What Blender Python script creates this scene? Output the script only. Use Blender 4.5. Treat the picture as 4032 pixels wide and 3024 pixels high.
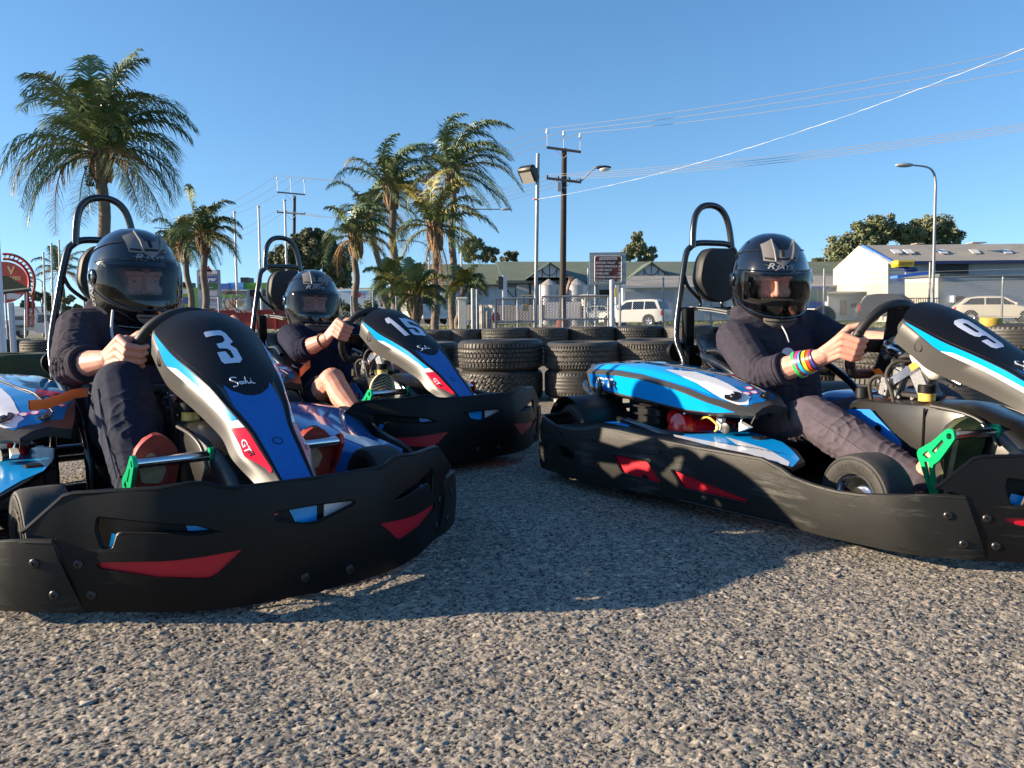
import bpy, bmesh, math, random
import numpy as np
from mathutils import Vector, Matrix, noise
from mathutils.geometry import tessellate_polygon
R_=math.radians; PI=math.pi
for o in list(bpy.data.objects): bpy.data.objects.remove(o,do_unlink=True)
SC=bpy.context.scene; COL=SC.collection
# ---------------- camera
CAMH=.607; PITCH=.08345; ROLL=.0112; FPX=3245.5
cd=bpy.data.cameras.new('camera'); cam=bpy.data.objects.new('camera',cd); COL.objects.link(cam)
cd.sensor_width=36; cd.lens=FPX/4032*36; cd.clip_start=.05; cd.clip_end=3000
cam.matrix_world=Matrix.Translation((0,0,CAMH))@Matrix.Rotation(PI/2-PITCH,4,'X')@Matrix.Rotation(-ROLL,4,'Z')
SC.camera=cam
# ---------------- light
SUN_EL=R_(17.0); SUN_AZ=R_(-93.0)   # azimuth from +Y towards +X
sdir=Vector((math.sin(SUN_AZ)*math.cos(SUN_EL),math.cos(SUN_AZ)*math.cos(SUN_EL),math.sin(SUN_EL)))
sl=bpy.data.lights.new('sun','SUN'); sl.energy=5.0; sl.angle=R_(.53); sl.color=(1,.82,.60)
so=bpy.data.objects.new('sun',sl); COL.objects.link(so)
so.rotation_euler=sdir.to_track_quat('Z','Y').to_euler(); so.location=(-6,0,8)
w=bpy.data.worlds.new('World'); SC.world=w; w.use_nodes=True
nt=w.node_tree; nt.nodes.clear()
sky=nt.nodes.new('ShaderNodeTexSky'); sky.sky_type='NISHITA'; sky.sun_disc=False
sky.sun_elevation=SUN_EL; sky.sun_rotation=SUN_AZ; sky.air_density=1.0; sky.dust_density=.3; sky.ozone_density=2.6; sky.altitude=50
tcw=nt.nodes.new('ShaderNodeTexCoord'); mpw=nt.nodes.new('ShaderNodeMapping'); mpw.vector_type='POINT'; mpw.inputs['Location'].default_value=(0,0,.10); nt.links.new(tcw.outputs['Generated'],mpw.inputs[0]); nmw=nt.nodes.new('ShaderNodeVectorMath'); nmw.operation='NORMALIZE'; nt.links.new(mpw.outputs[0],nmw.inputs[0]); nt.links.new(nmw.outputs[0],sky.inputs[0])
bg=nt.nodes.new('ShaderNodeBackground'); bg.inputs[1].default_value=.096
wo=nt.nodes.new('ShaderNodeOutputWorld'); hs=nt.nodes.new('ShaderNodeHueSaturation'); hs.inputs['Saturation'].default_value=1.17; nt.links.new(sky.outputs[0],hs.inputs['Color']); nt.links.new(hs.outputs[0],bg.inputs[0]); nt.links.new(bg.outputs[0],wo.inputs[0])
SC.view_settings.view_transform='Standard'; SC.view_settings.look='None'; SC.view_settings.exposure=1.33; SC.view_settings.gamma=1
SC.render.engine='CYCLES'
try:
    SC.cycles.max_bounces=8; SC.cycles.transparent_max_bounces=16
except Exception: pass
# ---------------- pixel -> world (layout helper, photograph coordinates 4032x3024)
def ray(px,py):
    u=(px-2016)/FPX; v=(1512-py)/FPX
    cr,sr=math.cos(ROLL),math.sin(ROLL); rt=u*cr+v*sr; up=-u*sr+v*cr
    cp,sp=math.cos(PITCH),math.sin(PITCH)
    return Vector((rt,cp+up*sp,-sp+up*cp))
def at(px,py,Y):
    d=ray(px,py); return Vector((0,0,CAMH))+d*(Y/d.y)
def terrain(x,y):
    if y<6: return 0.
    r=x/max(y,1); c=.004+.010*min(max((.05-r)/.5,0),1)
    return -c*(y-6)
# ---------------- materials
MATS={}
def mat(name,col,rough=.5,metal=0,spec=.5,bump=None,var=None,coat=0,emit=None,alpha=None,sheen=0,scr=None):
    if name in MATS: return MATS[name]
    m=bpy.data.materials.new(name); m.use_nodes=True; n=m.node_tree; L=n.links
    b=n.nodes['Principled BSDF']; b.inputs['Base Color'].default_value=(*col,1)
    b.inputs['Roughness'].default_value=rough; b.inputs['Metallic'].default_value=metal
    b.inputs['Specular IOR Level'].default_value=spec; b.inputs['Coat Weight'].default_value=coat; b.inputs['Coat Roughness'].default_value=.04
    if sheen: b.inputs['Sheen Weight'].default_value=sheen; b.inputs['Sheen Roughness'].default_value=.6
    if emit: b.inputs['Emission Color'].default_value=(*emit[0],1); b.inputs['Emission Strength'].default_value=emit[1]
    tc=n.nodes.new('ShaderNodeTexCoord')
    if var:   # (scale, amount[, second colour])
        t=n.nodes.new('ShaderNodeTexNoise'); t.inputs['Scale'].default_value=var[0]; t.inputs['Detail'].default_value=6; t.inputs['Roughness'].default_value=.65
        L.new(tc.outputs['Object'],t.inputs['Vector'])
        r=n.nodes.new('ShaderNodeValToRGB'); r.color_ramp.elements[0].position=.32; r.color_ramp.elements[1].position=.68
        c2=var[2] if len(var)>2 else tuple(min(1,c*(1+var[1])) for c in col); c1=tuple(c*(1-var[1]) for c in col) if len(var)<3 else col
        r.color_ramp.elements[0].color=(*c1,1); r.color_ramp.elements[1].color=(*c2,1)
        L.new(t.outputs[0],r.inputs[0]); L.new(r.outputs[0],b.inputs['Base Color'])
        mr=n.nodes.new('ShaderNodeMapRange'); mr.inputs[3].default_value=max(.02,rough-.12*min(1,var[1]*2)); mr.inputs[4].default_value=min(1,rough+.12*min(1,var[1]*2)); L.new(t.outputs[0],mr.inputs[0]); L.new(mr.outputs[0],b.inputs['Roughness'])
    if scr:   # scuffs: stretched noise streaks (scale vec, colour, threshold)
        mp=n.nodes.new('ShaderNodeMapping'); mp.inputs['Scale'].default_value=scr[0]; L.new(tc.outputs['Object'],mp.inputs[0])
        t=n.nodes.new('ShaderNodeTexNoise'); t.inputs['Scale'].default_value=1; t.inputs['Detail'].default_value=8; t.inputs['Roughness'].default_value=.75; L.new(mp.outputs[0],t.inputs['Vector'])
        t2=n.nodes.new('ShaderNodeTexNoise'); t2.inputs['Scale'].default_value=5; t2.inputs['Detail'].default_value=3; L.new(tc.outputs['Object'],t2.inputs['Vector'])
        mu=n.nodes.new('ShaderNodeMath'); mu.operation='MULTIPLY'; L.new(t.outputs[0],mu.inputs[0]); L.new(t2.outputs[0],mu.inputs[1])
        r=n.nodes.new('ShaderNodeValToRGB'); r.color_ramp.elements[0].position=scr[2]; r.color_ramp.elements[1].position=scr[2]+.12
        r.color_ramp.elements[0].color=(*col,1); r.color_ramp.elements[1].color=(*scr[1],1); L.new(mu.outputs[0],r.inputs[0]); L.new(r.outputs[0],b.inputs['Base Color'])
    if bump:  # (scale, strength, distance)
        t=n.nodes.new('ShaderNodeTexNoise'); t.inputs['Scale'].default_value=bump[0]; t.inputs['Detail'].default_value=4; L.new(tc.outputs['Object'],t.inputs['Vector'])
        bp=n.nodes.new('ShaderNodeBump'); bp.inputs['Strength'].default_value=bump[1]; bp.inputs['Distance'].default_value=bump[2]; L.new(t.outputs[0],bp.inputs['Height']); L.new(bp.outputs[0],b.inputs['Normal'])
    if alpha is not None: b.inputs['Alpha'].default_value=alpha
    MATS[name]=m; return m
# ---------------- mesh builder
def frame(d):
    d=Vector(d).normalized(); a=Vector((0,0,1)) if abs(d.z)<.95 else Vector((1,0,0))
    x=a.cross(d).normalized(); return x,d.cross(x)
class MB:
    def __init__(s): s.v=[];s.f=[];s.m=[]
    def add(s,vs,fs,mi=0):
        n=len(s.v); s.v+= [tuple(map(float,p)) for p in vs]; s.f+=[tuple(i+n for i in f) for f in fs]; s.m+=[mi]*len(fs)
    def box(s,c,d,rot=None,mi=0,bev=0):
        hx,hy,hz=[q/2 for q in d]; M=rot if rot is not None else Matrix.Identity(3)
        if bev:
            b=min(bev,hx*.9,hy*.9,hz*.9); P=[]
            for ring,(ix,iz) in enumerate([(b,0),(0,b),(0,2*hz-b),(b,2*hz)]):
                ax,ay=hx-ix,hy-ix; bb=b if ix==0 else b*.3
                for sx,sy in ((-1,-1),(1,-1),(1,1),(-1,1)):
                    e=[(sx*ax,sy*(ay-bb)),(sx*(ax-bb),sy*ay)]
                    if sx*sy<0: e=e[::-1]
                    e=[(sx*(ax-bb),sy*ay),(sx*ax,sy*(ay-bb))] if (sx,sy) in ((1,-1),(-1,1)) else [(sx*ax,sy*(ay-bb)),(sx*(ax-bb),sy*ay)]
                    for x,y in e: P.append((x,y,-hz+iz))
            vs=[M@Vector(p)+Vector(c) for p in P]; fs=[]
            for r in range(3):
                for i in range(8): fs.append((r*8+i,r*8+(i+1)%8,r*8+8+(i+1)%8,r*8+8+i))
            fs.append(tuple(range(7,-1,-1))); fs.append(tuple(range(24,32))); s.add(vs,fs,mi); return
        vs=[M@Vector((x*hx,y*hy,z*hz))+Vector(c) for z in (-1,1) for y in (-1,1) for x in (-1,1)]
        s.add(vs,[(0,2,3,1),(4,5,7,6),(0,1,5,4),(1,3,7,5),(3,2,6,7),(2,0,4,6)],mi)
    def tube(s,pts,r,seg=10,closed=False,cap=True,mi=0,flat=None):
        P=[Vector(p) for p in pts]; n=len(P); R=r if isinstance(r,(list,tuple)) else [r]*n
        prev=None; vs=[]
        for i in range(n):
            if closed: d=P[(i+1)%n]-P[i-1]
            else: d=P[min(i+1,n-1)]-P[max(i-1,0)]
            d.normalize()
            if prev is None: x,y=frame(d)
            else:
                x=prev-d*prev.dot(d); x.normalize(); y=d.cross(x)
            prev=x
            for k in range(seg):
                a=2*PI*k/seg; fx=1; 
                q=x*math.cos(a)*R[i]+y*math.sin(a)*R[i]
                if flat: 
                    ax=Vector(flat[0]); q=q-ax*q.dot(ax)*(1-flat[1])
                vs.append(P[i]+q)
        fs=[]
        for i in range(n if closed else n-1):
            j=(i+1)%n
            for k in range(seg): fs.append((i*seg+k,i*seg+(k+1)%seg,j*seg+(k+1)%seg,j*seg+k))
        if cap and not closed: fs.append(tuple(range(seg-1,-1,-1))); fs.append(tuple((n-1)*seg+k for k in range(seg)))
        s.add(vs,fs,mi)
    def cyl(s,a,b,r,r2=None,seg=16,mi=0): s.tube([a,b],[r,r if r2 is None else r2],seg,mi=mi)
    def cap(s,a,b,ra,rb,seg=14,hem=5,mi=0):   # round cone
        a=Vector(a);b=Vector(b);d=(b-a); L=d.length
        if L<1e-6: d=Vector((0,0,1))
        else: d/=L
        pts=[];R=[]
        for i in range(hem): t=i/hem*PI/2; pts.append(a-d*ra*math.cos(t)); R.append(max(ra*math.sin(t),1e-4))
        pts.append(a);R.append(ra);
        if L>1e-6: pts.append(b);R.append(rb)
        for i in range(1,hem+1): t=i/hem*PI/2; pts.append(b+d*rb*math.sin(t)); R.append(max(rb*math.cos(t),1e-4))
        x,y=frame(d); vs=[]
        for p,r in zip(pts,R):
            for k in range(seg): q=2*PI*k/seg; vs.append(p+x*math.cos(q)*r+y*math.sin(q)*r)
        fs=[(i*seg+k,i*seg+(k+1)%seg,(i+1)*seg+(k+1)%seg,(i+1)*seg+k) for i in range(len(pts)-1) for k in range(seg)]
        fs.append(tuple(range(seg-1,-1,-1))); fs.append(tuple((len(pts)-1)*seg+k for k in range(seg))); s.add(vs,fs,mi)
    def ell(s,c,r,rot=None,nu=18,nv=12,mi=0,fn=None):
        M=rot if rot is not None else Matrix.Identity(3); vs=[];fs=[]
        for j in range(nv+1):
            t=PI*(j/nv) if 0<j<nv else (1e-3 if j==0 else PI-1e-3)
            for i in range(nu):
                a=2*PI*i/nu; p=Vector((r[0]*math.sin(t)*math.cos(a),r[1]*math.sin(t)*math.sin(a),r[2]*math.cos(t)))
                if fn: p=fn(p)
                vs.append(M@p+Vector(c))
        for j in range(nv):
            for i in range(nu): fs.append((j*nu+i,(j+1)*nu+i,(j+1)*nu+(i+1)%nu,j*nu+(i+1)%nu))
        fs.append(tuple(range(nu))); fs.append(tuple(nv*nu+i for i in range(nu-1,-1,-1))); s.add(vs,fs,mi)
    def lathe(s,prof,c,ax=(0,0,1),seg=32,mi=0,close=False):
        d=Vector(ax).normalized(); x,y=frame(d); vs=[]
        for (r,h) in prof:
            for k in range(seg): a=2*PI*k/seg; vs.append(Vector(c)+d*h+x*math.cos(a)*r+y*math.sin(a)*r)
        n=len(prof); fs=[]
        for i in range(n if close else n-1):
            j=(i+1)%n
            for k in range(seg): fs.append((i*seg+k,i*seg+(k+1)%seg,j*seg+(k+1)%seg,j*seg+k))
        s.add(vs,fs,mi)
    def loft(s,rows,mi=0,closed=False):
        n=len(rows[0]); vs=[p for r in rows for p in r]; fs=[]
        for i in range(len(rows)-1):
            for k in range(n if closed else n-1): fs.append((i*n+k,i*n+(k+1)%n,(i+1)*n+(k+1)%n,(i+1)*n+k))
        s.add(vs,fs,mi)
    def prism(s,poly,h,fn=None,mi=0):   # poly in xy extruded 0..h then mapped by fn
        n=len(poly); fn=fn or (lambda x,y,z:(x,y,z))
        vs=[fn(x,y,0) for x,y in poly]+[fn(x,y,h) for x,y in poly]
        tri=tessellate_polygon([[Vector((x,y,0)) for x,y in poly]])
        fs=[tuple(t) for t in tri]+[tuple(i+n for i in t[::-1]) for t in tri]
        fs+=[(i,(i+1)%n,(i+1)%n+n,i+n) for i in range(n)]; s.add(vs,fs,mi)
    def mesh(s,name,smooth=30,fix=True):
        me=bpy.data.meshes.new(name); me.from_pydata(s.v,[],s.f)
        for p,mi in zip(me.polygons,s.m): p.material_index=mi
        me.validate()
        if fix:
            b=bmesh.new(); b.from_mesh(me); bmesh.ops.recalc_face_normals(b,faces=b.faces); b.to_mesh(me); b.free()
        if smooth is not None:
            me.shade_smooth(); me.set_sharp_from_angle(angle=R_(smooth))
        me.update(); return me
    def build(s,name,mats,parent=None,smooth=30,fix=True):
        return link(s.mesh(name,smooth,fix),name,mats,parent)
def link(me,name,mats,parent=None):
    o=bpy.data.objects.new(name,me); COL.objects.link(o)
    if not isinstance(mats,(list,tuple)): mats=[mats]
    if not len(me.materials):
        for m in mats: me.materials.append(m)
    if parent is not None: o.parent=parent
    return o
def empty(name,loc=(0,0,0),rz=0):
    o=bpy.data.objects.new(name,None); o.empty_display_size=.1; COL.objects.link(o); o.location=loc; o.rotation_euler=(0,0,rz); return o
def tag(o,label=None,cat=None,group=None,kind=None):
    if label: o['label']=label
    if cat: o['category']=cat
    if group: o['group']=group
    if kind: o['kind']=kind
    return o
def copy_tree(o,parent=None):
    c=o.copy(); COL.objects.link(c); c.parent=parent
    for ch in list(o.children): copy_tree(ch,c)
    return c
# ---- flat shapes mapped onto surfaces
def cuts(bm,d):
    for ax in (0,1):
        if not d[ax]: continue
        xs=[v.co[ax] for v in bm.verts]; a,b=min(xs),max(xs); k=math.ceil(a/d[ax])*d[ax]
        while k<b:
            pl=Vector((0,0,0)); no=Vector((0,0,0)); pl[ax]=k; no[ax]=1
            bmesh.ops.bisect_plane(bm,geom=bm.verts[:]+bm.edges[:]+bm.faces[:],plane_co=pl,plane_no=no,dist=1e-6)
            k+=d[ax]
def finish_flat(bm,fn,th):
    """fn(x,y,h)->3D ; th thickness (0 = single sheet)"""
    bm.verts.index_update(); co=[v.co.copy() for v in bm.verts]; F=[[v.index for v in f.verts] for f in bm.faces]; n=len(co)
    if not th: return [fn(c.x,c.y,0) for c in co],F
    vs=[fn(c.x,c.y,0) for c in co]+[fn(c.x,c.y,-th) for c in co]
    cnt={}
    for f in F:
        for i in range(len(f)):
            e=(f[i],f[(i+1)%len(f)]); cnt[e]=cnt.get(e,0)+1
    fs=[tuple(f) for f in F]+[tuple(i+n for i in f[::-1]) for f in F]
    for (a,b) in cnt:
        if (b,a) not in cnt: fs.append((b,a,a+n,b+n))
    return vs,fs
def flat(mb,loops,fn,th=0,d=(.02,.02),mi=0):
    if not isinstance(loops[0][0],(tuple,list)): loops=[loops]
    bm=bmesh.new(); pts=[Vector((*p,0)) for l in loops for p in l]; V=[bm.verts.new(p) for p in pts]
    for t in tessellate_polygon([[Vector((*p,0)) for p in l] for l in loops]):
        try:
            f=bm.faces.new([V[i] for i in t])
        except ValueError: pass
    bmesh.ops.remove_doubles(bm,verts=bm.verts[:],dist=1e-6)
    bm.normal_update()
    for f in bm.faces:
        if f.normal.z<0: f.normal_flip()
    cuts(bm,d); vs,fs=finish_flat(bm,fn,th); bm.free(); mb.add(vs,fs,mi)
def text(mb,body,fn,size=1,d=(0,0),th=0,mi=0,shear=0,bold=0,spacing=1,wid=1,align='LEFT'):
    cu=bpy.data.curves.new('t','FONT'); cu.body=body; cu.size=size; cu.shear=shear; cu.offset=bold; cu.space_character=spacing; cu.align_x=align; cu.resolution_u=3; cu.fill_mode='FRONT'
    ob=bpy.data.objects.new('t',cu); COL.objects.link(ob); dg=bpy.context.evaluated_depsgraph_get(); me=bpy.data.meshes.new_from_object(ob.evaluated_get(dg))
    bpy.data.objects.remove(ob); bpy.data.curves.remove(cu)
    bm=bmesh.new(); bm.from_mesh(me); bpy.data.meshes.remove(me)
    for v in bm.verts: v.co.x*=wid; v.co.z=0
    bm.normal_update()
    for f in bm.faces:
        if f.normal.z<0: f.normal_flip()
    cuts(bm,d); vs,fs=finish_flat(bm,fn,th); bm.free(); mb.add(vs,fs,mi)
def rnd(poly,r,k=3):   # round polygon corners
    out=[];n=len(poly)
    for i in range(n):
        p=Vector(poly[i]);a=Vector(poly[i-1])-p;b=Vector(poly[(i+1)%n])-p
        rr=min(r,a.length*.45,b.length*.45); a=p+a.normalized()*rr; b=p+b.normalized()*rr
        for j in range(k+1): t=j/k; out.append(tuple(a*(1-t)**2+p*2*t*(1-t)+b*t*t))
    return out
def spline(P,n=6,closed=False):
    P=[Vector(p) for p in P]; N=len(P); out=[]
    for i in range(N if closed else N-1):
        if closed: a,b,c,d=P[i-1],P[i],P[(i+1)%N],P[(i+2)%N]
        else: a,b,c,d=P[max(i-1,0)],P[i],P[i+1],P[min(i+2,N-1)]
        for k in range(n):
            t=k/n; out.append(.5*((2*b)+(c-a)*t+(2*a-5*b+4*c-d)*t*t+(3*b-a-3*c+d)*t**3))
    if not closed: out.append(P[-1])
    return out
def interp(x,xs,ys): return float(np.interp(x,xs,ys))
def voxel(mb,size,smooth=6,fac=.5,name='v'):
    me=mb.mesh(name,None); o=bpy.data.objects.new('v',me); COL.objects.link(o)
    r=o.modifiers.new('r','REMESH'); r.mode='VOXEL'; r.voxel_size=size; r.use_smooth_shade=True
    if smooth: sm=o.modifiers.new('s','SMOOTH'); sm.iterations=smooth; sm.factor=fac
    dg=bpy.context.evaluated_depsgraph_get(); dg.update(); out=bpy.data.meshes.new_from_object(o.evaluated_get(dg))
    bpy.data.objects.remove(o); bpy.data.meshes.remove(me); out.name=name
    out.shade_smooth(); return out
def getco(me):
    a=np.empty(len(me.vertices)*3,np.float32); me.vertices.foreach_get('co',a); return a.reshape(-1,3).astype(float)
def getno(me):
    a=np.empty(len(me.vertices)*3,np.float32); me.vertices.foreach_get('normal',a); return a.reshape(-1,3).astype(float)
def setco(me,c): me.vertices.foreach_set('co',c.astype(np.float32).ravel()); me.update()
# ================= materials for karts
M=dict(
 plastic=mat('black_plastic',(.0035,.0035,.004),.45,spec=.25,bump=(120,.2,.0006),var=(6,.6),scr=((7,7,90),(.028,.028,.027),.315)),
 plastic_scuffed=mat('scuffed_black_plastic',(.013,.013,.012),.5,spec=.28,bump=(90,.25,.0008),var=(5,.6),scr=((5,6,70),(.075,.072,.065),.30)),
 console=mat('dark_gloss_plastic',(.018,.017,.016),.28,spec=.6),
 grey_plastic=mat('grey_satin_plastic',(.055,.052,.047),.42,spec=.5,bump=(1200,.25,.0005)),
 cap=mat('matt_black_panel',(.004,.004,.006),.45,spec=.3,bump=(1500,.3,.0003)),
 cyan=mat('cyan_sticker',(0,.33,.82),.28,coat=.3),
 blue=mat('blue_sticker',(.0,.12,.42),.3,coat=.3,var=(90,.12)),
 bluegloss=mat('blue_gloss_sticker',(.005,.17,.50),.12,coat=.8),
 white=mat('white_sticker',(.75,.76,.80),.3,coat=.3),
 num=mat('number_white',(.62,.66,.78),.35),
 red=mat('red_sticker',(.72,.005,.03),.32,coat=.3),
 redin=mat('red_insert',(.50,.004,.018),.4,bump=(400,.1,.0005)),
 tube=mat('black_powdercoat_tube',(.012,.012,.013),.22,spec=.6,coat=.35,var=(25,.3)),
 rubber=mat('kart_rubber',(.022,.021,.02),.72,var=(30,.35,(.045,.042,.038)),bump=(220,.35,.001)),
 chrome=mat('polished_steel',(.75,.76,.78),.16,1,var=(40,.08)),
 alloy=mat('cast_aluminium',(.42,.42,.43),.3,1,bump=(180,.3,.001)),
 darkmetal=mat('dark_metal',(.05,.05,.052),.4,.8),
 silver=mat('silver_webbing',(.2,.2,.19),.6,bump=(900,.4,.001)),
 green=mat('green_anodised',(.0,.42,.16),.3,.35),
 redano=mat('red_anodised',(.5,.03,.01),.3,.3),
 orange=mat('orange_strap',(1.,.22,.03),.45),
 orangetag=mat('orange_label',(1.,.33,.02),.5),
 strapblue=mat('blue_webbing',(.0,.018,.16),.6,bump=(900,.4,.001)),
 pad=mat('black_foam_pad',(.012,.012,.012),.6,bump=(500,.3,.001)),
 wheelgrip=mat('wheel_grip',(.014,.014,.014),.55,bump=(900,.35,.0006)),
 oil=mat('amber_fluid',(.72,.48,.10),.15,spec=.6),
 cream=mat('white_nylon_tank',(.78,.75,.66),.35),
 redeng=mat('red_engine_cover',(.65,.01,.01),.22,coat=.5),
 seat=mat('black_seat_shell',(.012,.012,.013),.3,coat=.2),
 lblue=mat('light_blue_tray',(.02,.20,.62),.35),
)
# ---- front panel ("nassau") surface
NR=[[(.485,0,.635),(.515,.134,.582),(.522,.138,.572),(.485,.132,.52)],
[(.56,0,.612),(.58,.129,.553),(.59,.143,.53),(.555,.132,.475)],
[(.64,0,.570),(.645,.120,.522),(.65,.141,.495),(.61,.125,.437)],
[(.72,0,.519),(.725,.106,.490),(.76,.116,.447),(.72,.11,.40)],
[(.80,0,.466),(.81,.09,.452),(.83,.098,.41),(.80,.097,.368)],
[(.88,0,.412),(.885,.073,.407),(.898,.082,.372),(.875,.087,.335)],
[(.95,0,.366),(.95,.053,.366),(.96,.078,.33),(.93,.088,.30)],
[(1.01,0,.323),(1.01,.046,.325),(.997,.079,.305),(.975,.083,.278)],
[(1.08,0,.272),(1.075,.041,.278),(1.06,.056,.272),(1.06,.07,.24)],
[(1.15,0,.222),(1.14,.038,.23),(1.12,.05,.225),(1.12,.06,.19)]]
NRa=np.array(NR)
def NS0(u,v):
    u=min(max(u,0),8.999); i=int(u); f=u-i
    p=[NRa[max(i-1,0)],NRa[i],NRa[i+1],NRa[min(i+2,9)]]
    rr=.5*((2*p[1])+(-p[0]+p[2])*f+(2*p[0]-5*p[1]+4*p[2]-p[3])*f*f+(-p[0]+3*p[1]-3*p[2]+p[3])*f**3)
    s=1 if v>=0 else -1; a=min(abs(v),3)
    if a<=1:
        C,T=rr[0],rr[1]; q=C+(T-C)*a; q[2]=C[2]+(T[2]-C[2])*(a**2.2); q[0]=C[0]+(T[0]-C[0])*a**2
    else:
        j=int(min(a,2.9999)); q=rr[j]+(rr[j+1]-rr[j])*(a-j)
    return Vector((q[0],s*q[1],q[2]))
def NS(u,v,h=0):
    p=NS0(u,v)
    if not h: return p
    e=.02; du=NS0(u+e,v)-NS0(u-e,v); sv=1 if v>=0 else -1
    dv=NS0(u,v+e*.5)-NS0(u,v-e*.5)
    n=du.cross(dv).normalized()
    if n.z<-.05 or (abs(n.z)<=.05 and n.y*sv<0): n=-n
    return p+n*h
def sticker(name,polys,m,parent,h=.0012,d=(.25,.1),label=None):
    mb=MB()
    for pl in polys: flat(mb,pl,lambda x,y,z:NS(x,y,h),0,d)
    o=mb.build(name,m,parent,40,fix=False)
    if label: o['label']=label
    return o
DIG={'3':[[(1.80,-.31),(1.75,-.27),(1.75,.06),(1.90,.13),(2.33,.19),(2.45,.10),(2.52,.10),(2.66,.19),(3.15,.20),(3.31,.10),(3.31,-.28),(3.2,-.32),(2.78,-.29),(2.78,-.10),(3.02,-.06),(3.1,-.07),(3.09,-.0),(3.05,.03),(2.76,.03),(2.66,-.03),(2.62,-.20),(2.41,-.20),(2.38,-.05),(2.26,.03),(2.04,.03),(2.0,-.05),(2.02,-.32)]],
 '15':[[(1.34,-.50),(1.36,-.34),(3.05,-.23),(3.05,-.46),(1.80,-.47),(1.80,-.56),(1.6,-.56)],
       [(1.58,-.02),(1.58,.64),(1.86,.70),(1.86,.20),(2.2,.20),(2.28,.55),(2.42,.62),(2.95,.60),(3.08,.48),(3.1,.02),(2.98,-.06),(2.6,-.06),(2.6,.16),(2.86,.18),(2.9,.3),(2.84,.36),(2.56,.36),(2.46,.30),(2.46,-.04),(2.3,-.05)]],
 '9':[[(1.80,-.46),(1.70,-.36),(1.70,-.08),(1.82,.02),(3.08,.10),(3.24,.0),(3.26,-.34),(3.16,-.44),(2.82,-.45),(2.82,-.22),(3.02,-.20),(3.06,-.13),(3.0,-.08),(2.66,-.12),(2.62,-.22),(2.66,-.34),(2.56,-.44),(2.42,-.47),(1.98,-.49)],
      [(1.96,-.30),(2.42,-.27),(2.48,-.2),(2.42,-.15),(1.98,-.17),(1.92,-.23)]]}
def digits(num,parent,copies):
    mb=MB()
    if num=='9': flat(mb,[DIG['9'][0],DIG['9'][1]],lambda x,y,z:NS(x,y,.0016),0,(.25,.1))
    else:
        for pl in DIG[num]: flat(mb,pl,lambda x,y,z:NS(x,y,.0016),0,(.25,.1))
    return mb.build('race_number',M['num'],parent,40,fix=False)
# bumper plan curve x(y)
BY=[0,.05,.10,.17,.23,.30,.35,.39,.42,.46,.509,.56]; BX=[1.182,1.181,1.179,1.170,1.147,1.107,1.068,1.033,1.008,.978,.939,.88]
def bx(y): return interp(abs(y),BY,BX)
def BF(y,z,h=0):
    e=.01; n=Vector((2*e,-(bx(y+e)-bx(y-e)),0)).normalized()
    bul=.012*(1-((z-.14)/.13)**2)
    return Vector((bx(y),y,z))+n*(h+bul)
# side pod plan (right side mirrored by sign)
PX=[-.56,-.53,-.50,-.45,-.28,-.14,0,.157,.311,.504,.683,.803,.905,.988,1.008]; PY=[.60,.76,.81,.835,.828,.81,.77,.718,.668,.622,.612,.584,.548,.46,.419]
_seg=spline([(x,y,0) for x,y in zip(PX,PY)],8); _s=[0]
for a,b in zip(_seg[:-1],_seg[1:]): _s.append(_s[-1]+(b-a).length)
_sx=[p.x for p in _seg]; _sy=[p.y for p in _seg]; PL=_s[-1]
def s_of_x(x): return interp(x,_sx,_s)
def PF(sg):
    def f(s,z,h=0):
        e=.004; x=interp(s,_s,_sx); y=interp(s,_s,_sy)
        t=Vector((interp(s+e,_s,_sx)-interp(s-e,_s,_sx),interp(s+e,_s,_sy)-interp(s-e,_s,_sy),0)).normalized(); n=Vector((-t.y,t.x,0))
        bul=.010*(1-((z-.12)/.11)**2); q=Vector((x,y,z))+n*(h+bul); q.y*=sg; return q
    return f
TOPX=[-.56,-.50,-.471,-.346,-.239,-.152,-.101,-.016,.11,.265,.414,.489,.56,.599,.677,.74,.8,.901,.952,.99]
TOPZ=[.228,.229,.230,.208,.207,.218,.231,.230,.220,.211,.208,.207,.190,.175,.167,.163,.165,.179,.185,.186]
def oval(cx,cy,rx,ry,n=14): return [(cx+rx*math.cos(2*PI*i/n),cy+ry*math.sin(2*PI*i/n)) for i in range(n)]
def bolt(parent,P,N,r=.008):
    mb=MB(); P=Vector(P);N=Vector(N).normalized(); mb.lathe([(r*1.25,-.001),(r*1.25,.001),(r,.003),(r*.45,.0035),(r*.4,.001),(.0003,.001)],P,N,14)
    return mb.build('bolt',M['darkmetal'],parent,30)
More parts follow.
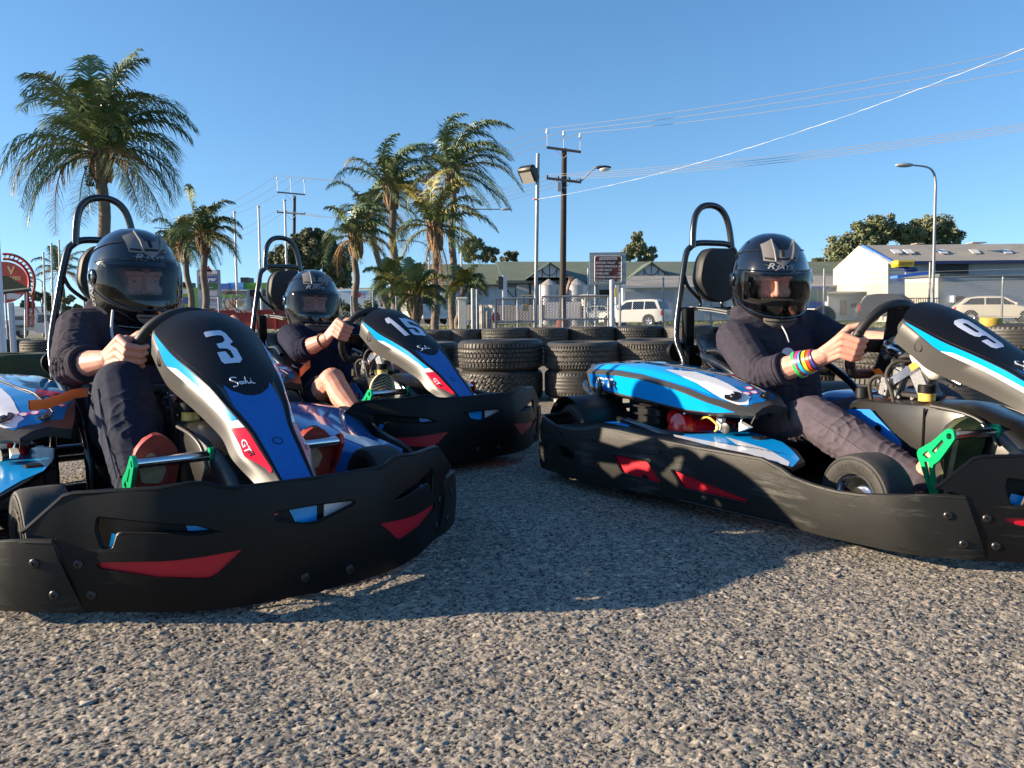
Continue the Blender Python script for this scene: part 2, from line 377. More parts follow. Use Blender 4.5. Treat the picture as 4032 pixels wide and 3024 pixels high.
def make_kart():
    K=empty('go_kart')
    # ---- front bumper
    top=[(-.509,.203),(-.500,.210),(-.445,.272),(-.43,.277),(-.30,.286),(-.245,.294),(-.222,.293),(-.19,.282),(-.165,.279),(0,.2785)]
    top=top+[(-y,z) for y,z in top[-2::-1]]
    bot=[(.459,.186),(.419,.036),(0,.030),(-.419,.036),(-.459,.186)]
    slot=[(-.392,.232),(-.27,.215),(-.235,.212),(-.192,.194),(-.235,.190),(-.36,.197),(-.368,.166),(-.386,.166),(-.396,.205)]
    win=[(-.098,.216),(-.09,.202),(-.03,.184),(.0,.183),(.09,.208),(.097,.215),(.09,.22),(0,.2235),(-.085,.222)]
    redp=[(-.395,.137),(-.385,.140),(-.27,.142),(-.155,.154),(-.205,.106),(-.222,.100),(-.30,.108),(-.39,.127)]
    mir=lambda P:[(-y,z) for y,z in P[::-1]]
    mb=MB(); r2=[(y,z) for y,z in redp]
    flat(mb,[top+bot,rnd(slot,.006),rnd(mir(slot),.006),rnd(win,.006),rnd(r2,.006),rnd(mir(r2),.006)],BF,.006,(.02,.04))
    mb.tube([BF(y,z-.002,-.004) for y,z in top],.0055,8)
    mb.tube([BF(y,z,-.003) for y,z in rnd(bot,.004)],.0035,6)
    for lp in (slot,mir(slot),win): mb.tube([BF(y,z,-.006) for y,z in rnd(lp,.006)],.0042,6,closed=True)
    fb=mb.build('front_bumper',[M['plastic']],K,35)
    for sg in (-1,1):
        lp=redp if sg<0 else mir(redp)
        a=MB(); flat(a,[rnd(lp,.004)],lambda y,z,h=0:BF(y,z,h-.007),.002,(.03,0)); a.build('red_insert',M['redin'],fb,30)
        lp=slot if sg<0 else mir(slot)
        a=MB(); flat(a,[[(sg*.42,.15),(sg*.42,.245),(sg*.17,.235),(sg*.17,.17)][::(-1 if sg>0 else 1)]],lambda y,z,h=0:BF(y,z,h-.032),.003,(.03,0)); a.build('slot_backing',M['plastic'],fb,30)
        for q in ([(.255,.193),(.2,.193),(.225,.208),(.26,.211)],[(.385,.160),(.365,.160),(.36,.185),(.38,.19)]):
            a=MB(); flat(a,[[(sg*y,z) for y,z in q]],lambda y,z,h=0:BF(y,z,h-.028),.002,(.03,0)); a.build('blue_trim',M['cyan'],fb,30)
    a=MB()
    for mi,q in enumerate([[(-.10,.24),(-.062,.24),(-.03,.17),(-.10,.17)],[(-.060,.24),(.018,.24),(.012,.17),(-.028,.17)],[(.020,.24),(.034,.24),(.028,.17),(.014,.17)],[(.036,.24),(.11,.24),(.11,.17),(.030,.17)]]):
        flat(a,[q],lambda y,z,h=0:BF(y,z,h-.03),.002,(.03,0),mi)
    flat(a,[[(-.097,.215),(-.083,.219),(-.075,.208),(-.088,.206)]],lambda y,z,h=0:BF(y,z,h-.027),.001,(.03,0),4)
    a.build('sticker_plate',[M['plastic'],M['cyan'],M['plastic'],M['white'],M['red']],fb,30)
    for y,z in ((-.422,.136),(-.405,.072),(.422,.136),(.405,.072),(-.03,.070),(.075,.066)):
        bolt(fb,BF(y,z,.0005),BF(y,z,1)-BF(y,z,0))
    # ---- side pods
    for sg in (-1,1):
        F=PF(sg); sa=0; sb=s_of_x(.984)
        tp=[(s_of_x(x),z) for x,z in zip(TOPX,TOPZ)]; tp=[(s,z) for s,z in tp if s<=sb]+[(s_of_x(.984),.184)]
        loop=[(sa,.045)]+[(s_of_x(x),.040) for x in (-.45,-.2,.2,.6,.9)]+[(s_of_x(1.0075),.035)]+[(sb,.184)]+tp[::-1][1:]
        loop=loop[:1]+loop[1:]
        r1=[(-.035,.153),(.102,.148),(.153,.090),(.151,.080),(.09,.086),(.004,.094)]
        q2=[(.186,.134),(.201,.133),(.448,.087),(.449,.073),(.229,.080)]
        hl=[(-.32,.143),(-.259,.145),(-.217,.124),(-.217,.107),(-.294,.107)]
        cv=lambda P:[(s_of_x(x),z) for x,z in P]
        mb=MB(); flat(mb,[loop,rnd(cv(r1),.008),rnd(cv(q2),.008),rnd(cv(hl),.006)],F,.006,(.03,.05))
        mb.tube([F(s,z-.003,-.005) for s,z in tp],.0065,8); mb.tube([F(s,z,-.004) for s,z in loop[1:7]],.004,6)
        # joint edge
        mb.tube([F(sb,.184,-.003),F(s_of_x(1.0075),.036,-.003)],.004,6)
        pod=mb.build('side_pod',[M['plastic_scuffed']],K,35)
        for P_ in (r1,q2):
            a=MB(); flat(a,[rnd(cv(P_),.006)],lambda s,z,h=0:F(s,z,h-.007),.002,(.04,0)); a.build('red_insert',M['redin'],pod,30)
            a=MB(); a.tube([F(s,z,-.001) for s,z in rnd(cv(P_),.009)],.0035,6,closed=True); a.build('insert_rim',M['plastic'],pod)
        if sg<0:
            k=MB(); k.lathe([(.0095,.0),(.0095,.003),(.0003,.003)],F(s_of_x(.09),.092,-.004),F(s_of_x(.09),.092,1)-F(s_of_x(.09),.092,0),16); k.build('keyhole',M['cap'],pod)
        for x,z in ((.962,.140),(.984,.075),(.15,.185),(-.12,.19),(.3,.06),(-.3,.19)):
            s=s_of_x(x); bolt(pod,F(s,z,.0005),F(s,z,1)-F(s,z,0))
        # pod top deck
        y=sg
        if sg<0:
            deck=[(-.42,.60),(-.40,.50),(-.28,.47),(-.05,.47),(.0,.40),(-.10,.32),(.02,.30),(.2,.34),(.40,.42),(.52,.50),(.56,.585)]
            outer=[(x,interp(x,_sx[5:],_sy[5:])-.012) for x in (.52,.42,.3,.15,0,-.14,-.28,-.40)]
            mb=MB(); poly=[(x,-yy) for x,yy in deck+outer]
            dz=lambda x,yy:.196+.012*max(0,(.75+yy))*.5
            flat(mb,[poly],lambda x,yy,h=0:Vector((x,yy,.203-.10*max(0,(x-.42))+h)),.012,(.08,.08)); dk=mb.build('pod_deck',M['plastic'],pod,40)
            a=MB(); A=lambda h0:(lambda x,yy,h=0:Vector((x,yy,.2045-.10*max(0,(x-.42))+h+h0)))
            flat(a,[rnd([(.035,-.565),(-.16,-.315),(-.10,-.275),(.11,-.315),(.29,-.37),(.50,-.50),(.56,-.583),(.45,-.575),(.2,-.61)],.01)],A(0),.0,(.08,.08),0)
            flat(a,[[(.0,-.575),(.045,-.60),(.30,-.612),(.55,-.588),(.52,-.555),(.36,-.50),(.12,-.455),(.30,-.545),(.12,-.562)]],A(.0008),.0,(.08,.08),1)
            flat(a,[rnd([(-.40,-.62),(-.47,-.51),(-.40,-.47),(-.33,-.53),(-.22,-.61)],.01)],A(0),.0,(.08,.08),0)
            text(a,'SODIKART.COM',lambda x,yy,h=0:Vector((.20+x*.9,-.555+yy*.9+ x*.12,.2062)),.028,mi=2,shear=.3,wid=1.3)
            a.build('deck_sticker',[M['cyan'],M['white'],M['cap']],pod,40,fix=False)
        else:
            # tall glossy left pod body
            rows=[]
            for x,zt,yi,yo in ((-.30,.26,.26,.80),(-.2,.29,.25,.79),(-.05,.295,.25,.76),(.12,.275,.27,.70),(.28,.25,.31,.655),(.42,.222,.38,.63),(.54,.19,.46,.605)):
                ys=[yi+(yo-yi)*t for t in (0,.04,.12,.3,.5,.7,.86,.97,1)]
                zs=[zt-.12,zt-.02,zt,zt+.004,zt-.002,zt-.016,zt-.035,zt-.055,.19]
                rows.append([(x,a_,b_) for a_,b_ in zip(ys,zs)])
            rr=[]; 
            for i in range(len(rows)-1):
                for t in (0,.25,.5,.75): rr.append([tuple(Vector(p)*(1-t)+Vector(q)*t) for p,q in zip(rows[i],rows[i+1])])
            rr.append(rows[-1]); mb=MB(); mb.loft(rr); sh=mb.build('pod_shell',M['bluegloss'],pod,60)
            a=MB(); a.loft([[Vector(p)+Vector((0,0,.002)) for p in r[3:7]] for r in rr[19:25]]); a.build('white_sticker',M['white'],pod,60,fix=False)
    # ---- front panel
    mb=MB(); vv=[-3,-2.5,-2,-1.75,-1.5,-1.25,-1,-.9,-.75,-.5,-.25,0,.25,.5,.75,.9,1,1.25,1.5,1.75,2,2.5,3]
    uu=[i*.2 for i in range(46)]
    mb.loft([[NS0(u,v) for v in vv] for u in uu])
    mb.loft([[NS0(0,v) for v in vv],[NS0(0,v)*.0+Vector((.50,NS0(0,v).y*.97,NS0(0,v).z-.012)) for v in vv]])
    for sg in (-3,3): mb.loft([[NS0(u,sg) for u in uu],[NS0(u,sg)+Vector((.004,-.012*sg/3,.004)) for u in uu]])
    fp=mb.build('front_panel',[M['grey_plastic']],K,50)
    capm=[(-.0,-.96),(1.5,-.96),(2.6,-.95),(3.6,-.90),(4.15,-.72),(4.4,-.5),(4.6,-.25),(4.66,0),(4.6,.25),(4.4,.5),(4.15,.72),(3.6,.90),(2.6,.95),(1.5,.96),(0,.96)]
    sticker('cap_sticker',[capm],M['cap'],fp,.0006)
    for sg in (-1,1):
        f=lambda P:[(u,sg*v) for u,v in P]
        sticker('edge_trim',[f([(0,.965),(1,1.05),(3,1.06),(9,1.1),(9,.86),(5,.86),(4,.80),(3.55,.915),(2.6,.965)])],M['cap'],fp,.0004)
        sticker('cyan_stripe',[f(rnd([(.22,1.08),(.25,1.35),(.9,1.75),(2.0,1.96),(2.35,1.6),(5.2,1.55),(5.5,1.10),(3,1.09),(1,1.09)],.12))],M['cyan'],fp)
        sticker('white_stripe',[f([(2.0,1.98),(2.35,1.61),(5.21,1.56),(5.51,1.10),(5.88,1.11),(5.2,1.97),(3.5,1.97)])],M['white'],fp)
        sticker('red_sticker',[f(rnd([(5.24,1.97),(5.92,1.11),(7.85,1.12),(7.98,1.45),(7.0,1.97)],.08))],M['red'],fp)
        b=MB(); p=NS(1.05,sg*2.42,.0); n=NS(1.05,sg*2.42,1)-p; n.z=0; b.lathe([(.0135,-.002),(.0135,.004),(.011,.009),(.006,.010),(.005,.006),(.0004,.006)],p,n,18); b.build('bolt',M['cap'],fp)
        g=MB()
        text(g,'GT',lambda x,y,h=0:NS(6.0+x*1.0,sg*(-sg*0+1.5)+(y*-.55*sg*-1 if False else 0)+(.30-y*.62)*(1 if sg<0 else 1)*1,.0022) if False else NS(5.98+x*1.02,sg*(1.82-y*.62),.0022),.78,(.2,.1),mi=0,shear=.25,bold=.012,wid=.82)
        text(g,'R',lambda x,y,h=0:NS(6.78+x*1.02,sg*(1.72-y*.62),.0022),.62,(.2,.1),mi=1,shear=.25,wid=.82)
        g.build('lettering',[M['white'],M['cap']],fp,40,fix=False)
    sticker('blue_panel',[[(4.1,-.66),(4.38,-.55),(4.62,-.27),(4.68,0),(4.62,.27),(4.38,.55),(4.1,.66),(5,.80),(9,.84),(9,-.84),(5,-.80)]],M['blue'],fp,.0012)
    b=MB(); p=NS(6.72,0,.0015); b.lathe([(.0125,.0),(.0105,.001),(.0095,-.004),(.0003,-.004)],p,NS(6.72,0,1)-NS(6.72,0,0),18); b.build('bolt',M['cap'],fp)
    # signature: hand-drawn strokes
    g=MB(); k=.24
    def stroke(P,w=.0016):
        P=[NS(4.28-b_*.36,-.42+a_*.66,.0016) for a_,b_ in P]
        g.tube(spline(P,4),w,5)
    stroke([(.32,.95),(.15,1.05),(.03,.85),(.12,.6),(.25,.35),(.18,.1),(.0,.05)]); stroke([(.36,.5),(.34,.3),(.42,.22),(.46,.4),(.38,.5)]); stroke([(.66,.95),(.62,.5),(.6,.3),(.5,.28),(.5,.45),(.6,.5)]); stroke([(.68,.5),(.7,.25),(.8,.3),(.84,.5),(.86,.28),(.98,.22)])
    stroke([(.86,.72),(.87,.74)],.002)
    g.build('signature',M['white'],fp,40,fix=False)
    # ---- steering
    sw=Vector((.338,0,.50)); U=Vector((math.sin(R_(21)),0,math.cos(R_(21)))); Yv=Vector((0,1,0)); N=Vector((math.cos(R_(21)),0,-math.sin(R_(21))))
    P=[]
    for i in range(56):
        a=2*PI*i/56; c,s=math.cos(a),math.sin(a); r=.139; 
        if s<-.72: sc=.72/abs(s); 
        else: sc=1
        P.append(sw+Yv*c*r*(1 if s>-.72 else 1)+U*s*r*(sc if s<-.72 else 1))
    mb=MB(); mb.tube(P,.0155,14,closed=True); wh=mb.build('steering_wheel',M['wheelgrip'],K,60)
    for sg in (-1,1):
        for dlt in (.35,-.5):
            a=MB(); ang=(0 if sg>0 else PI)+dlt*(1 if sg>0 else -1); c=sw+Yv*math.cos(ang)*.139+U*math.sin(ang)*.139; tn=(-Yv*math.sin(ang)+U*math.cos(ang))
            a.cyl(c-tn*.003,c+tn*.003,.0168,seg=16); a.build('grip_band',M['cap'],wh)
    a=MB()
    for sg in (-1,1):
        flat(a,[[(sg*.028,-.02),(sg*.132,-.018),(sg*.132,.022),(sg*.028,.025)][::sg]],lambda y,z,h=0:sw+Yv*y+U*z+N*(.02*(1-abs(y)/.13)+h),.006,(.05,0))
    flat(a,[[(-.028,-.10),(.028,-.10),(.03,.03),(-.03,.03)]],lambda y,z,h=0:sw+Yv*y+U*z+N*(.02+h),.006,(0,0))
    flat(a,[[(-.03,.02),(.03,.02),(.055,.128),(-.055,.128)]],lambda y,z,h=0:sw+Yv*y+U*z+N*(.018+h),.006,(0,0))
    a.build('spoke',M['cap'],wh)
    mb=MB(); c0=sw+N*.02
    mb.lathe([(.0003,0),(.040,0),(.040,.006),(.021,.008),(.021,.055),(.018,.06),(.018,.07),(.0115,.072),(.0115,.28),(.0003,.28)],c0,N,20)
    for k in range(3): 
        q=c0+N*(.02+.012*k)+Vector((0,-.0205,0)); mb.lathe([(.0045,0),(.0045,.003),(.0003,.003)],q,(0,-1,0),8,mi=1)
    mb.build('steering_column',[M['chrome'],M['cap']],K,30)
    mb=MB()   # support bracket and clutter
    mb.box((.42,-.035,.385),(.05,.03,.09),Matrix.Rotation(R_(20),3,'Y'),0,.004); mb.box((.515,-.03,.395),(.05,.05,.12),Matrix.Rotation(R_(-28),3,'Y'),0,.005)
    mb.box((.46,0,.352),(.15,.09,.02),None,1,.005); mb.box((.40,-.06,.375),(.035,.02,.06),Matrix.Rotation(R_(12),3,'Y'),0,.003)
    mb.tube(spline([(.44,.0,.44),(.46,-.02,.425),(.45,-.035,.41)],4),.009,8)
    mb.lathe([(.012,-.006),(.012,.006)],(.433,-.035,.432),(0,1,0),6); mb.box((.433,-.03,.43),(.03,.03,.016),None,0,.003)
    for q in ((.383,-.071,.39),(.402,-.071,.362),(.45,-.06,.345),(.50,-.062,.345)): mb.lathe([(.006,0),(.005,.004),(.0003,.004)],q,(0,-1,0),8)
    mb.build('steering_bracket',[M['alloy'],M['darkmetal']],K,30)
    mb=MB()
    mb.box((.475,-.058,.425),(.15,.004,.026),Matrix.Rotation(R_(-32),3,'Y')); o=mb.build('adjuster_arm',M['chrome'],K)
    a=MB(); a.box((.515,-.0605,.452),(.062,.003,.020),Matrix.Rotation(R_(-32),3,'Y')); a.build('orange_label',M['orangetag'],o)
    mb=MB(); mb.box((.528,-.02,.455),(.13,.085,.068),Matrix.Rotation(R_(36),3,'Y'),0,.022); mb.build('brake_bottle',M['cream'],K,60)
    mb=MB()
    for P_ in ([(.45,-.02,.455),(.42,-.05,.45),(.405,-.065,.41),(.43,-.07,.36),(.44,-.07,.33)],[(.36,-.075,.33),(.355,-.08,.38),(.375,-.07,.405),(.41,-.05,.40)],[(.50,0,.475),(.45,-.04,.470),(.42,-.03,.46)],[(.3,.06,.34),(.33,.03,.40),(.4,0,.42)]):
        mb.tube(spline(P_,5),.006,8)
    mb.build('hose',M['rubber'],K,60)
    mb=MB(); mb.lathe([(.0003,.342),(.024,.342),(.024,.349),(.0235,.352),(.0235,.366)],(.545,-.055,0),(0,0,1),20,0); mb.lathe([(.026,.366),(.026,.388),(.022,.391),(.0003,.391)],(.545,-.055,0),(0,0,1),24,1)
    mb.build('fluid_reservoir',[M['oil'],M['cap']],K,30)
    mb=MB(); mb.lathe([(.022,.33),(.022,.36),(.018,.365),(.0003,.365)],(.30,-.05,0),(0,0,1),20,0); mb.build('filler_cap',[M['darkmetal']],K,30)
    # ---- centre console / tank
    prof=[(.24,.05,.05),(.25,.310,.055),(.30,.330,.075),(.40,.333,.09),(.52,.338,.10),(.60,.342,.10),(.66,.342,.10),(.72,.325,.098),(.80,.300,.09),(.88,.250,.08),(.94,.19,.07),(.96,.05,.065)]
    mb=MB(); rows=[]
    for x,z,wd in prof:
        zb=.04; rows.append([(x,-wd*1.0,zb),(x,-wd*1.02,zb+(z-zb)*.5),(x,-wd,zb+(z-zb)*.86),(x,-wd*.90,z-.010),(x,-wd*.7,z),(x,0,z+.006),(x,wd*.7,z),(x,wd*.90,z-.010),(x,wd,zb+(z-zb)*.86),(x,wd*1.02,zb+(z-zb)*.5),(x,wd,zb)])
    rr=[]
    for i in range(len(rows)-1):
        for t in (0,.5): rr.append([tuple(Vector(p)*(1-t)+Vector(q)*t) for p,q in zip(rows[i],rows[i+1])])
    rr.append(rows[-1]); mb.loft(rr); tk=mb.build('centre_console',M['console'],K,40)
    for sg in (-1,1):
        a=MB(); flat(a,[rnd([(.27,.29),(.38,.302),(.50,.215),(.50,.16),(.34,.12),(.26,.12)],.01)],lambda x,z,h=0:Vector((x,sg*(.0995-.02*max(0,(.4-x))/.1*.6+.004+(h)),z)),.003,(.04,0)); a.build('blue_side_plate',M['lblue'],tk,30)
        a=MB(); a.tube(spline([(.60,sg*.106,.335),(.70,sg*.104,.325),(.765,sg*.10,.30),(.80,sg*.098,.25)],5),.005,8); a.build('rib',M['grey_plastic'],tk,60)
        a=MB(); a.tube([(.575,sg*.103,.05),(.575,sg*.104,.20),(.575,sg*.101,.325)],.0035,6); a.build('seam',M['plastic'],tk)
        a=MB(); a.lathe([(.012,0),(.012,.004),(.0003,.004)],(.415,sg*.103,.245),(0,sg,0),14); a.build('grommet',M['cap'],tk)
    # ---- pedals
    for sg in (-1,1):
        m=M['green'] if sg<0 else M['redano']
        pe=MB(); pe.tube([(.785,sg*.255,.283),(.785,sg*.085,.283)],.0125,14); pd=pe.build('pedal_bar',M['chrome'],K,30); pd.name='pedal'
        for yy,big in ((.262,1),(.085,0)):
            a=MB(); y0=sg*yy
            def pl(loops,th=.010): flat(a,loops,lambda x,z,h=0:Vector((x,y0-(h+th/2)*sg*-1 if sg>0 else y0+h+th/2,z)),th,(0,0))
            outer=[(.800,.290),(.796,.300),(.786,.3035),(.774,.299),(.735,.262),(.695,.236),(.690,.226),(.692,.216),(.735,.12),(.752,.12),(.745,.16),(.740,.19),(.742,.200),(.76,.215),(.792,.262),(.802,.278)]
            h1=[(.765,.272),(.772,.266),(.745,.232),(.735,.236)]; h2=[(.722,.236),(.734,.222),(.722,.214),(.707,.222)]; h3=[(.714,.205),(.726,.205),(.734,.165),(.730,.15)]
            pl([outer,oval(.7855,.283,.0085,.0085),h1,h2,h3][: (5 if big else 2)])
            a.build('pedal_arm',m,pd,30)
    # ---- wheels
    for (x,y,r,wd) in ((.68,-.437,.118,.108),(.68,.437,.118,.108),(-.52,-.60,.132,.17),(-.52,.60,.132,.17)):
        sg=-1 if y<0 else 1; c=Vector((x,y,r))
        mb=MB(); h=wd/2; prof=[(.066,-h*.75),(.085,-h*.95),(r*.86,-h),(r*.955,-h*.9),(r*.99,-h*.72),(r,-h*.4),(r*1.002,0),(r,h*.4),(r*.99,h*.72),(r*.955,h*.9),(r*.86,h),(.085,h*.95),(.066,h*.75)]
        mb.lathe(prof,c,(0,1,0),64); 
        wl=mb.build('wheel',[M['rubber']],K,40)
        g=MB()
        for rr_ in (r*.90,.072): g.lathe([(rr_+.0015,0),(rr_,.0015),(rr_-.0015,0)],c+Vector((0,sg*h*.985,0)),(0,sg,0),48)
        if abs(x-.68)<.01:
            for ch,a0 in zip('10X4.50-5',[i for i in range(9)]):
                an=R_(128-a0*9.2) if sg<0 else R_(52+a0*9.2)
                th_=an
                def fn(px,pz,hh=0,an=an): 
                    q=Vector((-px*sg*-1*math.sin(an)*1 if False else 0,0,0)); rad=.089+pz
                    t=an-px/rad; return c+Vector((math.cos(t)*rad if sg<0 else -math.cos(PI-t)*rad*-1*-1,0,0))+Vector((0,sg*(h*.995),math.sin(t)*rad))
                text(g,ch,fn,.021,bold=.0004)
        g.build('tyre_lettering',M['rubber'],wl,40,fix=False)
        a=MB(); a.lathe([(.066,-h*.75),(.062,-h*.75),(.058,-h*.3),(.056,0),(.058,h*.3),(.062,h*.70),(.069,h*.80),(.067,h*.86),(.061,h*.78),(.054,h*.45),(.03,h*.40),(.028,h*.6),(.012,h*.62),(.0005,h*.62)],c,(0,sg,0),40); a.build('rim',M['chrome'],wl,30)
        if r>.125:
            a=MB(); rows=[]
            for i in range(11):
                t=R_(10+i*15); rows.append([c+Vector((math.cos(t)*(r+.028)*1.0,yy-y*0,math.sin(t)*(r+.028))) for yy in (-.10,-.09,.09,.10)])
            a.loft(rows); a.loft([[p+Vector((0,0,-.004)) for p in r_] for r_ in rows]); 
            for e in (0,3):
                a.loft([[p[e] for p in rows],[p[e]*.0+c*.0+(c+(p[e]-c)*.93) for p in rows]])
            f=a.build('wheel_guard',M['plastic'],K,60)
    # ---- chassis and floor
    mb=MB()
    for sg in (-1,1):
        mb.tube(spline([(-.72,sg*.30,.10),(-.4,sg*.30,.09),(.1,sg*.28,.06),(.5,sg*.24,.06),(.95,sg*.20,.07),(1.09,sg*.14,.10),(1.10,0,.10)],5),.016,10)
        mb.tube([(.675,sg*.24,.10),(.675,sg*.42,.118)],.012,8); mb.tube(spline([(.2,sg*.28,.07),(.22,sg*.5,.09),(.0,sg*.62,.10),(-.3,sg*.58,.10),(-.34,sg*.3,.10)],5),.012,8)
    mb.tube([(-.52,-.58,.13),(-.52,.58,.13)],.02,12)
    mb.tube([(-.72,-.30,.10),(-.72,.30,.10)],.016,10); mb.tube([(.675,-.24,.1),(.675,.24,.1)],.014,8); mb.tube([(-.1,-.28,.07),(-.1,.28,.07)],.014,8)
    mb.build('chassis_frame',M['tube'],K,40)
    mb=MB(); mb.box((.5,0,.045),(1.15,.56,.004)); mb.build('floor_tray',M['darkmetal'],K)
    # ---- seat
    rows=[]
    for (x,z,hw,lip) in ((.16,.075,.16,.07),(.05,.06,.18,.10),(-.08,.055,.19,.15),(-.2,.065,.195,.22),(-.30,.11,.20,.26),(-.36,.20,.20,.22),(-.40,.32,.195,.13),(-.44,.45,.17,.05),(-.465,.52,.13,.0)):
        up=Vector((.0,0,1)) if x>-.25 else Vector((.55,0,.6)).normalized()
        r=[]
        for t in (-1,-.97,-.85,-.6,-.3,0,.3,.6,.85,.97,1):
            l=lip*max(0,(abs(t)-.6)/.4)**1.6; r.append(Vector((x,t*hw,z))+up*l)
        rows.append(r)
    rr=[]
    for i in range(len(rows)-1):
        for t in (0,.34,.67): rr.append([p*(1-t)+q*t for p,q in zip(rows[i],rows[i+1])])
    rr.append(rows[-1]); mb=MB(); mb.loft(rr); mb.loft([[p+Vector((-.004,p.y*.03,-.006)) for p in r] for r in rr])
    mb.tube([r[0] for r in rr],.006,8); mb.tube([r[-1] for r in rr],.006,8)
    mb.build('seat',M['seat'],K,60)
    for sg in (-1,1):
        mb=MB(); mb.tube(spline([(-.33,sg*.20,.455),(-.28,sg*.235,.44),(-.16,sg*.24,.41),(-.05,sg*.235,.36),(.04,sg*.225,.30),(.10,sg*.22,.22),(.12,sg*.22,.09)],6),.0135,10)
        mb.tube(spline([(-.33,sg*.20,.455),(-.25,sg*.19,.46),(-.17,sg*.2,.425)],6),.011,10)
        mb.lathe([(.009,0),(.007,.004),(.0003,.004)],(-.14,sg*.252,.375),(0,sg,0),8)
        mb.build('seat_side_hoop',M['tube'],K,60)
    # ---- roll bar
    mb=MB(); r=.0125
    pl=[(-.56,-.21,.09),(-.44,-.21,.37),(-.508,-.202,.507),(-.530,-.168,.68),(-.549,-.130,.835),(-.548,-.108,.872),(-.545,-.075,.889),(-.545,0,.892)]
    full=spline(pl+[(x,-y,z) for x,y,z in pl[-2::-1]],6); mb.tube(full,r,12)
    hp=[(-.543,-.100,.872),(-.550,-.092,.95),(-.556,-.076,1.005),(-.56,-.045,1.038),(-.561,0,1.048)]
    mb.tube(spline(hp+[(x,-y,z) for x,y,z in hp[-2::-1]],6),r*1.05,12)
    rb=mb.build('roll_bar',M['tube'],K,60)
    mb=MB()
    for sg in (-1,1):
        mb.tube(spline([(-.535,sg*.145,.755),(-.54,sg*.125,.715),(-.545,sg*.085,.68),(-.547,sg*.06,.66),(-.547,sg*.055,.635),(-.547,sg*.075,.622),(-.545,sg*.10,.625)],5),.0075,8)
    mb.tube([(-.545,-.16,.622),(-.545,.16,.622)],.008,8)
    mb.build('belt_guide',M['tube'],K,60)
    for sg in (-1,1):
        mb=MB(); mb.box((-.50,sg*.15,.505),(.03,.045,.24),None,0,.004); mb.box((-.49,sg*.135,.43),(.04,.08,.09),None,0,.008)
        mb.lathe([(.011,0),(.009,.006),(.0003,.006)],(-.468,sg*.12,.435),(1,0,0),10,mi=1)
        mb.lathe([(.04,-.01),(.04,.01),(.0003,.01)],(-.52,sg*.195,.45),(1,0,0),20)
        mb.build('belt_bracket',[M['plastic'],M['chrome']],K,40)
    # ---- headrest
    hp=rnd([(-.06,.868),(.06,.868),(.095,.825),(.112,.73),(.07,.665),(.03,.648),(-.03,.648),(-.07,.665),(-.112,.73),(-.095,.825)],.03,4)
    mb=MB(); rows=[]
    cy,cz=0,.765
    for x,s in ((-.545,.2),(-.545,.9),(-.535,.98),(-.50,1.0),(-.487,.985),(-.480,.95),(-.478,.5),(-.478,.02)):
        rows.append([(x,y*s,cz+(z-cz)*s) for y,z in hp])
    mb.loft(rows,closed=True); mb.build('headrest',M['pad'],K,50)
    # ---- engine cover (right)
    #  section: outer side (lower), ridge, top, inner edge
    rw=[(-.62,(-.54,.315),(-.555,.375),(-.52,.402),(-.36,.412),(-.24,.40)),
        (-.50,(-.545,.305),(-.56,.380),(-.52,.408),(-.36,.418),(-.24,.405)),
        (-.38,(-.545,.300),(-.56,.383),(-.51,.410),(-.36,.420),(-.235,.404)),
        (-.24,(-.54,.296),(-.555,.378),(-.50,.404),(-.35,.413),(-.23,.397)),
        (-.10,(-.53,.287),(-.543,.362),(-.49,.391),(-.35,.402),(-.23,.385)),
        (.00,(-.52,.281),(-.53,.345),(-.47,.377),(-.34,.388),(-.235,.370)),
        (.08,(-.50,.281),(-.508,.322),(-.45,.358),(-.34,.370),(-.245,.354)),
        (.15,(-.465,.282),(-.468,.300),(-.42,.335),(-.34,.347),(-.26,.332)),
        (.21,(-.41,.280),(-.41,.288),(-.38,.305),(-.34,.314),(-.28,.300))]
    def lerp_rows(rw,k):
        out=[]
        for i in range(len(rw)-1):
            for t in range(k):
                t/=k; out.append([ (rw[i][0]*(1-t)+rw[i+1][0]*t,) ]+[tuple(np.array(a)*(1-t)+np.array(b)*t) for a,b in zip(rw[i][1:],rw[i+1][1:])])
        out.append([(rw[-1][0],)]+[tuple(q) for q in rw[-1][1:]]); return out
    LR=lerp_rows(rw,4)
    def CS(u,v,h=0):  # u 0..8 along, v 0 lower ..1 ridge ..4 inner
        u=min(max(u,0),7.999); i=int(u*4); f=u*4-i; A,B=LR[i],LR[min(i+1,len(LR)-1)]
        j=int(min(v,3.999)); g=v-j
        def pt(Rw): a=np.array(Rw[1+j]);b=np.array(Rw[2+j]); return a*(1-g)+b*g
        a,b=pt(A),pt(B); x=A[0][0]*(1-f)+B[0][0]*f; q=a*(1-f)+b*f
        n=Vector((0,-1,.25)) if v<1 else (Vector((0,-.6,1)) if v<2 else Vector((.15,0,1)))
        return Vector((x,q[0],q[1]))+n.normalized()*h
    mb=MB(); us=[i/4 for i in range(33)]; vs_=[0,.5,1,1.25,1.5,2,2.5,3,3.5,4]
    mb.loft([[CS(u,v) for v in vs_] for u in us])
    mb.loft([[CS(u,0) for u in us],[CS(u,0)+Vector((-.01,.02,-.012)) for u in us],[CS(u,0)+Vector((-.01,.05,-.012)) for u in us]])
    mb.loft([[CS(u,4) for u in us],[CS(u,4)+Vector((0,.003,-.05)) for u in us]]); mb.loft([[CS(0,v) for v in vs_],[CS(0,v)+Vector((0,.01,-.06)) for v in vs_]])
    mb.loft([[CS(8,v) for v in vs_],[CS(8,v)+Vector((-.02,.0,-.03)) for v in vs_]])
    ec=mb.build('engine_cover',M['grey_plastic'],K,45)
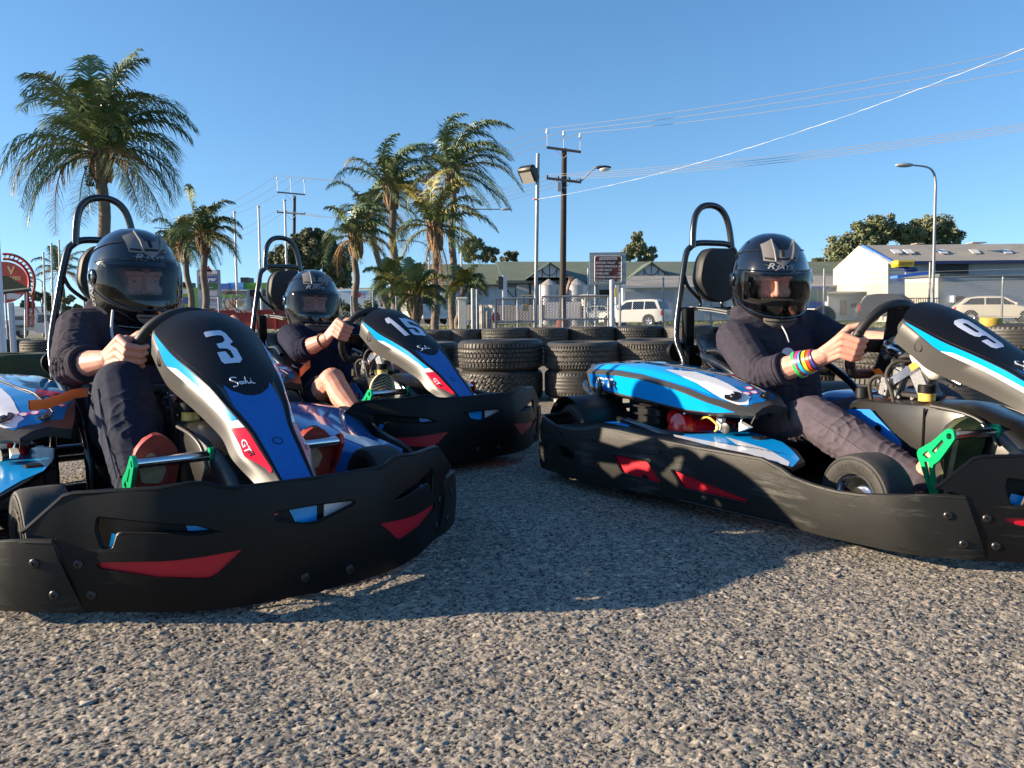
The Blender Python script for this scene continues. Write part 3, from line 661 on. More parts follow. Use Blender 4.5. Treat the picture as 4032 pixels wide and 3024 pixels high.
    def dec(name,polys,m,h=.0015,d=(.25,.25)):
        a=MB(); 
        for p in polys: flat(a,[p],lambda x,y,z:CS(x,y,h),0,d)
        return a.build(name,m,ec,40,fix=False)
    dec('cyan_sticker',[rnd([(1.9,.08),(1.75,.9),(4.5,.93),(6.9,.86),(7.3,.5),(6.6,.08),(4,.06)],.15)],M['cyan'])
    dec('blue_sticker',[[(.15,.1),(.15,.88),(1.75,.9),(1.9,.08)]],M['blue'])
    dec('top_sticker',[[(.3,1.35),(.3,3.9),(4.6,3.9),(5.5,3.9),(7.4,3.6),(7.7,2.6),(7.5,1.5),(6,1.3)]],M['bluegloss'],.001)
    dec('cyan_flash',[[(.4,1.4),(1.4,2.6),(3.0,2.4),(6.1,1.45),(4.0,1.36)]],M['cyan'],.0018)
    dec('white_flash',[[(3.2,2.25),(3.9,2.6),(5.7,2.5),(7.2,2.3),(7.5,1.7),(7.2,1.42),(6.4,1.48)]],M['white'],.0022)
    a=MB(); a.tube([CS(u/4,2.3+1.0*math.sin(u/30*PI*.5)*0+ (u/28)*1.0,.003) for u in range(2,29)],.003,6); a.build('seam_line',M['cap'],ec,60)
    for (u,v,rr_) in ((6.75,1.85,.028),(7.35,3.0,.02)):
        a=MB(); p=CS(u,v,.003); a.lathe([(rr_,0),(rr_*.96,.003),(rr_*.4,.002)],p,(.25,-.35,1),22,0); a.lathe([(rr_*.38,.002),(rr_*.3,.006),(.0004,.006)],p,(.25,-.35,1),14,1); a.build('bolt',[M['cap'],M['darkmetal']],ec)
    g=MB(); text(g,'GT',lambda x,y,h=0:CS(.55+x*1.0,.28+y*.8,.0025),.8,(.2,.2),mi=0,shear=.2,bold=.015); text(g,'R',lambda x,y,h=0:CS(1.5+x,.25+y*.8,.0025),.7,(.2,.2),mi=1,shear=.2,bold=.015)
    for k in range(3):   # warning roundels
        if k==0: g.build('cover_lettering',[M['num'],M['cap']],ec,40,fix=False); g=MB()
        c=(6.1+k*.38,3.35-k*.42)
        for dd in (0,.33):
            flat(g,[oval(c[0]+dd*.15,c[1]+dd-.1,.17,.15),oval(c[0]+dd*.15,c[1]+dd-.1,.135,.11)],lambda x,y,z:CS(x,y,.0028),0,(0,0),2); flat(g,[oval(c[0]+dd*.15,c[1]+dd-.1,.135,.11)],lambda x,y,z:CS(x,y,.0026),0,(0,0),0)
    flat(g,[[(4.3,3.2),(4.5,3.8),(4.9,3.5),(5.4,3.85),(5.2,3.3),(5.6,3.0),(4.9,3.1)]],lambda x,y,z:CS(x,y,.0026),0,(.25,.25),2)
    g.build('warning_sticker',[M['num'],M['cap'],M['red']],ec,40,fix=False)
    # ---- rear guard tubes
    mb=MB()
    mb.tube(spline([(-.60,-.30,.400),(-.655,-.44,.398),(-.66,-.50,.392),(-.60,-.52,.390),(-.535,-.545,.375),(-.515,-.555,.34),(-.515,-.555,.29)],6),.0095,10)
    mb.tube(spline([(-.66,-.30,.33),(-.70,-.42,.327),(-.695,-.51,.318),(-.62,-.54,.30),(-.52,-.56,.272),(-.45,-.565,.255)],6),.0155,12)
    mb.build('rear_guard',M['tube'],K,60)
    mb=MB(); mb.tube(spline([(-.455,-.56,.17),(-.45,-.555,.195),(-.41,-.55,.205),(-.30,-.56,.208),(-.15,-.575,.205),(-.04,-.57,.198),(.0,-.52,.195),(.02,-.44,.19)],6),.016,12); mb.build('exhaust_guard',M['tube'],K,60)
    # ---- engine
    mb=MB()
    mb.box((-.10,-.42,.225),(.16,.13,.06),Matrix.Rotation(R_(12),3,'Y'),0,.015); mb.lathe([(.0003,-.02),(.045,-.02),(.055,0),(.05,.03),(.02,.04),(.0003,.04)],(-.06,-.49,.21),(0,-1,.2),18,0); mb.box((.04,-.40,.245),(.10,.03,.02),Matrix.Rotation(R_(15),3,'Y'),0,.004)
    mb.box((-.12,-.38,.15),(.22,.20,.10),None,1,.01); mb.box((-.3,-.40,.19),(.14,.16,.16),None,1,.01)
    for k in range(6): mb.box((-.30,-.40,.12+k*.028),(.16,.18,.006),None,1)
    mb.box((.07,-.435,.24),(.028,.02,.045),Matrix.Rotation(R_(6),3,'Y'),2,.002); mb.prism([(.0,0),(.045,.018),(.0,.03)],.02,lambda x,y,z:(.155+x,-.43+z,.225+y),2)
    mb.lathe([(.018,0),(.018,.03),(.01,.032),(.0003,.032)],(.10,-.42,.23),(.3,-1,0),14,1); mb.lathe([(.008,0),(.008,.02),(.0003,.02)],(-.02,-.50,.20),(.2,-1,.3),10,3)
    for (x,y,z) in ((.15,-.42,.245),(.05,-.42,.27),(-.05,-.5,.245)): mb.cyl((x,y,z),(x,y+.01,z+.03),.003,mi=3)
    mb.box((.10,-.36,.14),(.14,.10,.10),None,1,.008); mb.box((.20,-.38,.17),(.05,.05,.08),None,1,.006)
    mb.tube(spline([(.0,-.46,.25),(.05,-.47,.262),(.09,-.46,.235),(.06,-.45,.215)],5),.004,6,mi=4)
    mb.build('engine',[M['redeng'],M['darkmetal'],M['cream'],M['chrome'],M['oil']],K,35)
    mb=MB(); mb.box((-.52,-.36,.22),(.10,.06,.22),None,0,.01); mb.box((-.47,-.50,.2),(.03,.03,.2),None,0,.004); mb.build('battery_box',M['plastic'],K)
    # rear bumper
    mb=MB(); mb.tube(spline([(-.56,-.60,.135),(-.66,-.56,.135),(-.74,-.45,.135),(-.76,0,.135),(-.74,.45,.135),(-.66,.56,.135),(-.56,.60,.135)],5),[.05]*31,8,flat=((1,0,0),.25))
    for z in (.06,.21): mb.tube(spline([(-.56,-.60,z),(-.66,-.56,z),(-.74,-.45,z),(-.76,0,z),(-.74,.45,z),(-.66,.56,z),(-.56,.60,z)],5),.012,8)
    mb.build('rear_bumper',M['plastic'],K,60)
    # belts
    for sg in (-1,1):
        mb=MB(); P=[Vector((-.545,sg*.10,.620)),Vector((-.40,sg*.11,.612)),Vector((-.28,sg*.12,.60))]
        for dz in (0,.009): mb.loft([[p+Vector((0,-.014,dz)),p+Vector((0,.014,dz)),p+Vector((0,.014,dz+.003)),p+Vector((0,-.014,dz+.003))] for p in P],closed=True)
        mb.build('shoulder_belt',M['silver'],K,30)
    return K
def lap_strap(K,pts,wv,m,name):
    a=MB(); P=[Vector(p) for p in pts]; a.loft([[p-Vector(wv),p+Vector(wv),p+Vector(wv)+Vector((0,-.004,.003)),p-Vector(wv)+Vector((0,-.004,.003))] for p in P],closed=True); return a.build(name,m,K,60)
KP={3:(-1.1646,2.66452,-.89679,-.01211),15:(-.87862,4.0907,-.86904,.01502),9:(1.05808,2.95733,-1.14718,-.00503)}
kart_lab={3:'blue and black go-kart numbered 3 at the front left',15:'blue and black go-kart numbered 15 waiting behind the left one',9:'blue and black go-kart numbered 9 on the right, partly cut off'}
K0=make_kart(); KART={}
for i,k in enumerate((3,15,9)):
    o=K0 if i==0 else copy_tree(K0); KART[k]=o
for k,o in KART.items():
    x,y,yaw,pi_=KP[k]; o.location=(x,y,0); o.rotation_euler=(0,-pi_,yaw); o.scale=(1,1,1)
    tag(o,kart_lab[k],'go-kart','go-karts lined up on the gravel')
    fp=[c for c in o.children if c.name.startswith('front_panel')][0]; digits(str(k),fp,None)
def kw(k,p):
    x,y,yaw,pi_=KP[k]; p=Vector(p); c,s=math.cos(yaw),math.sin(yaw)
    return Vector((x+c*p.x-s*p.y,y+s*p.x+c*p.y,p.z+p.x*pi_))
lap_strap(KART[3],[(.13,-.22,.395),(.20,-.27,.398),(.26,-.31,.392),(.33,-.36,.388),(.38,-.405,.392)],(0,.0,.012),M['orange'],'orange_strap')
lap_strap(KART[15],[(.10,-.18,.385),(.17,-.24,.37),(.22,-.29,.35)],(0,0,.016),M['orange'],'orange_strap')
lap_strap(KART[9],[(.335,-.03,.42),(.36,.0,.37),(.375,.02,.33)],(.014,0,.004),M['orange'],'orange_strap')
lap_strap(KART[9],[(.33,.02,.36),(.34,.05,.30),(.345,.07,.25)],(.016,0,.004),M['strapblue'],'blue_strap')
# ================= people and helmets
def skinmat():
    m=mat('skin',(.60,.33,.245),.52,spec=.35,var=(28,.10,(.54,.22,.16)),bump=(420,.25,.0006)); b=m.node_tree.nodes['Principled BSDF']
    b.inputs['Subsurface Weight'].default_value=.12; b.inputs['Subsurface Radius'].default_value=(.02,.008,.004); b.inputs['Subsurface Scale'].default_value=.4; return m
PM=dict(skin=skinmat(),
 navy=mat('navy_fleece',(.022,.024,.045),.85,sheen=.5,bump=(900,.5,.0012),var=(60,.2)),
 navy2=mat('navy_jersey',(.014,.015,.034),.9,spec=.15,bump=(900,.5,.001),var=(60,.2)),
 slate=mat('slate_fleece',(.040,.036,.049),.9,spec=.12,bump=(900,.5,.0012),var=(60,.18)),
 cotton=mat('navy_cotton',(.014,.019,.038),.85,spec=.2,bump=(1100,.4,.0008),var=(25,.25)),
 greycot=mat('grey_mauve_cotton',(.085,.070,.085),.85,spec=.2,bump=(1100,.4,.0008),var=(25,.15)),
 helm=mat('black_gloss_shell',(.004,.004,.005),.09,spec=.5,coat=1),
 liner=mat('black_liner',(.008,.008,.008),.9,bump=(300,.4,.002)),
 vent=mat('silver_vent',(.20,.185,.175),.3,.15),
 brand=mat('helmet_lettering',(.24,.25,.27),.4),
 redleather=mat('worn_red_leather',(.30,.035,.022),.5,var=(30,.3),bump=(150,.4,.001)),
 beige=mat('worn_beige_sole',(.42,.30,.17),.7,var=(40,.25)),
 cream2=mat('pale_midsole',(.55,.45,.28),.6,var=(40,.2)),
 darksole=mat('dark_rubber_sole',(.03,.028,.024),.6,var=(30,.4)),
 greensole=mat('green_black_shoe',(.018,.022,.012),.6,var=(14,.6,(.07,.09,.02))),
 cord=mat('white_cord',(.6,.6,.62),.7),eye=mat('eye_white',(.28,.24,.21),.5),iris=mat('iris_dark',(.02,.014,.01),.6),
 hair=mat('dark_brown_hair',(.03,.018,.01),.6,bump=(200,.8,.002)))
def visormat(name,tint,gl):
    m=bpy.data.materials.new(name); m.use_nodes=True; n=m.node_tree; n.nodes.clear(); L=n.links
    o=n.nodes.new('ShaderNodeOutputMaterial'); t=n.nodes.new('ShaderNodeBsdfTransparent'); t.inputs[0].default_value=(*tint,1)
    g=n.nodes.new('ShaderNodeBsdfGlossy'); g.inputs['Roughness'].default_value=.03; g.inputs[0].default_value=(.95,.97,1,1)
    f=n.nodes.new('ShaderNodeFresnel'); f.inputs[0].default_value=gl; mx=n.nodes.new('ShaderNodeMixShader')
    L.new(f.outputs[0],mx.inputs[0]); L.new(t.outputs[0],mx.inputs[1]); L.new(g.outputs[0],mx.inputs[2]); L.new(mx.outputs[0],o.inputs[0]); return m
VIS={3:visormat('smoked_visor',(.66,.68,.70),1.38),15:visormat('tinted_visor',(.72,.73,.75),1.36),9:visormat('clear_visor',(.86,.86,.86),1.3)}
HZ=[-.150,-.145,-.115,-.08,-.04,0,.04,.09,.125,.145,.150]
HF=[.140,.150,.172,.176,.168,.160,.150,.125,.088,.043,.001]; HB=[.115,.12,.135,.150,.158,.160,.155,.135,.098,.048,.001]; HW=[.088,.095,.108,.120,.127,.128,.123,.103,.074,.038,.001]
def _sm(zs,vs):
    P=spline([(z,v,0) for z,v in zip(zs,vs)],6); return [p.x for p in P],[p.y for p in P]
_F=_sm(HZ,HF);_B=_sm(HZ,HB);_W=_sm(HZ,HW)
def HS(az,z,h=0,s=1):
    a=interp(z,*_F) if math.cos(az)>0 else interp(z,*_B); b=interp(z,*_W)
    zz=z
    if h or s!=1:
        p=Vector((a*math.cos(az),b*math.sin(az),z*1.02)); n=Vector((p.x/.16**2,p.y/.128**2,p.z*(1/.15**2 if z>0 else .2/.15**2))).normalized(); return p*s+n*h
    return Vector((a*math.cos(az),b*math.sin(az),z))
def hx(y,z,h=0):
    b=interp(z,*_W); s=max(-.97,min(.97,y/b)); return HS(math.asin(s),z,h)
def make_helmet(k,parent,M4):
    T=lambda p:(M4@Vector(p))
    OA=R_(60); Z0,Z1=-.058,.036
    zs=[-.150,-.145,-.13,-.115,-.1,-.085,-.07,Z0,-.045,-.03,-.015,0,.018,Z1,.05,.065,.08,.095,.11,.122,.132,.140,.146,.1495]
    na=72
    def shell(mb,h,s,mi,zz):
        idx={}; vs=[]; fs=[]
        for j,z in enumerate(zz):
            for i in range(na):
                az=2*PI*i/na-PI; q=HS(az,z,h,s)
                # crease lines along the crown
                idx[j,i]=len(vs); vs.append(T(q))
        for j in range(len(zz)-1):
            for i in range(na):
                az=2*PI*(i+.5)/na-PI; zc=(zz[j]+zz[j+1])/2
                if abs(az)<OA and Z0<zc<Z1: continue
                fs.append((idx[j,i],idx[j,(i+1)%na],idx[j+1,(i+1)%na],idx[j+1,i]))
        mb.add(vs,fs,mi); return idx
    mb=MB(); shell(mb,0,1,0,zs); mb.add([T(HS(2*PI*i/na-PI,.1495)) for i in range(na)],[tuple(range(na))])
    mb.tube([T(HS(2*PI*i/na,-.149)) for i in range(na)],.006,8,closed=True,mi=0)
    hel=mb.build('helmet',PM['helm'],parent,50)
    mb=MB(); shell(mb,0,.86,0,zs); mb.loft([[T(HS(2*PI*i/na-PI,-.150,0,1)) for i in range(na+1)],[T(HS(2*PI*i/na-PI,-.150,0,.86)) for i in range(na+1)]])
    # rim of the eye port
    rim=[]
    for i in range(25): rim.append((-OA+2*OA*i/24,Z1))
    for i in range(1,8): rim.append((OA,Z1+(Z0-Z1)*i/8))
    for i in range(25): rim.append((OA-2*OA*i/24,Z0))
    for i in range(1,8): rim.append((-OA,Z0+(Z1-Z0)*i/8))
    mb.loft([[T(HS(a,z,.001)) for a,z in rim+rim[:1]],[T(HS(a,z,0,.86)) for a,z in rim+rim[:1]]])
    mb.tube([T(HS(a,z,.001)) for a,z in rim],.004,6,closed=True)
    mb.box(T((.108,0,-.062)),(.05,.10,.02),M4.to_3x3())
    for sg in(-1,1): mb.ell(T((.02,sg*.078,-.035)),(.07,.022,.05),M4.to_3x3())
    mb.build('helmet_liner',PM['liner'],hel,60)
    a0=R_(82); lift={3:.010,15:.002,9:0}[k]
    mb=MB(); rows=[]
    for j in range(13):
        t=j/12; r=[]
        for i in range(41):
            az=-a0+2*a0*i/40; e=(abs(az)/a0)**3; zt=.047-.018*e+lift; zb=-.094+.05*e+lift*.5
            r.append(T(HS(az,zb+(zt-zb)*t,.007)))
        rows.append(r)
    mb.loft(rows); vis=mb.build('visor',VIS[k],hel,60)
    mb=MB(); mb.tube(rows[0],.003,6); mb.tube(rows[-1],.0015,6)
    for sg in (-1,1): mb.lathe([(.026,.0),(.026,.006),(.021,.010),(.012,.011),(.010,.007),(.0004,.007)],T(HS(sg*R_(84),-.004,.003)),M4.to_3x3()@Vector((.05,sg,0)),22)
    mb.build('visor_trim',PM['helm'],vis,50)
    # vents
    k1=.000418
    vp=[(-165,20),(-112,82),(-52,30),(-34,22),(30,22),(62,95),(145,52),(145,-62),(62,-66),(8,-98),(-62,-50),(-104,-64)]
    V=lambda y,z,h=0:T(hx(-y,.100+z*.92,.003+h))
    mb=MB(); flat(mb,[[(x*k1,z*k1) for x,z in vp]],V,.006,(.012,.012))
    for (x0,z0,x1,z1) in ((-112,78,-60,-48),(62,90,58,-60)): mb.tube([V(x0*k1,z0*k1,.002),V((x0+x1)/2*k1,(z0+z1)/2*k1,.003),V(x1*k1,z1*k1,.002)],.0035,6)
    o=mb.build('forehead_vent',PM['vent'],hel,20)
    mb=MB()
    for r_ in ([(-8,25),(14,25),(14,-25),(-8,-25)],[(-95,-36),(-65,-36),(-68,-48),(-98,-46)],[(-45,-36),(50,-36),(45,-50),(-40,-50)],[(75,-40),(135,-36),(135,-48),(75,-52)]): flat(mb,[[(x*k1,z*k1) for x,z in r_]],lambda y,z,h=0:V(y,z,.0015+h),.002,(.01,.01))
    mb.build('vent_slot',PM['liner'],o)
    mb=MB(); C=lambda y,z,h=0:T(hx(y,z,.003+h))
    flat(mb,[rnd([(-.058,-.104),(.058,-.104),(.050,-.122),(.022,-.140),(-.022,-.140),(-.050,-.122)],.006)],C,.005,(.012,.012)); o=mb.build('chin_vent',PM['vent'],hel,20)
    mb=MB(); flat(mb,[[(-.05,-.110),(.05,-.110),(.048,-.114),(-.048,-.114)]],lambda y,z,h=0:C(y,z,.001+h),.002,(.01,0)); mb.build('vent_slot',PM['liner'],o)
    mb=MB()
    text(mb,'R',lambda x,y,h=0:T(hx(x-.052,.0535+y*.8,.006)),.030,(.01,.01),shear=.35,wid=1.15,bold=.0006)
    text(mb,'JAYS',lambda x,y,h=0:T(hx(x-.026,.0535+y*.8,.006)),.021,(.01,.01),shear=.35,wid=1.25,bold=.0004)
    flat(mb,[[(-.062,.064),(-.03,.064),(.0,.0595),(-.03,.0625)]],lambda x,y,h=0:T(hx(x,y,.004)),0,(.01,.01))
    mb.build('helmet_lettering',PM['brand'],hel,40,fix=False)
    if k==3:
        mb=MB(); text(mb,'RJAYS',lambda x,y,h=0:T(HS(-R_(88)-y*8,-.02-x,.0022)),.028,(.01,.01),bold=.0006); mb.build('side_lettering',PM['num2'] if 'num2' in PM else PM['brand'],hel,40,fix=False)
    mb=MB()
    for sg in (-1,1): mb.tube([T(HS(sg*R_(a),z,.0008)) for a,z in zip(range(150,40,-8),[.02+.085*math.sin((150-a)/110*PI*.5) for a in range(150,40,-8)])],.0015,5)
    mb.build('shell_seam',PM['liner'],hel,60)
    return hel
def wrinkle(me,folds,fine=.0):
    co=getco(me); no=getno(me); d=np.zeros(len(co)); msk=.5+.5*np.sin(co@np.array([29,-33,19.])+1.3)*np.sin(co@np.array([17,23,-39.])+.4)
    for c,ax,lam,amp,rad in folds:
        c=np.array(c);ax=np.array(Vector(ax).normalized()); q=co-c
        t=q@ax; wv=.75*np.sin(q@np.array([23,13,-19.])+1)+.5*np.sin(q@np.array([-17,33,29.])+c[0]*50)+.2*np.sin(q@np.array([67,-59,71.]))
        r=1-np.abs(np.sin(PI*(t/lam+wv))); w=np.exp(-((q**2).sum(1))/rad**2); d+=amp*w*(r**2.2-.25)*(.35+.9*msk)
    if fine: d+=fine*(np.sin(co@np.array([63,41,-52.]))+np.sin(co@np.array([-37,71,64.]))+np.sin(co@np.array([21,-83,45.])))/3
    setco(me,co+no*d[:,None])
def hand(mb,G,T,O,F,wrist,s=1,elbow=None):
    pt=lambda th,r,t:G+O*(math.cos(R_(th))*r)+F*(math.sin(R_(th))*r)+T*t
    ts=(.034,.012,-.010,-.030); rr=(.0098,.0100,.0095,.0085)
    for i,(t,r) in enumerate(zip(ts,rr)):
        kn=pt(38+i*3,.045-.002*i,t); p1=pt(104,.040-.001*i,t*.98-.002); p2=pt(165,.032,t*.95-.003); p3=pt(222,.0275,t*.93-.003)
        mb.cap(kn,p1,r*1.22,r*1.05); mb.cap(p1,p2,r*1.08,r*.95); mb.cap(p2,p3,r*.98,r*.82)
        mb.cap(wrist+(T*t)*.55,kn,.0165,r*1.25)
    mb.cap(wrist+T*.012,pt(5,.036,.025),.018,.016); mb.cap(wrist-T*.010,pt(0,.036,-.018),.019,.016)
    b=wrist*.55+pt(-22,.038,.03)*.45; m=pt(-48,.036,.046); e=pt(-92,.029,.060); e2=pt(-128,.026,.066)
    mb.cap(b,m,.016,.0125); mb.cap(m,e,.0118,.0105); mb.cap(e,e2,.0108,.0085)
def face(mb,Mh,k):
    T=lambda x,y,z:Mh@Vector((x,y,z)); R=Mh.to_3x3()
    if k==9:
        for s in (-1,1): mb.cap(T(.0665,s*.020,-.007),T(.0555,s*.043,-.008),.0088,.0078)
    mb.ell(T(-.02,0,.01),(.098,.077,.100),R); mb.ell(T(.018,0,-.045),(.066,.058,.070),R); mb.cap(T(.060,0,-.108),T(.052,0,-.095),.020,.03)
    for s in (-1,1):
        mb.ell(T(.050,s*.038,-.040),(.026,.024,.026),R); mb.cap(T(.074,s*.014,.020),T(.056,s*.050,.018),.011,.012)
        mb.cap(T(.069,s*.020,-.0165),T(.056,s*.046,-.013),.0065,.006); mb.cap(T(.066,s*.019,.0015),T(.054,s*.045,.0005),.0085,.0075)
        mb.ell(T(-.01,s*.078,-.02),(.018,.008,.03),R)
    mb.cap(T(.078,0,.012),T(.096,0,-.036),.0072,.0105); mb.cap(T(.088,-.012,-.041),T(.088,.012,-.041),.0095,.0095)
    mb.cap(T(.076,-.020,-.070),T(.076,.020,-.070),.006,.006); mb.cap(T(.082,-.012,-.069),T(.082,.012,-.069),.006,.006); mb.cap(T(.078,-.014,-.081),T(.078,.014,-.081),.0065,.0065)
def shoe(P,K,heel,toe,sn,mats,pattern,wd=1.0):
    heel=Vector(heel);toe=Vector(toe); Lx=(toe-heel); Ln=Lx.length; Lx.normalize(); S=Vector(sn); S=(S-Lx*S.dot(Lx)).normalized(); W=Lx.cross(S)
    t=[0,.03,.1,.25,.42,.6,.75,.87,.95,1]; w=[.012,.024,.033,.035,.033,.042,.047,.041,.026,.008]; hh=[.03,.055,.072,.078,.074,.062,.052,.044,.032,.012]
    mb=MB(); rows=[]
    for a,b,c in zip(t,w,hh):
        b*=wd; rows.append([heel+Lx*(a*Ln)+W*(math.cos(q)*b*(1 if math.sin(q)<.5 else .9))-S*(c*(.5-.5*math.cos(0)) + (c*.5+c*.5*math.sin(q)) if False else (c*(max(0,math.sin(q))**.8))) + S*0 for q in [2*PI*i/20 for i in range(20)]])
    # flatten underside
    r2=[]
    for a,b,c in zip(t,w,hh):
        b*=wd; r=[]
        for i in range(20):
            q=2*PI*i/20; cx=math.cos(q); sy=math.sin(q); x=(abs(cx)**.8)*(1 if cx>=0 else -1)*b; y=c*(sy**.8 if sy>0 else 0)+(.0 if sy>0 else -abs(sy)**.3*.008)
            r.append(heel+Lx*(a*Ln)+W*x-S*y)
        r2.append(r)
    rr=[]; 
    for i in range(len(r2)-1):
        for f in (0,.5): rr.append([p*(1-f)+q*f for p,q in zip(r2[i],r2[i+1])])
    rr.append(r2[-1]); mb.loft(rr,closed=True); mb.add(r2[0],[tuple(range(20))]); mb.add(r2[-1],[tuple(range(20))])
    sh=mb.build('shoe',mats[0],P,60)
    out=[]; to=spline([(a*Ln,b*wd*1.0,0) for a,b in zip(t,w)],4); out=[(p.x,p.y) for p in to]+[(p.x,-p.y) for p in to[::-1]]
    f=lambda x,y,h=0:heel+Lx*x+W*y+S*(.009+h)
    mb=MB(); flat(mb,[out],f,.014,(.05,0)); so=mb.build('sole',mats[1],sh,30)
    mb=MB()
    if pattern=='rib':
        for i in range(22):
            x=.02+i*.0125
            if x>Ln-.012: break
            ww=interp(x/Ln,t,w)*wd*.86; flat(mb,[[(x,-ww),(x+.006,-ww),(x+.006+.018,ww*.2),(x+.018,ww*.2)]],lambda a,b,h=0:f(min(a,Ln-.004),b,.0035+h),.004,(0,0))
            flat(mb,[[(x,ww*.9),(x+.005,ww*.9),(x+.02,ww*.25),(x+.015,ww*.25)]],lambda a,b,h=0:f(min(a,Ln-.004),b,.0035+h),.004,(0,0))
        mb.build('tread',mats[2],so,20)
    elif pattern=='patch':
        flat(mb,[rnd([(Ln*.60,-.030*wd),(Ln*.58,.010),(Ln*.70,.024),(Ln*.80,.005),(Ln*.86,-.012),(Ln*.78,-.036*wd)],.008)],lambda a,b,h=0:f(a,b,.001+h),.002,(0,0)); mb.build('worn_patch',mats[2],so,20)
    else:
        flat(mb,[rnd([(.03,-.028),(.03,-.012),(Ln*.9,-.022),(Ln*.88,-.034)],.004)],lambda a,b,h=0:f(a,b,.0015+h),.004,(0,0))
        mb.build('worn_edge',mats[2],so,20)
    return sh
def band_ring(P,c,ax,r,m,name='wristband',wd=.010,lab=None,squash=1):
    mb=MB(); ax=Vector(ax).normalized(); x,y=frame(ax); rows=[]
    for h,e in ((-wd/2,0),(-wd/2,.0022),(wd/2,.0022),(wd/2,0)):
        rows.append([Vector(c)+x*math.cos(a)*(r+e)+y*math.sin(a)*(r+e)*squash+ax*h for a in [2*PI*i/28 for i in range(28)]])
    mb.loft(rows+rows[:1],closed=True); o=mb.build(name,m,P,40)
    if lab: o['label']=lab
    return o
def make_person(k,sp):
    x,y,yaw,pi_=KP[k]; P=empty('person'); base=Vector((-.2,0,.08)); P.location=kw(k,base); P.rotation_euler=(0,-pi_,yaw)
    V=lambda *p:Vector(p)-base
    J={n:Vector(p)-base for n,p in sp['J'].items()}
    sw=Vector((.338,0,.50))-base; U=Vector((math.sin(R_(21)),0,math.cos(R_(21)))); Yv=Vector((0,1,0)); N=Vector((math.cos(R_(21)),0,-math.sin(R_(21))))
    hc=J['head']; Mh=Matrix.Translation(hc)@Matrix.Rotation(sp['yaw'],4,'Z')@Matrix.Rotation(sp['pitch'],4,'Y')@Matrix.Rotation(sp.get('roll',0),4,'X')@Matrix.Scale(sp.get('hs',1.06),4)
    Mf=Matrix.Translation(hc)@Mh.to_3x3().normalized().to_4x4()@Matrix.Translation((.012,0,-.004))@Matrix.Scale(1.03,4)
    mb=MB()
    face(mb,Mf,k)
    neck=hc+Mh.to_3x3()@Vector((-.03,0,-.10)); chest=(J['sR']+J['sL'])/2; pel=(J['hR']+J['hL'])/2
    mb.cap(hc+Mh.to_3x3()@Vector((-.02,0,-.05)),chest+Vector((0,0,.02)),.055,.06)
    mb.cap(chest+Vector((0,0,-.05)),pel*.5+chest*.5,.10,.105); mb.cap(pel*.5+chest*.5,pel+Vector((0,0,.04)),.105,.11)
    mb.cap(chest,J['sR'],.06,.048); mb.cap(chest,J['sL'],.06,.048); mb.cap(pel,J['hR'],.09,.08); mb.cap(pel,J['hL'],.09,.08)
    for s in 'RL':
        mb.cap(J['s'+s],J['e'+s],.046,.040); a=J['e'+s]; b=J['w'+s]; m_=a*.65+b*.35
        mb.cap(a,m_,.040,.0425); mb.cap(m_,b,.0425,.0285); mb.cap(b,b+(b-a).normalized()*.012,.0285,.026)
        mb.cap(J['h'+s],J['k'+s],.075,.056); a=J['k'+s]; b=J['a'+s]; d=(b-a); back=(Vector((-.3,0,-1))).normalized()
        mb.cap(a,a+d*.12,.056,.050); mb.cap(a+d*.10,a+d*.32+back*.012,.050,.054); mb.cap(a+d*.32+back*.012,a+d*.85,.054,.033); mb.cap(a+d*.85,b,.033,.034)
        toe=J['t'+s]; mb.cap(b,b*.5+toe*.5,.034,.028); mb.cap(b*.5+toe*.5,toe,.028,.022)
        sg=-1 if s=='R' else 1; an=sp['grip'][s]
        G=sw+Yv*math.cos(an)*.139+U*math.sin(an)*.139; Tg=(-Yv*math.sin(an)+U*math.cos(an)); Tg=Tg if Tg.z>0 else -Tg
        wr=J['w'+s]; O=(wr-G); O-=Tg*O.dot(Tg); O.normalize(); Fd=Tg.cross(O); Fd=Fd if Fd.dot(N)>0 else -Fd
        hand(mb,G,Tg,O,Fd,wr)
    me=voxel(mb,.0026,4,.5,'body'); b=link(me,'body',PM['skin'],P)
    mb=MB(); R3=Mf.to_3x3()
    for s in (-1,1): mb.ell(Mf@Vector((.0555,s*.031,-.007)),(.0118,.0118,.0118),R3,16,12,0); mb.ell(Mf@Vector((.0645,s*.030,-.0085)),(.0036,.0056,.0056),R3,12,8,1)
    mb.build('eyes',[PM['eye'],PM['iris']],b,60)
    mb=MB()
    for s in (-1,1): mb.tube([Mf@Vector((.082,s*.013,.026)),Mf@Vector((.077,s*.030,.030)),Mf@Vector((.064,s*.050,.024))],[.0035,.0042,.002],6)
    mb.build('eyebrows',PM['hair'],b,60)
    make_helmet(k,P,Mh)
    # ---- top
    mb=MB(); t=sp['top']; th=sp.get('thick',.012)
    mid=pel*.45+chest*.55
    mb.cap(chest+Vector((.01,-.05,-.07)),mid+Vector((.02,-.045,0)),.098+th,.10+th); mb.cap(chest+Vector((.01,.05,-.07)),mid+Vector((.02,.045,0)),.098+th,.10+th)
    mb.cap(mid+Vector((.02,-.05,0)),pel+Vector((.03,-.05,.06)),.10+th,.105+th); mb.cap(mid+Vector((.02,.05,0)),pel+Vector((.03,.05,.06)),.10+th,.105+th)
    mb.cap(chest+Vector((0,-.03,.0)),J['sR'],.07+th,.054+th); mb.cap(chest+Vector((0,.03,0)),J['sL'],.07+th,.054+th)
    mb.cap(chest+Vector((0,0,.0)),neck*.5+chest*.5+Vector((0,0,-.01)),.085+th,.064)
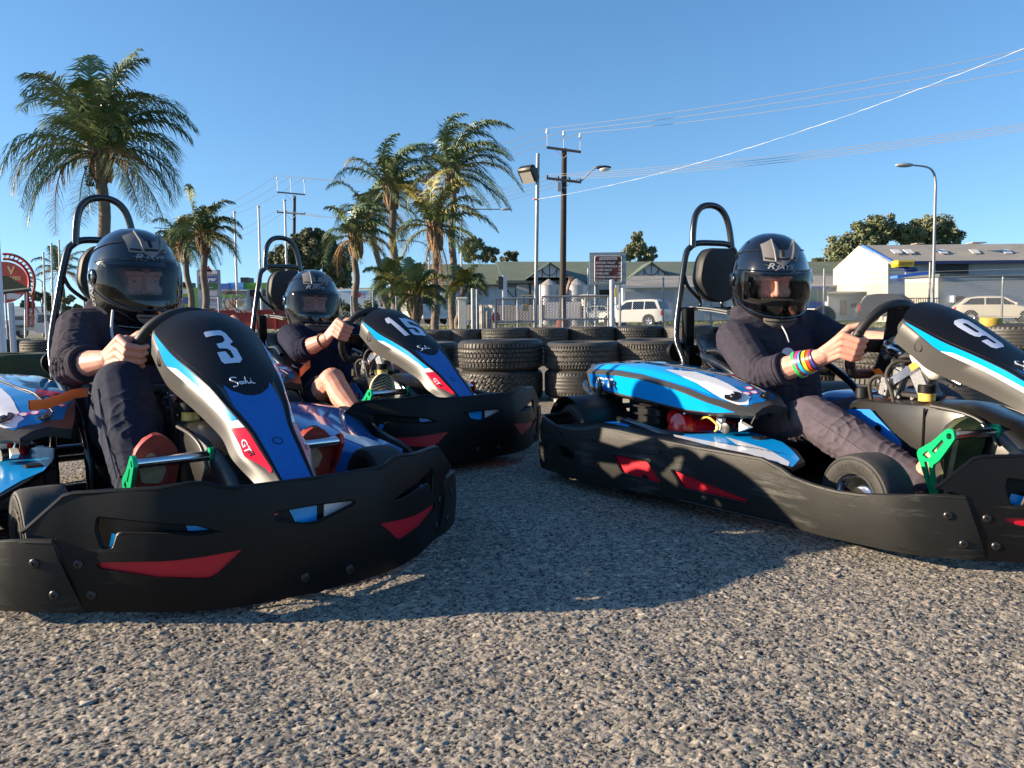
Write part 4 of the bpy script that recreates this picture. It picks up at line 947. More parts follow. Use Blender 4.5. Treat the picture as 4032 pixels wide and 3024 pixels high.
    if sp.get('hood'):
        for i in range(9):
            a=R_(-120+i*30); c=neck*.25+chest*.75+Vector((.02,0,.045))+Vector((-.085*math.cos(a)*-.0-.07*math.cos(a),.098*math.sin(a),.018*math.cos(a))); c2=neck*.25+chest*.75+Vector((.02,0,.045))+Vector((-.07*math.cos(a+R_(30)),.098*math.sin(a+R_(30)),.018*math.cos(a+R_(30)))); mb.cap(c,c2,.028,.028)
        mb.cap(chest+Vector((-.11,-.05,.03)),chest+Vector((-.11,.05,.03)),.05,.05)
        for s_ in (-1,1): mb.cap(chest+Vector((.03,s_*.075,.050)),chest+Vector((-.05,s_*.112,.072)),.026,.034); mb.cap(chest+Vector((-.05,s_*.112,.072)),chest+Vector((-.11,s_*.07,.07)),.034,.04)
    fo=[]
    for s in 'RL':
        a,e,w_=J['s'+s],J['e'+s],J['w'+s]; mb.cap(a,e,.055+th,.047+th); cu=e+(w_-e)*sp['cuff'][s]; mb.cap(e,cu,.047+th,.042+th*.8)
        ax=(w_-e).normalized(); c2=cu; fo+=[(e*.5+cu*.5,ax,.020,.010,.075),(e,(e-a),.045,.005,.08),(a*.45+e*.55,(e-a)+Vector((0,.25,.3)),.065,.003,.12),(a,Vector((.3,.2,1)),.07,.004,.1)]
    fo+=[(mid,Vector((.2,0,1)),.05,.008,.16),(pel+Vector((.06,0,.08)),Vector((.3,0,1)),.035,.009,.14)]
    me=voxel(mb,.0042,5,.5,'top'); wrinkle(me,fo,.0012); top=link(me,sp['topname'],t,P)
    for s in 'RL':
        e,w_=J['e'+s],J['w'+s]; cu=e+(w_-e)*sp['cuff'][s]; ax=(w_-e).normalized()
        mb=MB(); x_,y_=frame(ax); r0=.0425+th*.85
        for off,rr_ in ((.040,.0085),(.027,.0075)) if sp.get('bunch',1) else ((.03,.006),):
            mb.tube([cu+ax*(off-.014)+x_*math.cos(q)*(r0-.006+.002*math.sin(3*q))+y_*math.sin(q)*(r0-.006+.002*math.cos(2*q)) for q in [2*PI*i/36 for i in range(36)]],rr_,8,closed=True)
        mb.build('cuff',t,top,60)
    # ---- legs
    mb=MB(); fo=[]; tk=sp['lth']
    for s in 'RL':
        h_,k_,a_=J['h'+s],J['k'+s],J['a'+s]
        mb.cap(pel+Vector((0,0,.0)),h_,.10,.098); 
        if sp['short']:
            q=h_+(k_-h_)*.62; mb.cap(h_,q,.098,.082); fo+=[(h_*.5+q*.5,(k_-h_),.04,.006,.12)]
        else:
            d=a_-k_; kk=k_+Vector((0,0,.0)); mb.cap(h_,kk,.088+tk*.4,.064+tk*.5); mb.cap(kk,kk+d*.35,.064+tk*.5,.060+tk); mb.cap(kk+d*.35,kk+d*sp['hem'],.060+tk,.048+tk*.8)
            if k==3: mb.cap(h_*.4+k_*.6+Vector((0,0,-.05)),k_+Vector((-.02,0,-.045)),.055,.045)
            fo+=[(k_+Vector((-.03,0,-.05)),(d+Vector((.1,0,.2))),.034,.006,.07),(k_+d*.35,(d*.5+Vector((0,.5,.1))),.085,.005,.13),(k_+d*.80,d,.034,.008,.085),(h_*.6+k_*.4,(k_-h_)+Vector((0,.2,0)),.06,.006,.10),(k_+d*.45,Vector((.2,1,.1)),.07,.004,.2)]
    me=voxel(mb,.0042,5,.5,'legs'); wrinkle(me,fo,.001); tr=link(me,'shorts' if sp['short'] else 'trousers',sp['leg'],P)
    if not sp['short']:
        for s in 'RL':
            k_,a_=J['k'+s],J['a'+s]; d=a_-k_; sg=-1 if s=='R' else 1
            mb=MB(); side=Vector((.35,sg*1.0,.35)); side=(side-d*side.dot(d)/d.length_squared).normalized(); P_=[]
            for i in range(14):
                f=.08+i/13*(sp['hem']-.1); r_=interp(f,[0,.35,1],[.064+tk*.5,.060+tk,.048+tk*.8]); P_.append(k_+d*f+side*(r_+.0005))
            mb.tube(P_,.0016,5); mb.build('seam',sp['leg'],tr)
            if k==3:
                mb=MB(); he=k_+d*sp['hem']; ax=d.normalized(); x_,y_=frame(ax)
                for i in range(16):
                    q=2*PI*i/16
                    for j in range(1): mb.tube([he+ax*(-.03)+x_*math.cos(q)*.052+y_*math.sin(q)*.052,he+ax*(.035)+x_*math.cos(q)*.046+y_*math.sin(q)*.046],.0048,6)
                mb.tube([he-ax*.028+x_*math.cos(2*PI*i/30)*.052+y_*math.sin(2*PI*i/30)*.052 for i in range(30)],.007,8,closed=True)
                mb.build('ribbed_cuff',sp['leg'],tr,60)
    for s in 'RL': shoe(P,k,J['heel'+s],J['toe'+s],sp['sn'],*sp['shoe'])
    tag(P,sp['label'],'person'); P['base']=0; del P['base']
    return P,J,Mh
g0=PI-.14
def JJ(head,sR,eR,wR,sL,eL,wL,hR,kR,aR,hL,kL,aL,fR,fL):
    d=dict(head=head,sR=sR,eR=eR,wR=wR,sL=sL,eL=eL,wL=wL,hR=hR,kR=kR,aR=aR,hL=hL,kL=kL,aL=aL)
    for s,f in (('R',fR),('L',fL)):
        fx,fy,hz,tz,lean=f; d['heel'+s]=(fx-lean,fy,hz); d['toe'+s]=(fx+.008,fy,tz); d['t'+s]=(fx-.03,fy,tz-.035)
    return d
spec={
3:dict(J=JJ((-.165,0,.748),(-.17,-.175,.573),(.04,-.238,.468),(.235,-.188,.494),(-.17,.175,.573),(.03,.25,.50),(.25,.185,.52),(-.13,-.09,.15),(.358,-.178,.425),(.655,-.20,.13),(-.13,.09,.15),(.34,.17,.42),(.66,.20,.13),(.757,-.205,.06,.345,.04),(.757,.20,.055,.325,.04)),
 grip={'R':PI-.12,'L':.45},yaw=R_(8),pitch=R_(5),hs=1.06,top=PM['slate'],topname='hoodie',thick=.016,hood=1,cuff={'R':.32,'L':.3},bunch=1,leg=PM['cotton'],lth=.022,hem=.80,short=False,
 shoe=([PM['redleather'],PM['redleather'],PM['beige']],'patch',1.12),sn=(1,0,.05),label='person in black helmet, slate hoodie and dark navy trousers steering kart 3'),
15:dict(J=JJ((-.215,0,.695),(-.13,-.165,.515),(.10,-.225,.448),(.265,-.185,.500),(-.15,.165,.52),(.05,.22,.47),(.26,.18,.545),(-.15,-.09,.14),(.347,-.198,.320),(.63,-.20,.13),(-.15,.09,.14),(.32,.19,.335),(.64,.19,.12),(.752,-.185,.07,.365,.03),(.757,.20,.055,.325,.04)),
 grip={'R':PI-.30,'L':.55},yaw=R_(-17),pitch=R_(3),roll=R_(-3),hs=1.06,top=PM['navy2'],topname='sweatshirt',thick=.010,cuff={'R':.30,'L':.3},bunch=0,leg=PM['cotton'],lth=.0,hem=.8,short=True,
 shoe=([PM['darksole'],PM['cream2'],PM['darksole']],'rib',1.15),sn=(1,-.25,.1),label='person in black helmet, navy sweatshirt and shorts steering kart 15'),
9:dict(J=JJ((-.20,0,.738),(-.165,-.185,.510),(.055,-.262,.388),(.262,-.195,.462),(-.175,.175,.545),(-.05,.195,.495),(.235,.14,.508),(-.15,-.10,.13),(.239,-.20,.268),(.62,-.175,.115),(-.15,.09,.14),(.36,.19,.31),(.66,.20,.13),(.757,-.165,.05,.325,.05),(.757,.20,.055,.325,.04)),
 grip={'R':PI+.0,'L':.35},yaw=R_(-24),pitch=R_(14),hs=1.09,top=PM['slate'],topname='hoodie',thick=.017,hood=1,cuff={'R':.30,'L':.3},bunch=1,leg=PM['greycot'],lth=.014,hem=1.0,short=False,
 shoe=([PM['darksole'],PM['greensole'],PM['beige']],'edge',1.2),sn=(1,-.35,.05),label='person in black helmet, dark hoodie and grey trousers with rainbow wristbands'),
}
PP={}
for k,sp in spec.items(): PP[k]=make_person(k,sp)
# wristbands, bracelet, cords, badge
P,J,_=PP[9]; e,w_=J['eR'],J['wR']; ax=(w_-e).normalized()
cols=[('green',(.05,.62,.12)),('pink',(.80,.03,.22)),('cyan',(.02,.45,.80)),('yellow',(.85,.55,.02)),('red',(.75,.06,.02)),('purple',(.06,.05,.25))]
for i,(n,c) in enumerate(cols):
    f=.665+i*.052; tl=(ax+Vector((.12*math.sin(i*2.1),.1*math.cos(i*1.7),.12*math.cos(i*2.6)))).normalized()
    band_ring(P,e+(w_-e)*f-Vector((0,0,.0015)),tl,.0425-.0022*i+.001,mat('band_'+n,c,.35,spec=.5),lab=n+' rubber wristband',wd=.0105)
P,J,_=PP[15]; e,w_=J['eR'],J['wR']; ax=(w_-e).normalized(); c=e+(w_-e)*.92; x_,y_=frame(ax); mb=MB()
for i in range(26): q=2*PI*i/26; mb.ell(c+x_*math.cos(q)*.033+y_*math.sin(q)*.033,(.0042,)*3,None,8,6)
mb.build('bead_bracelet',mat('amber_beads',(.22,.06,.015),.35),P,60)
P,J,_=PP[3]; ch=(J['sR']+J['sL'])/2
for sg,o in ((-1,0),):
    mb=MB(); mb.tube(spline([ch+Vector((.075,-.085,.075)),ch+Vector((.115,-.100,.045)),ch+Vector((.135,-.108,-.01)),ch+Vector((.145,-.100,-.07)),ch+Vector((.150,-.095,-.10))],6),.0042,8); mb.build('drawstring',PM['cord'],P,60)
P,J,_=PP[9]; ch=(J['sR']+J['sL'])/2
mb=MB(); mb.tube(spline([ch+Vector((.10,-.05,.03)),ch+Vector((.13,-.055,-.0)),ch+Vector((.14,-.05,-.03))],5),.0025,6); mb.build('drawstring',PM['cord'],P,60)
mb=MB(); mb.lathe([(.0003,.0),(.026,.0),(.026,.004),(.0003,.004)],ch+Vector((.128,-.045,-.075)),(1,-.25,.2),24); mb.build('badge',M['white'],P,30)
# ================= ground
def groundmat(name,c_dark,c_light,scale,attr=False,rough=.85,bs=.9,bd=.006,stripe=None):
    m=bpy.data.materials.new(name); m.use_nodes=True; n=m.node_tree; L=n.links; b=n.nodes['Principled BSDF']; b.inputs['Roughness'].default_value=rough; b.inputs['Specular IOR Level'].default_value=.35
    tc=n.nodes.new('ShaderNodeTexCoord')
    def ramp(src,stops):
        r=n.nodes.new('ShaderNodeValToRGB'); e=r.color_ramp.elements
        while len(e)<len(stops): e.new(.5)
        for q,(p,c) in zip(e,stops): q.position=p; q.color=(*c,1)
        L.new(src,r.inputs[0]); return r
    lo=n.nodes.new('ShaderNodeTexNoise'); lo.inputs['Scale'].default_value=.8; lo.inputs['Detail'].default_value=5; L.new(tc.outputs['Object'],lo.inputs['Vector'])
    if attr:
        a=n.nodes.new('ShaderNodeAttribute'); a.attribute_name='stone'; src=a.outputs['Fac']
    else:
        v=n.nodes.new('ShaderNodeTexVoronoi'); v.inputs['Scale'].default_value=scale; L.new(tc.outputs['Object'],v.inputs['Vector']); sp=n.nodes.new('ShaderNodeSeparateColor'); L.new(v.outputs['Color'],sp.inputs[0]); src=sp.outputs[0]
    mid=tuple((a_+b_)/2 for a_,b_ in zip(c_dark,c_light))
    r=ramp(src,[(0,c_dark),(.12,c_dark),(.2,(.11,.115,.12)),(.42,(.19,.165,.135)),(.7,c_light),(.9,(.30,.27,.24)),(1,(.62,.53,.40))] if attr else [(0,c_dark),(.35,mid),(.8,c_light),(1,tuple(min(.8,c*1.5) for c in c_light))])
    mx=n.nodes.new('ShaderNodeMixRGB'); mx.blend_type='MULTIPLY'; mx.inputs[0].default_value=.5; r2=ramp(lo.outputs[0],[(.3,(.65,.65,.65)),(.7,(1.1,1.08,1.05))]); L.new(r.outputs[0],mx.inputs[1]); L.new(r2.outputs[0],mx.inputs[2])
    fn=n.nodes.new('ShaderNodeTexNoise'); fn.inputs['Scale'].default_value=260; fn.inputs['Detail'].default_value=5; L.new(tc.outputs['Object'],fn.inputs['Vector'])
    m2=n.nodes.new('ShaderNodeMixRGB'); m2.blend_type='OVERLAY'; m2.inputs[0].default_value=.55; L.new(mx.outputs[0],m2.inputs[1]); L.new(fn.outputs[0],m2.inputs[2]); L.new(m2.outputs[0],b.inputs['Base Color'])
    bp=n.nodes.new('ShaderNodeBump'); bp.inputs['Strength'].default_value=bs; bp.inputs['Distance'].default_value=bd
    if attr: L.new(fn.outputs[0],bp.inputs['Height']); bp.inputs['Distance'].default_value=.0015
    else:
        mm=n.nodes.new('ShaderNodeMath'); mm.operation='ADD'; q=n.nodes.new('ShaderNodeMath'); q.operation='MULTIPLY'; q.inputs[1].default_value=-1.2; L.new(v.outputs['Distance'],q.inputs[0]); L.new(q.outputs[0],mm.inputs[0]); L.new(fn.outputs[0],mm.inputs[1]); L.new(mm.outputs[0],bp.inputs['Height'])
    L.new(bp.outputs[0],b.inputs['Normal']); return m
GM_near=groundmat('stony_bitumen_near',(.012,.011,.010),(.38,.325,.25),100,attr=True)
GM=groundmat('stony_bitumen',(.03,.027,.024),(.33,.285,.22),130)
X0,X1,Y0,Y1,STP=-2.2,2.4,.87,3.6,.0024
def stones():
    nx=int((X1-X0)/STP); ny=int((Y1-Y0)/STP)
    xs=np.linspace(X0,X1,nx,dtype=np.float32); ys=np.linspace(Y0,Y1,ny,dtype=np.float32); X,Y=np.meshgrid(xs,ys)
    rs=np.random.RandomState(4); Hh=np.zeros_like(X); C=np.zeros_like(X)
    Wx=X+.003*np.sin(Y*310+np.sin(X*170)*2); Wy=Y+.003*np.sin(X*290+np.sin(Y*150)*2)
    for cs,prob,hmul in ((.0042,.72,.8),(.0070,.62,.72),(.0120,.20,.6)):
        gx=int((X1-X0)/cs)+6; gy=int((Y1-Y0)/cs)+6
        jx=rs.rand(gy,gx).astype(np.float32); jy=rs.rand(gy,gx).astype(np.float32); col=rs.rand(gy,gx).astype(np.float32); rad=(.42+.30*rs.rand(gy,gx)).astype(np.float32)
        hh=(.35+.65*rs.rand(gy,gx)).astype(np.float32)*(rs.rand(gy,gx)<prob); asp=(.65+.7*rs.rand(gy,gx)).astype(np.float32); tx=(rs.rand(gy,gx)-.5).astype(np.float32); ty=(rs.rand(gy,gx)-.5).astype(np.float32)
        u=(Wx-X0)/cs+2; v=(Wy-Y0)/cs+2; iu=u.astype(int); iv=v.astype(int)
        for dx in (-1,0,1):
            for dy in (-1,0,1):
                a=np.clip(iu+dx,0,gx-1); b=np.clip(iv+dy,0,gy-1)
                ex=(u-(iu+dx)-jx[b,a])*asp[b,a]; ey=(v-(iv+dy)-jy[b,a])/asp[b,a]; d2=(ex*ex+ey*ey)/(rad[b,a]**2)
                h=hh[b,a]*np.clip((1-d2)*2.2,0,1)**.55*(1+.9*(ex*tx[b,a]+ey*ty[b,a]))*cs*.50*hmul
                m=h>Hh; Hh=np.where(m,h,Hh); C=np.where(m,.15+.85*col[b,a],C)
    big=.0025*(np.sin(X*7.1+np.sin(Y*5.3)*1.5)+np.sin(Y*8.7+np.sin(X*4.1)*2)+.6*np.sin(X*17+Y*13))+ .0014*np.sin(X*53+np.sin(Y*61)*2)*np.sin(Y*47+np.sin(X*39)*2)
    e=np.minimum(np.minimum(X-X0,X1-X),np.minimum(Y-Y0,Y1-Y)); fade=np.clip(e/.15,0,1)
    Z=-.0045+(Hh+big*.8)*fade+ (1-fade)*.004
    co=np.stack([X,Y,Z],-1).reshape(-1,3).astype(np.float32)
    me=bpy.data.meshes.new('ground_near'); me.vertices.add(nx*ny); me.vertices.foreach_set('co',co.ravel())
    i=np.arange(nx*ny).reshape(ny,nx); q=np.stack([i[:-1,:-1],i[:-1,1:],i[1:,1:],i[1:,:-1]],-1).reshape(-1,4).astype(np.int32); nf=len(q)
    me.loops.add(nf*4); me.loops.foreach_set('vertex_index',q.ravel()); me.polygons.add(nf); me.polygons.foreach_set('loop_start',np.arange(0,nf*4,4,dtype=np.int32))
    me.update(calc_edges=True); at_=me.attributes.new('stone','FLOAT','POINT'); at_.data.foreach_set('value',C.ravel().astype(np.float32)); me.shade_smooth()
    o=link(me,'ground_stones',GM_near); tag(o,kind='structure')
stones()
# ground sheet reaching the horizon, with terrain fall
def sheet(name,xs,ys,off,m,hole=None):
    mb=MB(); vs=[(x,y,terrain(x,y)+off) for y in ys for x in xs]; n=len(xs); fs=[]
    for j in range(len(ys)-1):
        for i in range(n-1):
            cx=(xs[i]+xs[i+1])/2; cy=(ys[j]+ys[j+1])/2
            if hole and hole[0]<cx<hole[1] and hole[2]<cy<hole[3]: continue
            fs.append((j*n+i,j*n+i+1,(j+1)*n+i+1,(j+1)*n+i))
    mb.add(vs,fs); return mb.build(name,m,None,60)
gx=[-900,-300,-120,-60,-40,-25,-16,-10,-7,-5,-3.5,X0+.01,-1.5,-.5,.5,1.5,X1-.01,4,6,10,16,25,40,60,120,300,900]; gy=[-60,-20,-8,-3,-1,Y0+.01,1.5,2.5,Y1-.01,5,6,8,10,13,16,20,26,35,45,60,80,110,160,300,700,1500]
tag(sheet('ground',gx,gy,0,GM,(X0,X1,Y0,Y1)),kind='structure')
RM=groundmat('road_asphalt',(.05,.05,.052),(.085,.083,.08),60,bs=.3)
rx=[-70,-40,-25,-16,-8,0,8,16,25,45,80]
tag(sheet('road',rx,[17,22,30,40,50,58],.006,RM),kind='structure')
GR=mat('grass_green',(.09,.13,.03),.9,var=(1.2,.35,(.16,.17,.06)),bump=(30,.9,.05))
tag(sheet('verge',[-70,-40,-20,-8,0,8,16,25,45,80],[60,70,85,110],.012,GR),kind='structure')
tag(sheet('roadside_verge',[9,14,20,30,50],[33,40,48,58],.012,GR),kind='structure')
rg=random.Random(9); mb=MB()
def blades(n,xr,yr,h):
    for _ in range(n):
        x=rg.uniform(*xr); y=rg.uniform(*yr); z=terrain(x,y); a=rg.uniform(0,PI); w_=.02; hh=h*rg.uniform(.5,1.2); dx,dy=math.cos(a)*w_*2,math.sin(a)*w_*2
        mb.add([(x-dx,y-dy,z),(x+dx,y+dy,z),(x+rg.uniform(-.06,.06),y+rg.uniform(-.06,.06),z+hh)],[(0,1,2)])
blades(5000,(7,40),(31,50),.16); blades(5000,(-20,20),(59,75),.2)
tag(mb.build('grass_tufts',mat('grass_blades',(.10,.13,.035),.8,var=(3,.3,(.2,.19,.08))),None,None,fix=False),'low rough grass along the road verges','grass',kind='stuff')
mb=MB()
P_=[(.27,5.95),(.37,4.95),(1.6,4.55),(3.1,4.1),(5.5,3.7),(6.5,5.5),(4,6.6),(2,6.7)]
mb.prism(P_,.022); tag(mb.build('concrete_path',mat('pale_concrete',(.40,.35,.27),.85,var=(7,.18),bump=(60,.6,.004))),kind='structure')
# ================= tyres
TM=[mat('tyre_rubber',(.020,.019,.017),.5,spec=.5,var=(6,.35,(.042,.038,.033)),bump=(80,.4,.002)),mat('dusty_tyre_rubber',(.028,.026,.023),.6,var=(5,.35,(.062,.056,.047)),bump=(80,.4,.002))]
PAINTG=mat('green_painted_rubber',(.014,.014,.011),.75,var=(1.3,.4,(.035,.055,.012))); PAINTY=mat('yellow_painted_rubber',(.55,.36,.03),.6,var=(7,.35,(.25,.17,.04)))
def tyre_mesh(var,seed):
    NA=300; rs=random.Random(seed)
    prof=[(.66,-.40),(.70,-.47),(.80,-.50),(.90,-.49),(.955,-.44),(.985,-.39)]
    tv=[-.37+.74*i/25 for i in range(26)]
    pr=[(r,h,None) for r,h in prof]+[(1.0-.012*abs(v/.37)**3,v,v/.37) for v in tv]+[(r,-h,None) for r,h in prof[::-1]]
    vs=[];n=len(pr)
    for (r,h,v) in pr:
        for k in range(NA):
            a=2*PI*k/NA; rr=r
            if v is not None:
                g=0; u=a*R_(1)**0; t=k/NA
                if var==0:
                    for c in (-.5,0,.5):
                        zz=c+.07*(abs((t*70)%1-.5)*4-1); g=max(g,1 if abs(v-zz)<.055 else 0)
                    if abs(v)>.82 and (t*75)%1<.4: g=1
                elif var==1:
                    for c in (-.62,-.2,.2,.62):
                        if abs(v-c)<.04: g=1
                    q=(t*60+(abs(v)*1.6 if abs(v)<.62 else v*.3))%1
                    if q<.2: g=max(g,.9)
                elif var==2:
                    for c in (-.55,-.05,.5):
                        if abs(v-c)<.05: g=1
                    q=(t*78+v*2.2)%1
                    if abs(v)>.6 and (t*78)%1<.35: g=1
                    elif q<.22: g=max(g,.8)
                elif var==3:
                    for c in (-.55,-.18,.18,.55):
                        if abs(v-c)<.035: g=.35
                    if abs(v)>.85 and (t*64)%1<.3: g=.6
                elif var==4:
                    if abs((v*1.0+.12*math.sin(t*2*PI*40))%.5-.25)<.045: g=1
                    if (t*52-v*1.2)%1<.16: g=max(g,.8)
                rr=r-.026*g
            vs.append((math.cos(a)*rr,math.sin(a)*rr,h))
    fs=[(i*NA+k,i*NA+(k+1)%NA,(i+1)*NA+(k+1)%NA,(i+1)*NA+k) for i in range(n-1) for k in range(NA)]
    mb=MB(); mb.add(vs,fs); inner=[(.66,-.40),(.64,-.36),(.86,-.30),(.94,0),(.86,.30),(.64,.36),(.66,.40)]; mb.lathe(inner,(0,0,0),(0,0,1),60)
    return mb.mesh('tyre',35)
TY=[tyre_mesh(i,i) for i in range(5)]
tyrerng=random.Random(5)
def tyre(x,y,z,R,h,var,lab,rot=None,m=None,group='tyres stacked as a track barrier'):
    o=bpy.data.objects.new('tyre',TY[var]); COL.objects.link(o)
    if not TY[var].materials: TY[var].materials.append(TM[0])
    o.scale=(R,R,h); o.location=(x,y,z); o.rotation_euler=(rot[0] if rot else tyrerng.uniform(-.015,.015),rot[1] if rot else tyrerng.uniform(-.015,.015),tyrerng.uniform(0,6))
    o.material_slots[0].link='OBJECT'; o.material_slots[0].material=m or TM[0 if tyrerng.random()<.45 else 1]
    tag(o,lab,'tyre',group); return o
near=[(1655,6.25,.30,.205,3,(3,4)),(1972,6.02,.312,.215,2,(1,4)),(2285,5.93,.272,.195,2,(0,3)),(2572,5.95,.275,.20,2,(2,1)),(2875,5.75,.29,.20,2,(4,2)),(3190,5.45,.30,.2,2,(1,0)),(3500,5.0,.315,.21,2,(2,1)),(3730,4.75,.32,.2,1,(2,3)),(4015,5.3,.30,.165,3,(3,1))]
desc=['partly behind the panel numbered 15','just right of kart 15','behind the gap between the karts','above the tail of kart 9','behind the seat of kart 9','behind both arms in kart 9','behind the steering column of kart 9','behind the front panel of kart 9','at the right edge of the photo']
for i,(px,Y,R,h,n,vr) in enumerate(near):
    if i==0: n=2
    x=at(px,1240,Y).x
    for j in range(n):
        pos=('bottom' if j==0 else 'top' if j==n-1 else 'middle'); v=vr[1-j%2] if j<2 else vr[0]
        z=(.022 if i>=2 else 0)+h*(j+.5)
        tyre(x+tyrerng.uniform(-.012,.012),Y+tyrerng.uniform(-.01,.01),z,R*(1 if j else .97),h,v,f'black tyre at the {pos} of the near stack {desc[i]}')
tops=[1000,1190,1395,1570,1717,1832,1992,2153,2325,2517,2710,2900,3090]; 
bd=['left of the roll bar of kart 15','behind the shoulder of the kart 15 driver','behind the steering wheel of kart 15','behind the top of panel 15','right after panel 15','second right of panel 15','shiny one below the gate','below the floodlight pole','below the round gate post','below the white off-roader','left of the kart 9 roll bar','behind the kart 9 roll bar','behind the kart 9 driver']
for i,px in enumerate(tops):
    Y=10.4+.12*math.sin(i*1.7); R=[.3,.31,.29,.3,.26,.255,.31,.27,.32,.315,.31,.3,.3][i]; p=at(px,1240,Y); h=[.21,.2,.2,.2,.195,.20,.215,.2,.205,.215,.22,.2,.2][i]; z0=terrain(p.x,Y)
    for j in range(2):
        tyre(p.x,Y,z0+.02+.225*(j+.5),R,h+.012,(i*2+j*3)%5,f'black tyre, {"upper" if j else "lower"} one of the far stack {bd[i]}')
for i,(px,Y,n) in enumerate([(20,19.5,1),(113,19.8,1),(200,19.4,1),(30,12.0,2),(180,10.5,2),(330,10.2,2)]):
    p=at(px,1300,Y); z0=terrain(p.x,Y)
    if i<3: z0=at(px,1402,Y).z
    for j in range(n): tyre(p.x,Y,z0+.21*(j+.5),.30,.21,(i+j)%5,f'{"upper" if j else "lone" if n==1 else "lower"} tyre number {i+1} from the left in the far left barrier' if False else ['small far tyre beside the white pillar foot','middle of the three small far tyres right of the pillar','small far tyre nearest the roll bar of kart 3','tyre of the dark stack at the left edge','tyre of the dark stack beside the kart 3 roll bar','tyre of the dark stack behind the kart 3 driver'][i]+('' if n==1 else ' (upper)' if j else ' (lower)'))
p=at(45,1440,6.6); tyre(p.x,6.6,p.z,.34,.20,3,'large tyre painted mossy green on the left edge behind kart 3',m=PAINTG)
tyre(p.x-.02,6.62,p.z-.2,.33,.2,1,'black tyre right under the green painted tyre')
tyre(3.03,5.22,.527,.065,.06,3,'small yellow painted tyre lying on the stack beyond panel 9',rot=(.03,-.03),m=PAINTY)
# ================= palms and trees
LEAF=[mat('palm_green',(.065,.105,.035),.38,spec=.7,var=(2.2,.4,(.12,.165,.05))),mat('palm_yellow',(.16,.17,.03),.5,var=(2,.3,(.25,.20,.04))),mat('palm_dry',(.25,.15,.06),.8,var=(3,.3,(.34,.20,.09)))]
BARK=mat('palm_bark',(.20,.16,.12),.9,var=(6,.3,(.12,.09,.07)),bump=(18,.8,.02)); BOOT=mat('palm_leaf_bases',(.26,.17,.10),.85,var=(9,.4,(.12,.08,.05)),bump=(30,.8,.02))
def frond(mb,o,az,el,L,droop,rg,mi=0,wind=0,nl=46,ll=.5,dens=1,hang=.9,lw=.013):
    d=Vector((math.cos(az)*math.cos(el),math.sin(az)*math.cos(el),math.sin(el))); P=[];p=Vector(o);N=16
    for i in range(N+1):
        P.append(p.copy()); p=p+d*(L/N); d=d+Vector((wind*.05,0,-droop*(.5+1.3*i/N)/N*1.9)); d.normalize()
    mb.tube(P,[.022*(1-i/(N+1))+.005 for i in range(N+1)],4,mi=mi,cap=False)
    for k in range(int(nl*dens)):
        t=.12+.88*k/(nl*dens); f=t*N; i=min(int(f),N-1); q=P[i].lerp(P[i+1],f-i); tn=(P[i+1]-P[i]).normalized(); side=tn.cross(Vector((0,0,1)))
        if side.length<.1: side=Vector((math.sin(az),-math.cos(az),0))
        side.normalize(); up=side.cross(tn)
        for s in (-1,1):
            l=ll*(math.sin(PI*min(1,t*.9+.08))**.6)*rg.uniform(.75,1.15)
            dr=(side*s*rg.uniform(.7,1)+tn*rg.uniform(.35,.8)+up*rg.uniform(-.1,.5)).normalized(); m_=q+dr*l*.45+Vector((wind*.02,0,-.04*l)); dr2=(dr+Vector((wind*.25,0,-hang*rg.uniform(.6,1.6)))).normalized(); e=m_+dr2*l*.6
            wv=tn*lw+Vector((0,0,.008)); 
            mb.add([q-wv,q+wv,m_+wv*1.1,m_-wv*1.1,e],[(0,1,2,3),(3,2,4)],mi)
def palm(px,base_py,crown,Y,L,nf,seed,lab,tr=.14,wind=0,yel=.0,dry=.12,droop=1.0,ll=.5,boot=1,dens=1,top=None,lean=0,fr=None,skirt=0,group='palms'):
    rg=random.Random(seed); c=at(crown[0],crown[1],Y); b=at(px,base_py,Y); b.z=terrain(b.x,Y)-.1; P=empty('palm_tree',b); c=c-b
    mb=MB(); N=14; pts=[Vector((0,0,0)).lerp(c,i/N)+Vector((.04*math.sin(i*1.1+seed),0,0))*(1 if 0<i<N else 0) for i in range(N+1)]
    mb.tube(spline(pts,3),[tr*(1.15-.25*i/(N*3))*(1+.03*math.sin(i*2.9)) for i in range(N*3+1)],12); mb.build('trunk',BARK,P,60)
    if boot:
        mb=MB(); 
        for k in range(26):
            a=k*2.4; h=k/26; r0=tr*1.25*(1-.25*h); p=c+Vector((math.cos(a)*r0,math.sin(a)*r0,-.75+h*.8)); mb.tube([p,p+Vector((math.cos(a)*.07,math.sin(a)*.07,.22)),p+Vector((math.cos(a)*(.10+.1*h),math.sin(a)*(.10+.1*h),.45))],[.07,.06,.025],6)
        mb.ell(c+Vector((0,0,-.35)),(tr*1.5,tr*1.5,.55)); mb.build('leaf_bases',BOOT,P,60)
    mb=MB()
    if skirt:
        for k in range(skirt): frond(mb,c+Vector((0,0,-.3)),rg.uniform(0,6.28),-.9,L*.8,2.5,rg,2,wind*.3,26,ll*.6,dens,1.5)
    for k in range(nf):
        t=(k+.5)/nf; az=k*2.39996+rg.uniform(-.2,.2); el=R_(88-112*t**1.1)+rg.uniform(-.1,.1); r=rg.random(); mi=0
        if r<yel: mi=1
        if t>.72 and rg.random()<dry*2.5: mi=2
        frond(mb,c+Vector((math.cos(az)*.08,math.sin(az)*.08,0)),az,el,L*rg.uniform(.85,1.1)*(1-.12*t),droop*rg.uniform(.85,1.25),rg,mi,wind,46,ll,dens)
    for (az,el,Lf,dp,mi) in (fr or []): frond(mb,c,R_(az),R_(el),Lf,dp,rg,mi,wind,46,ll,dens)
    mb.build('crown',LEAF,P,None,fix=False); tag(P,lab,'palm tree',group); return P
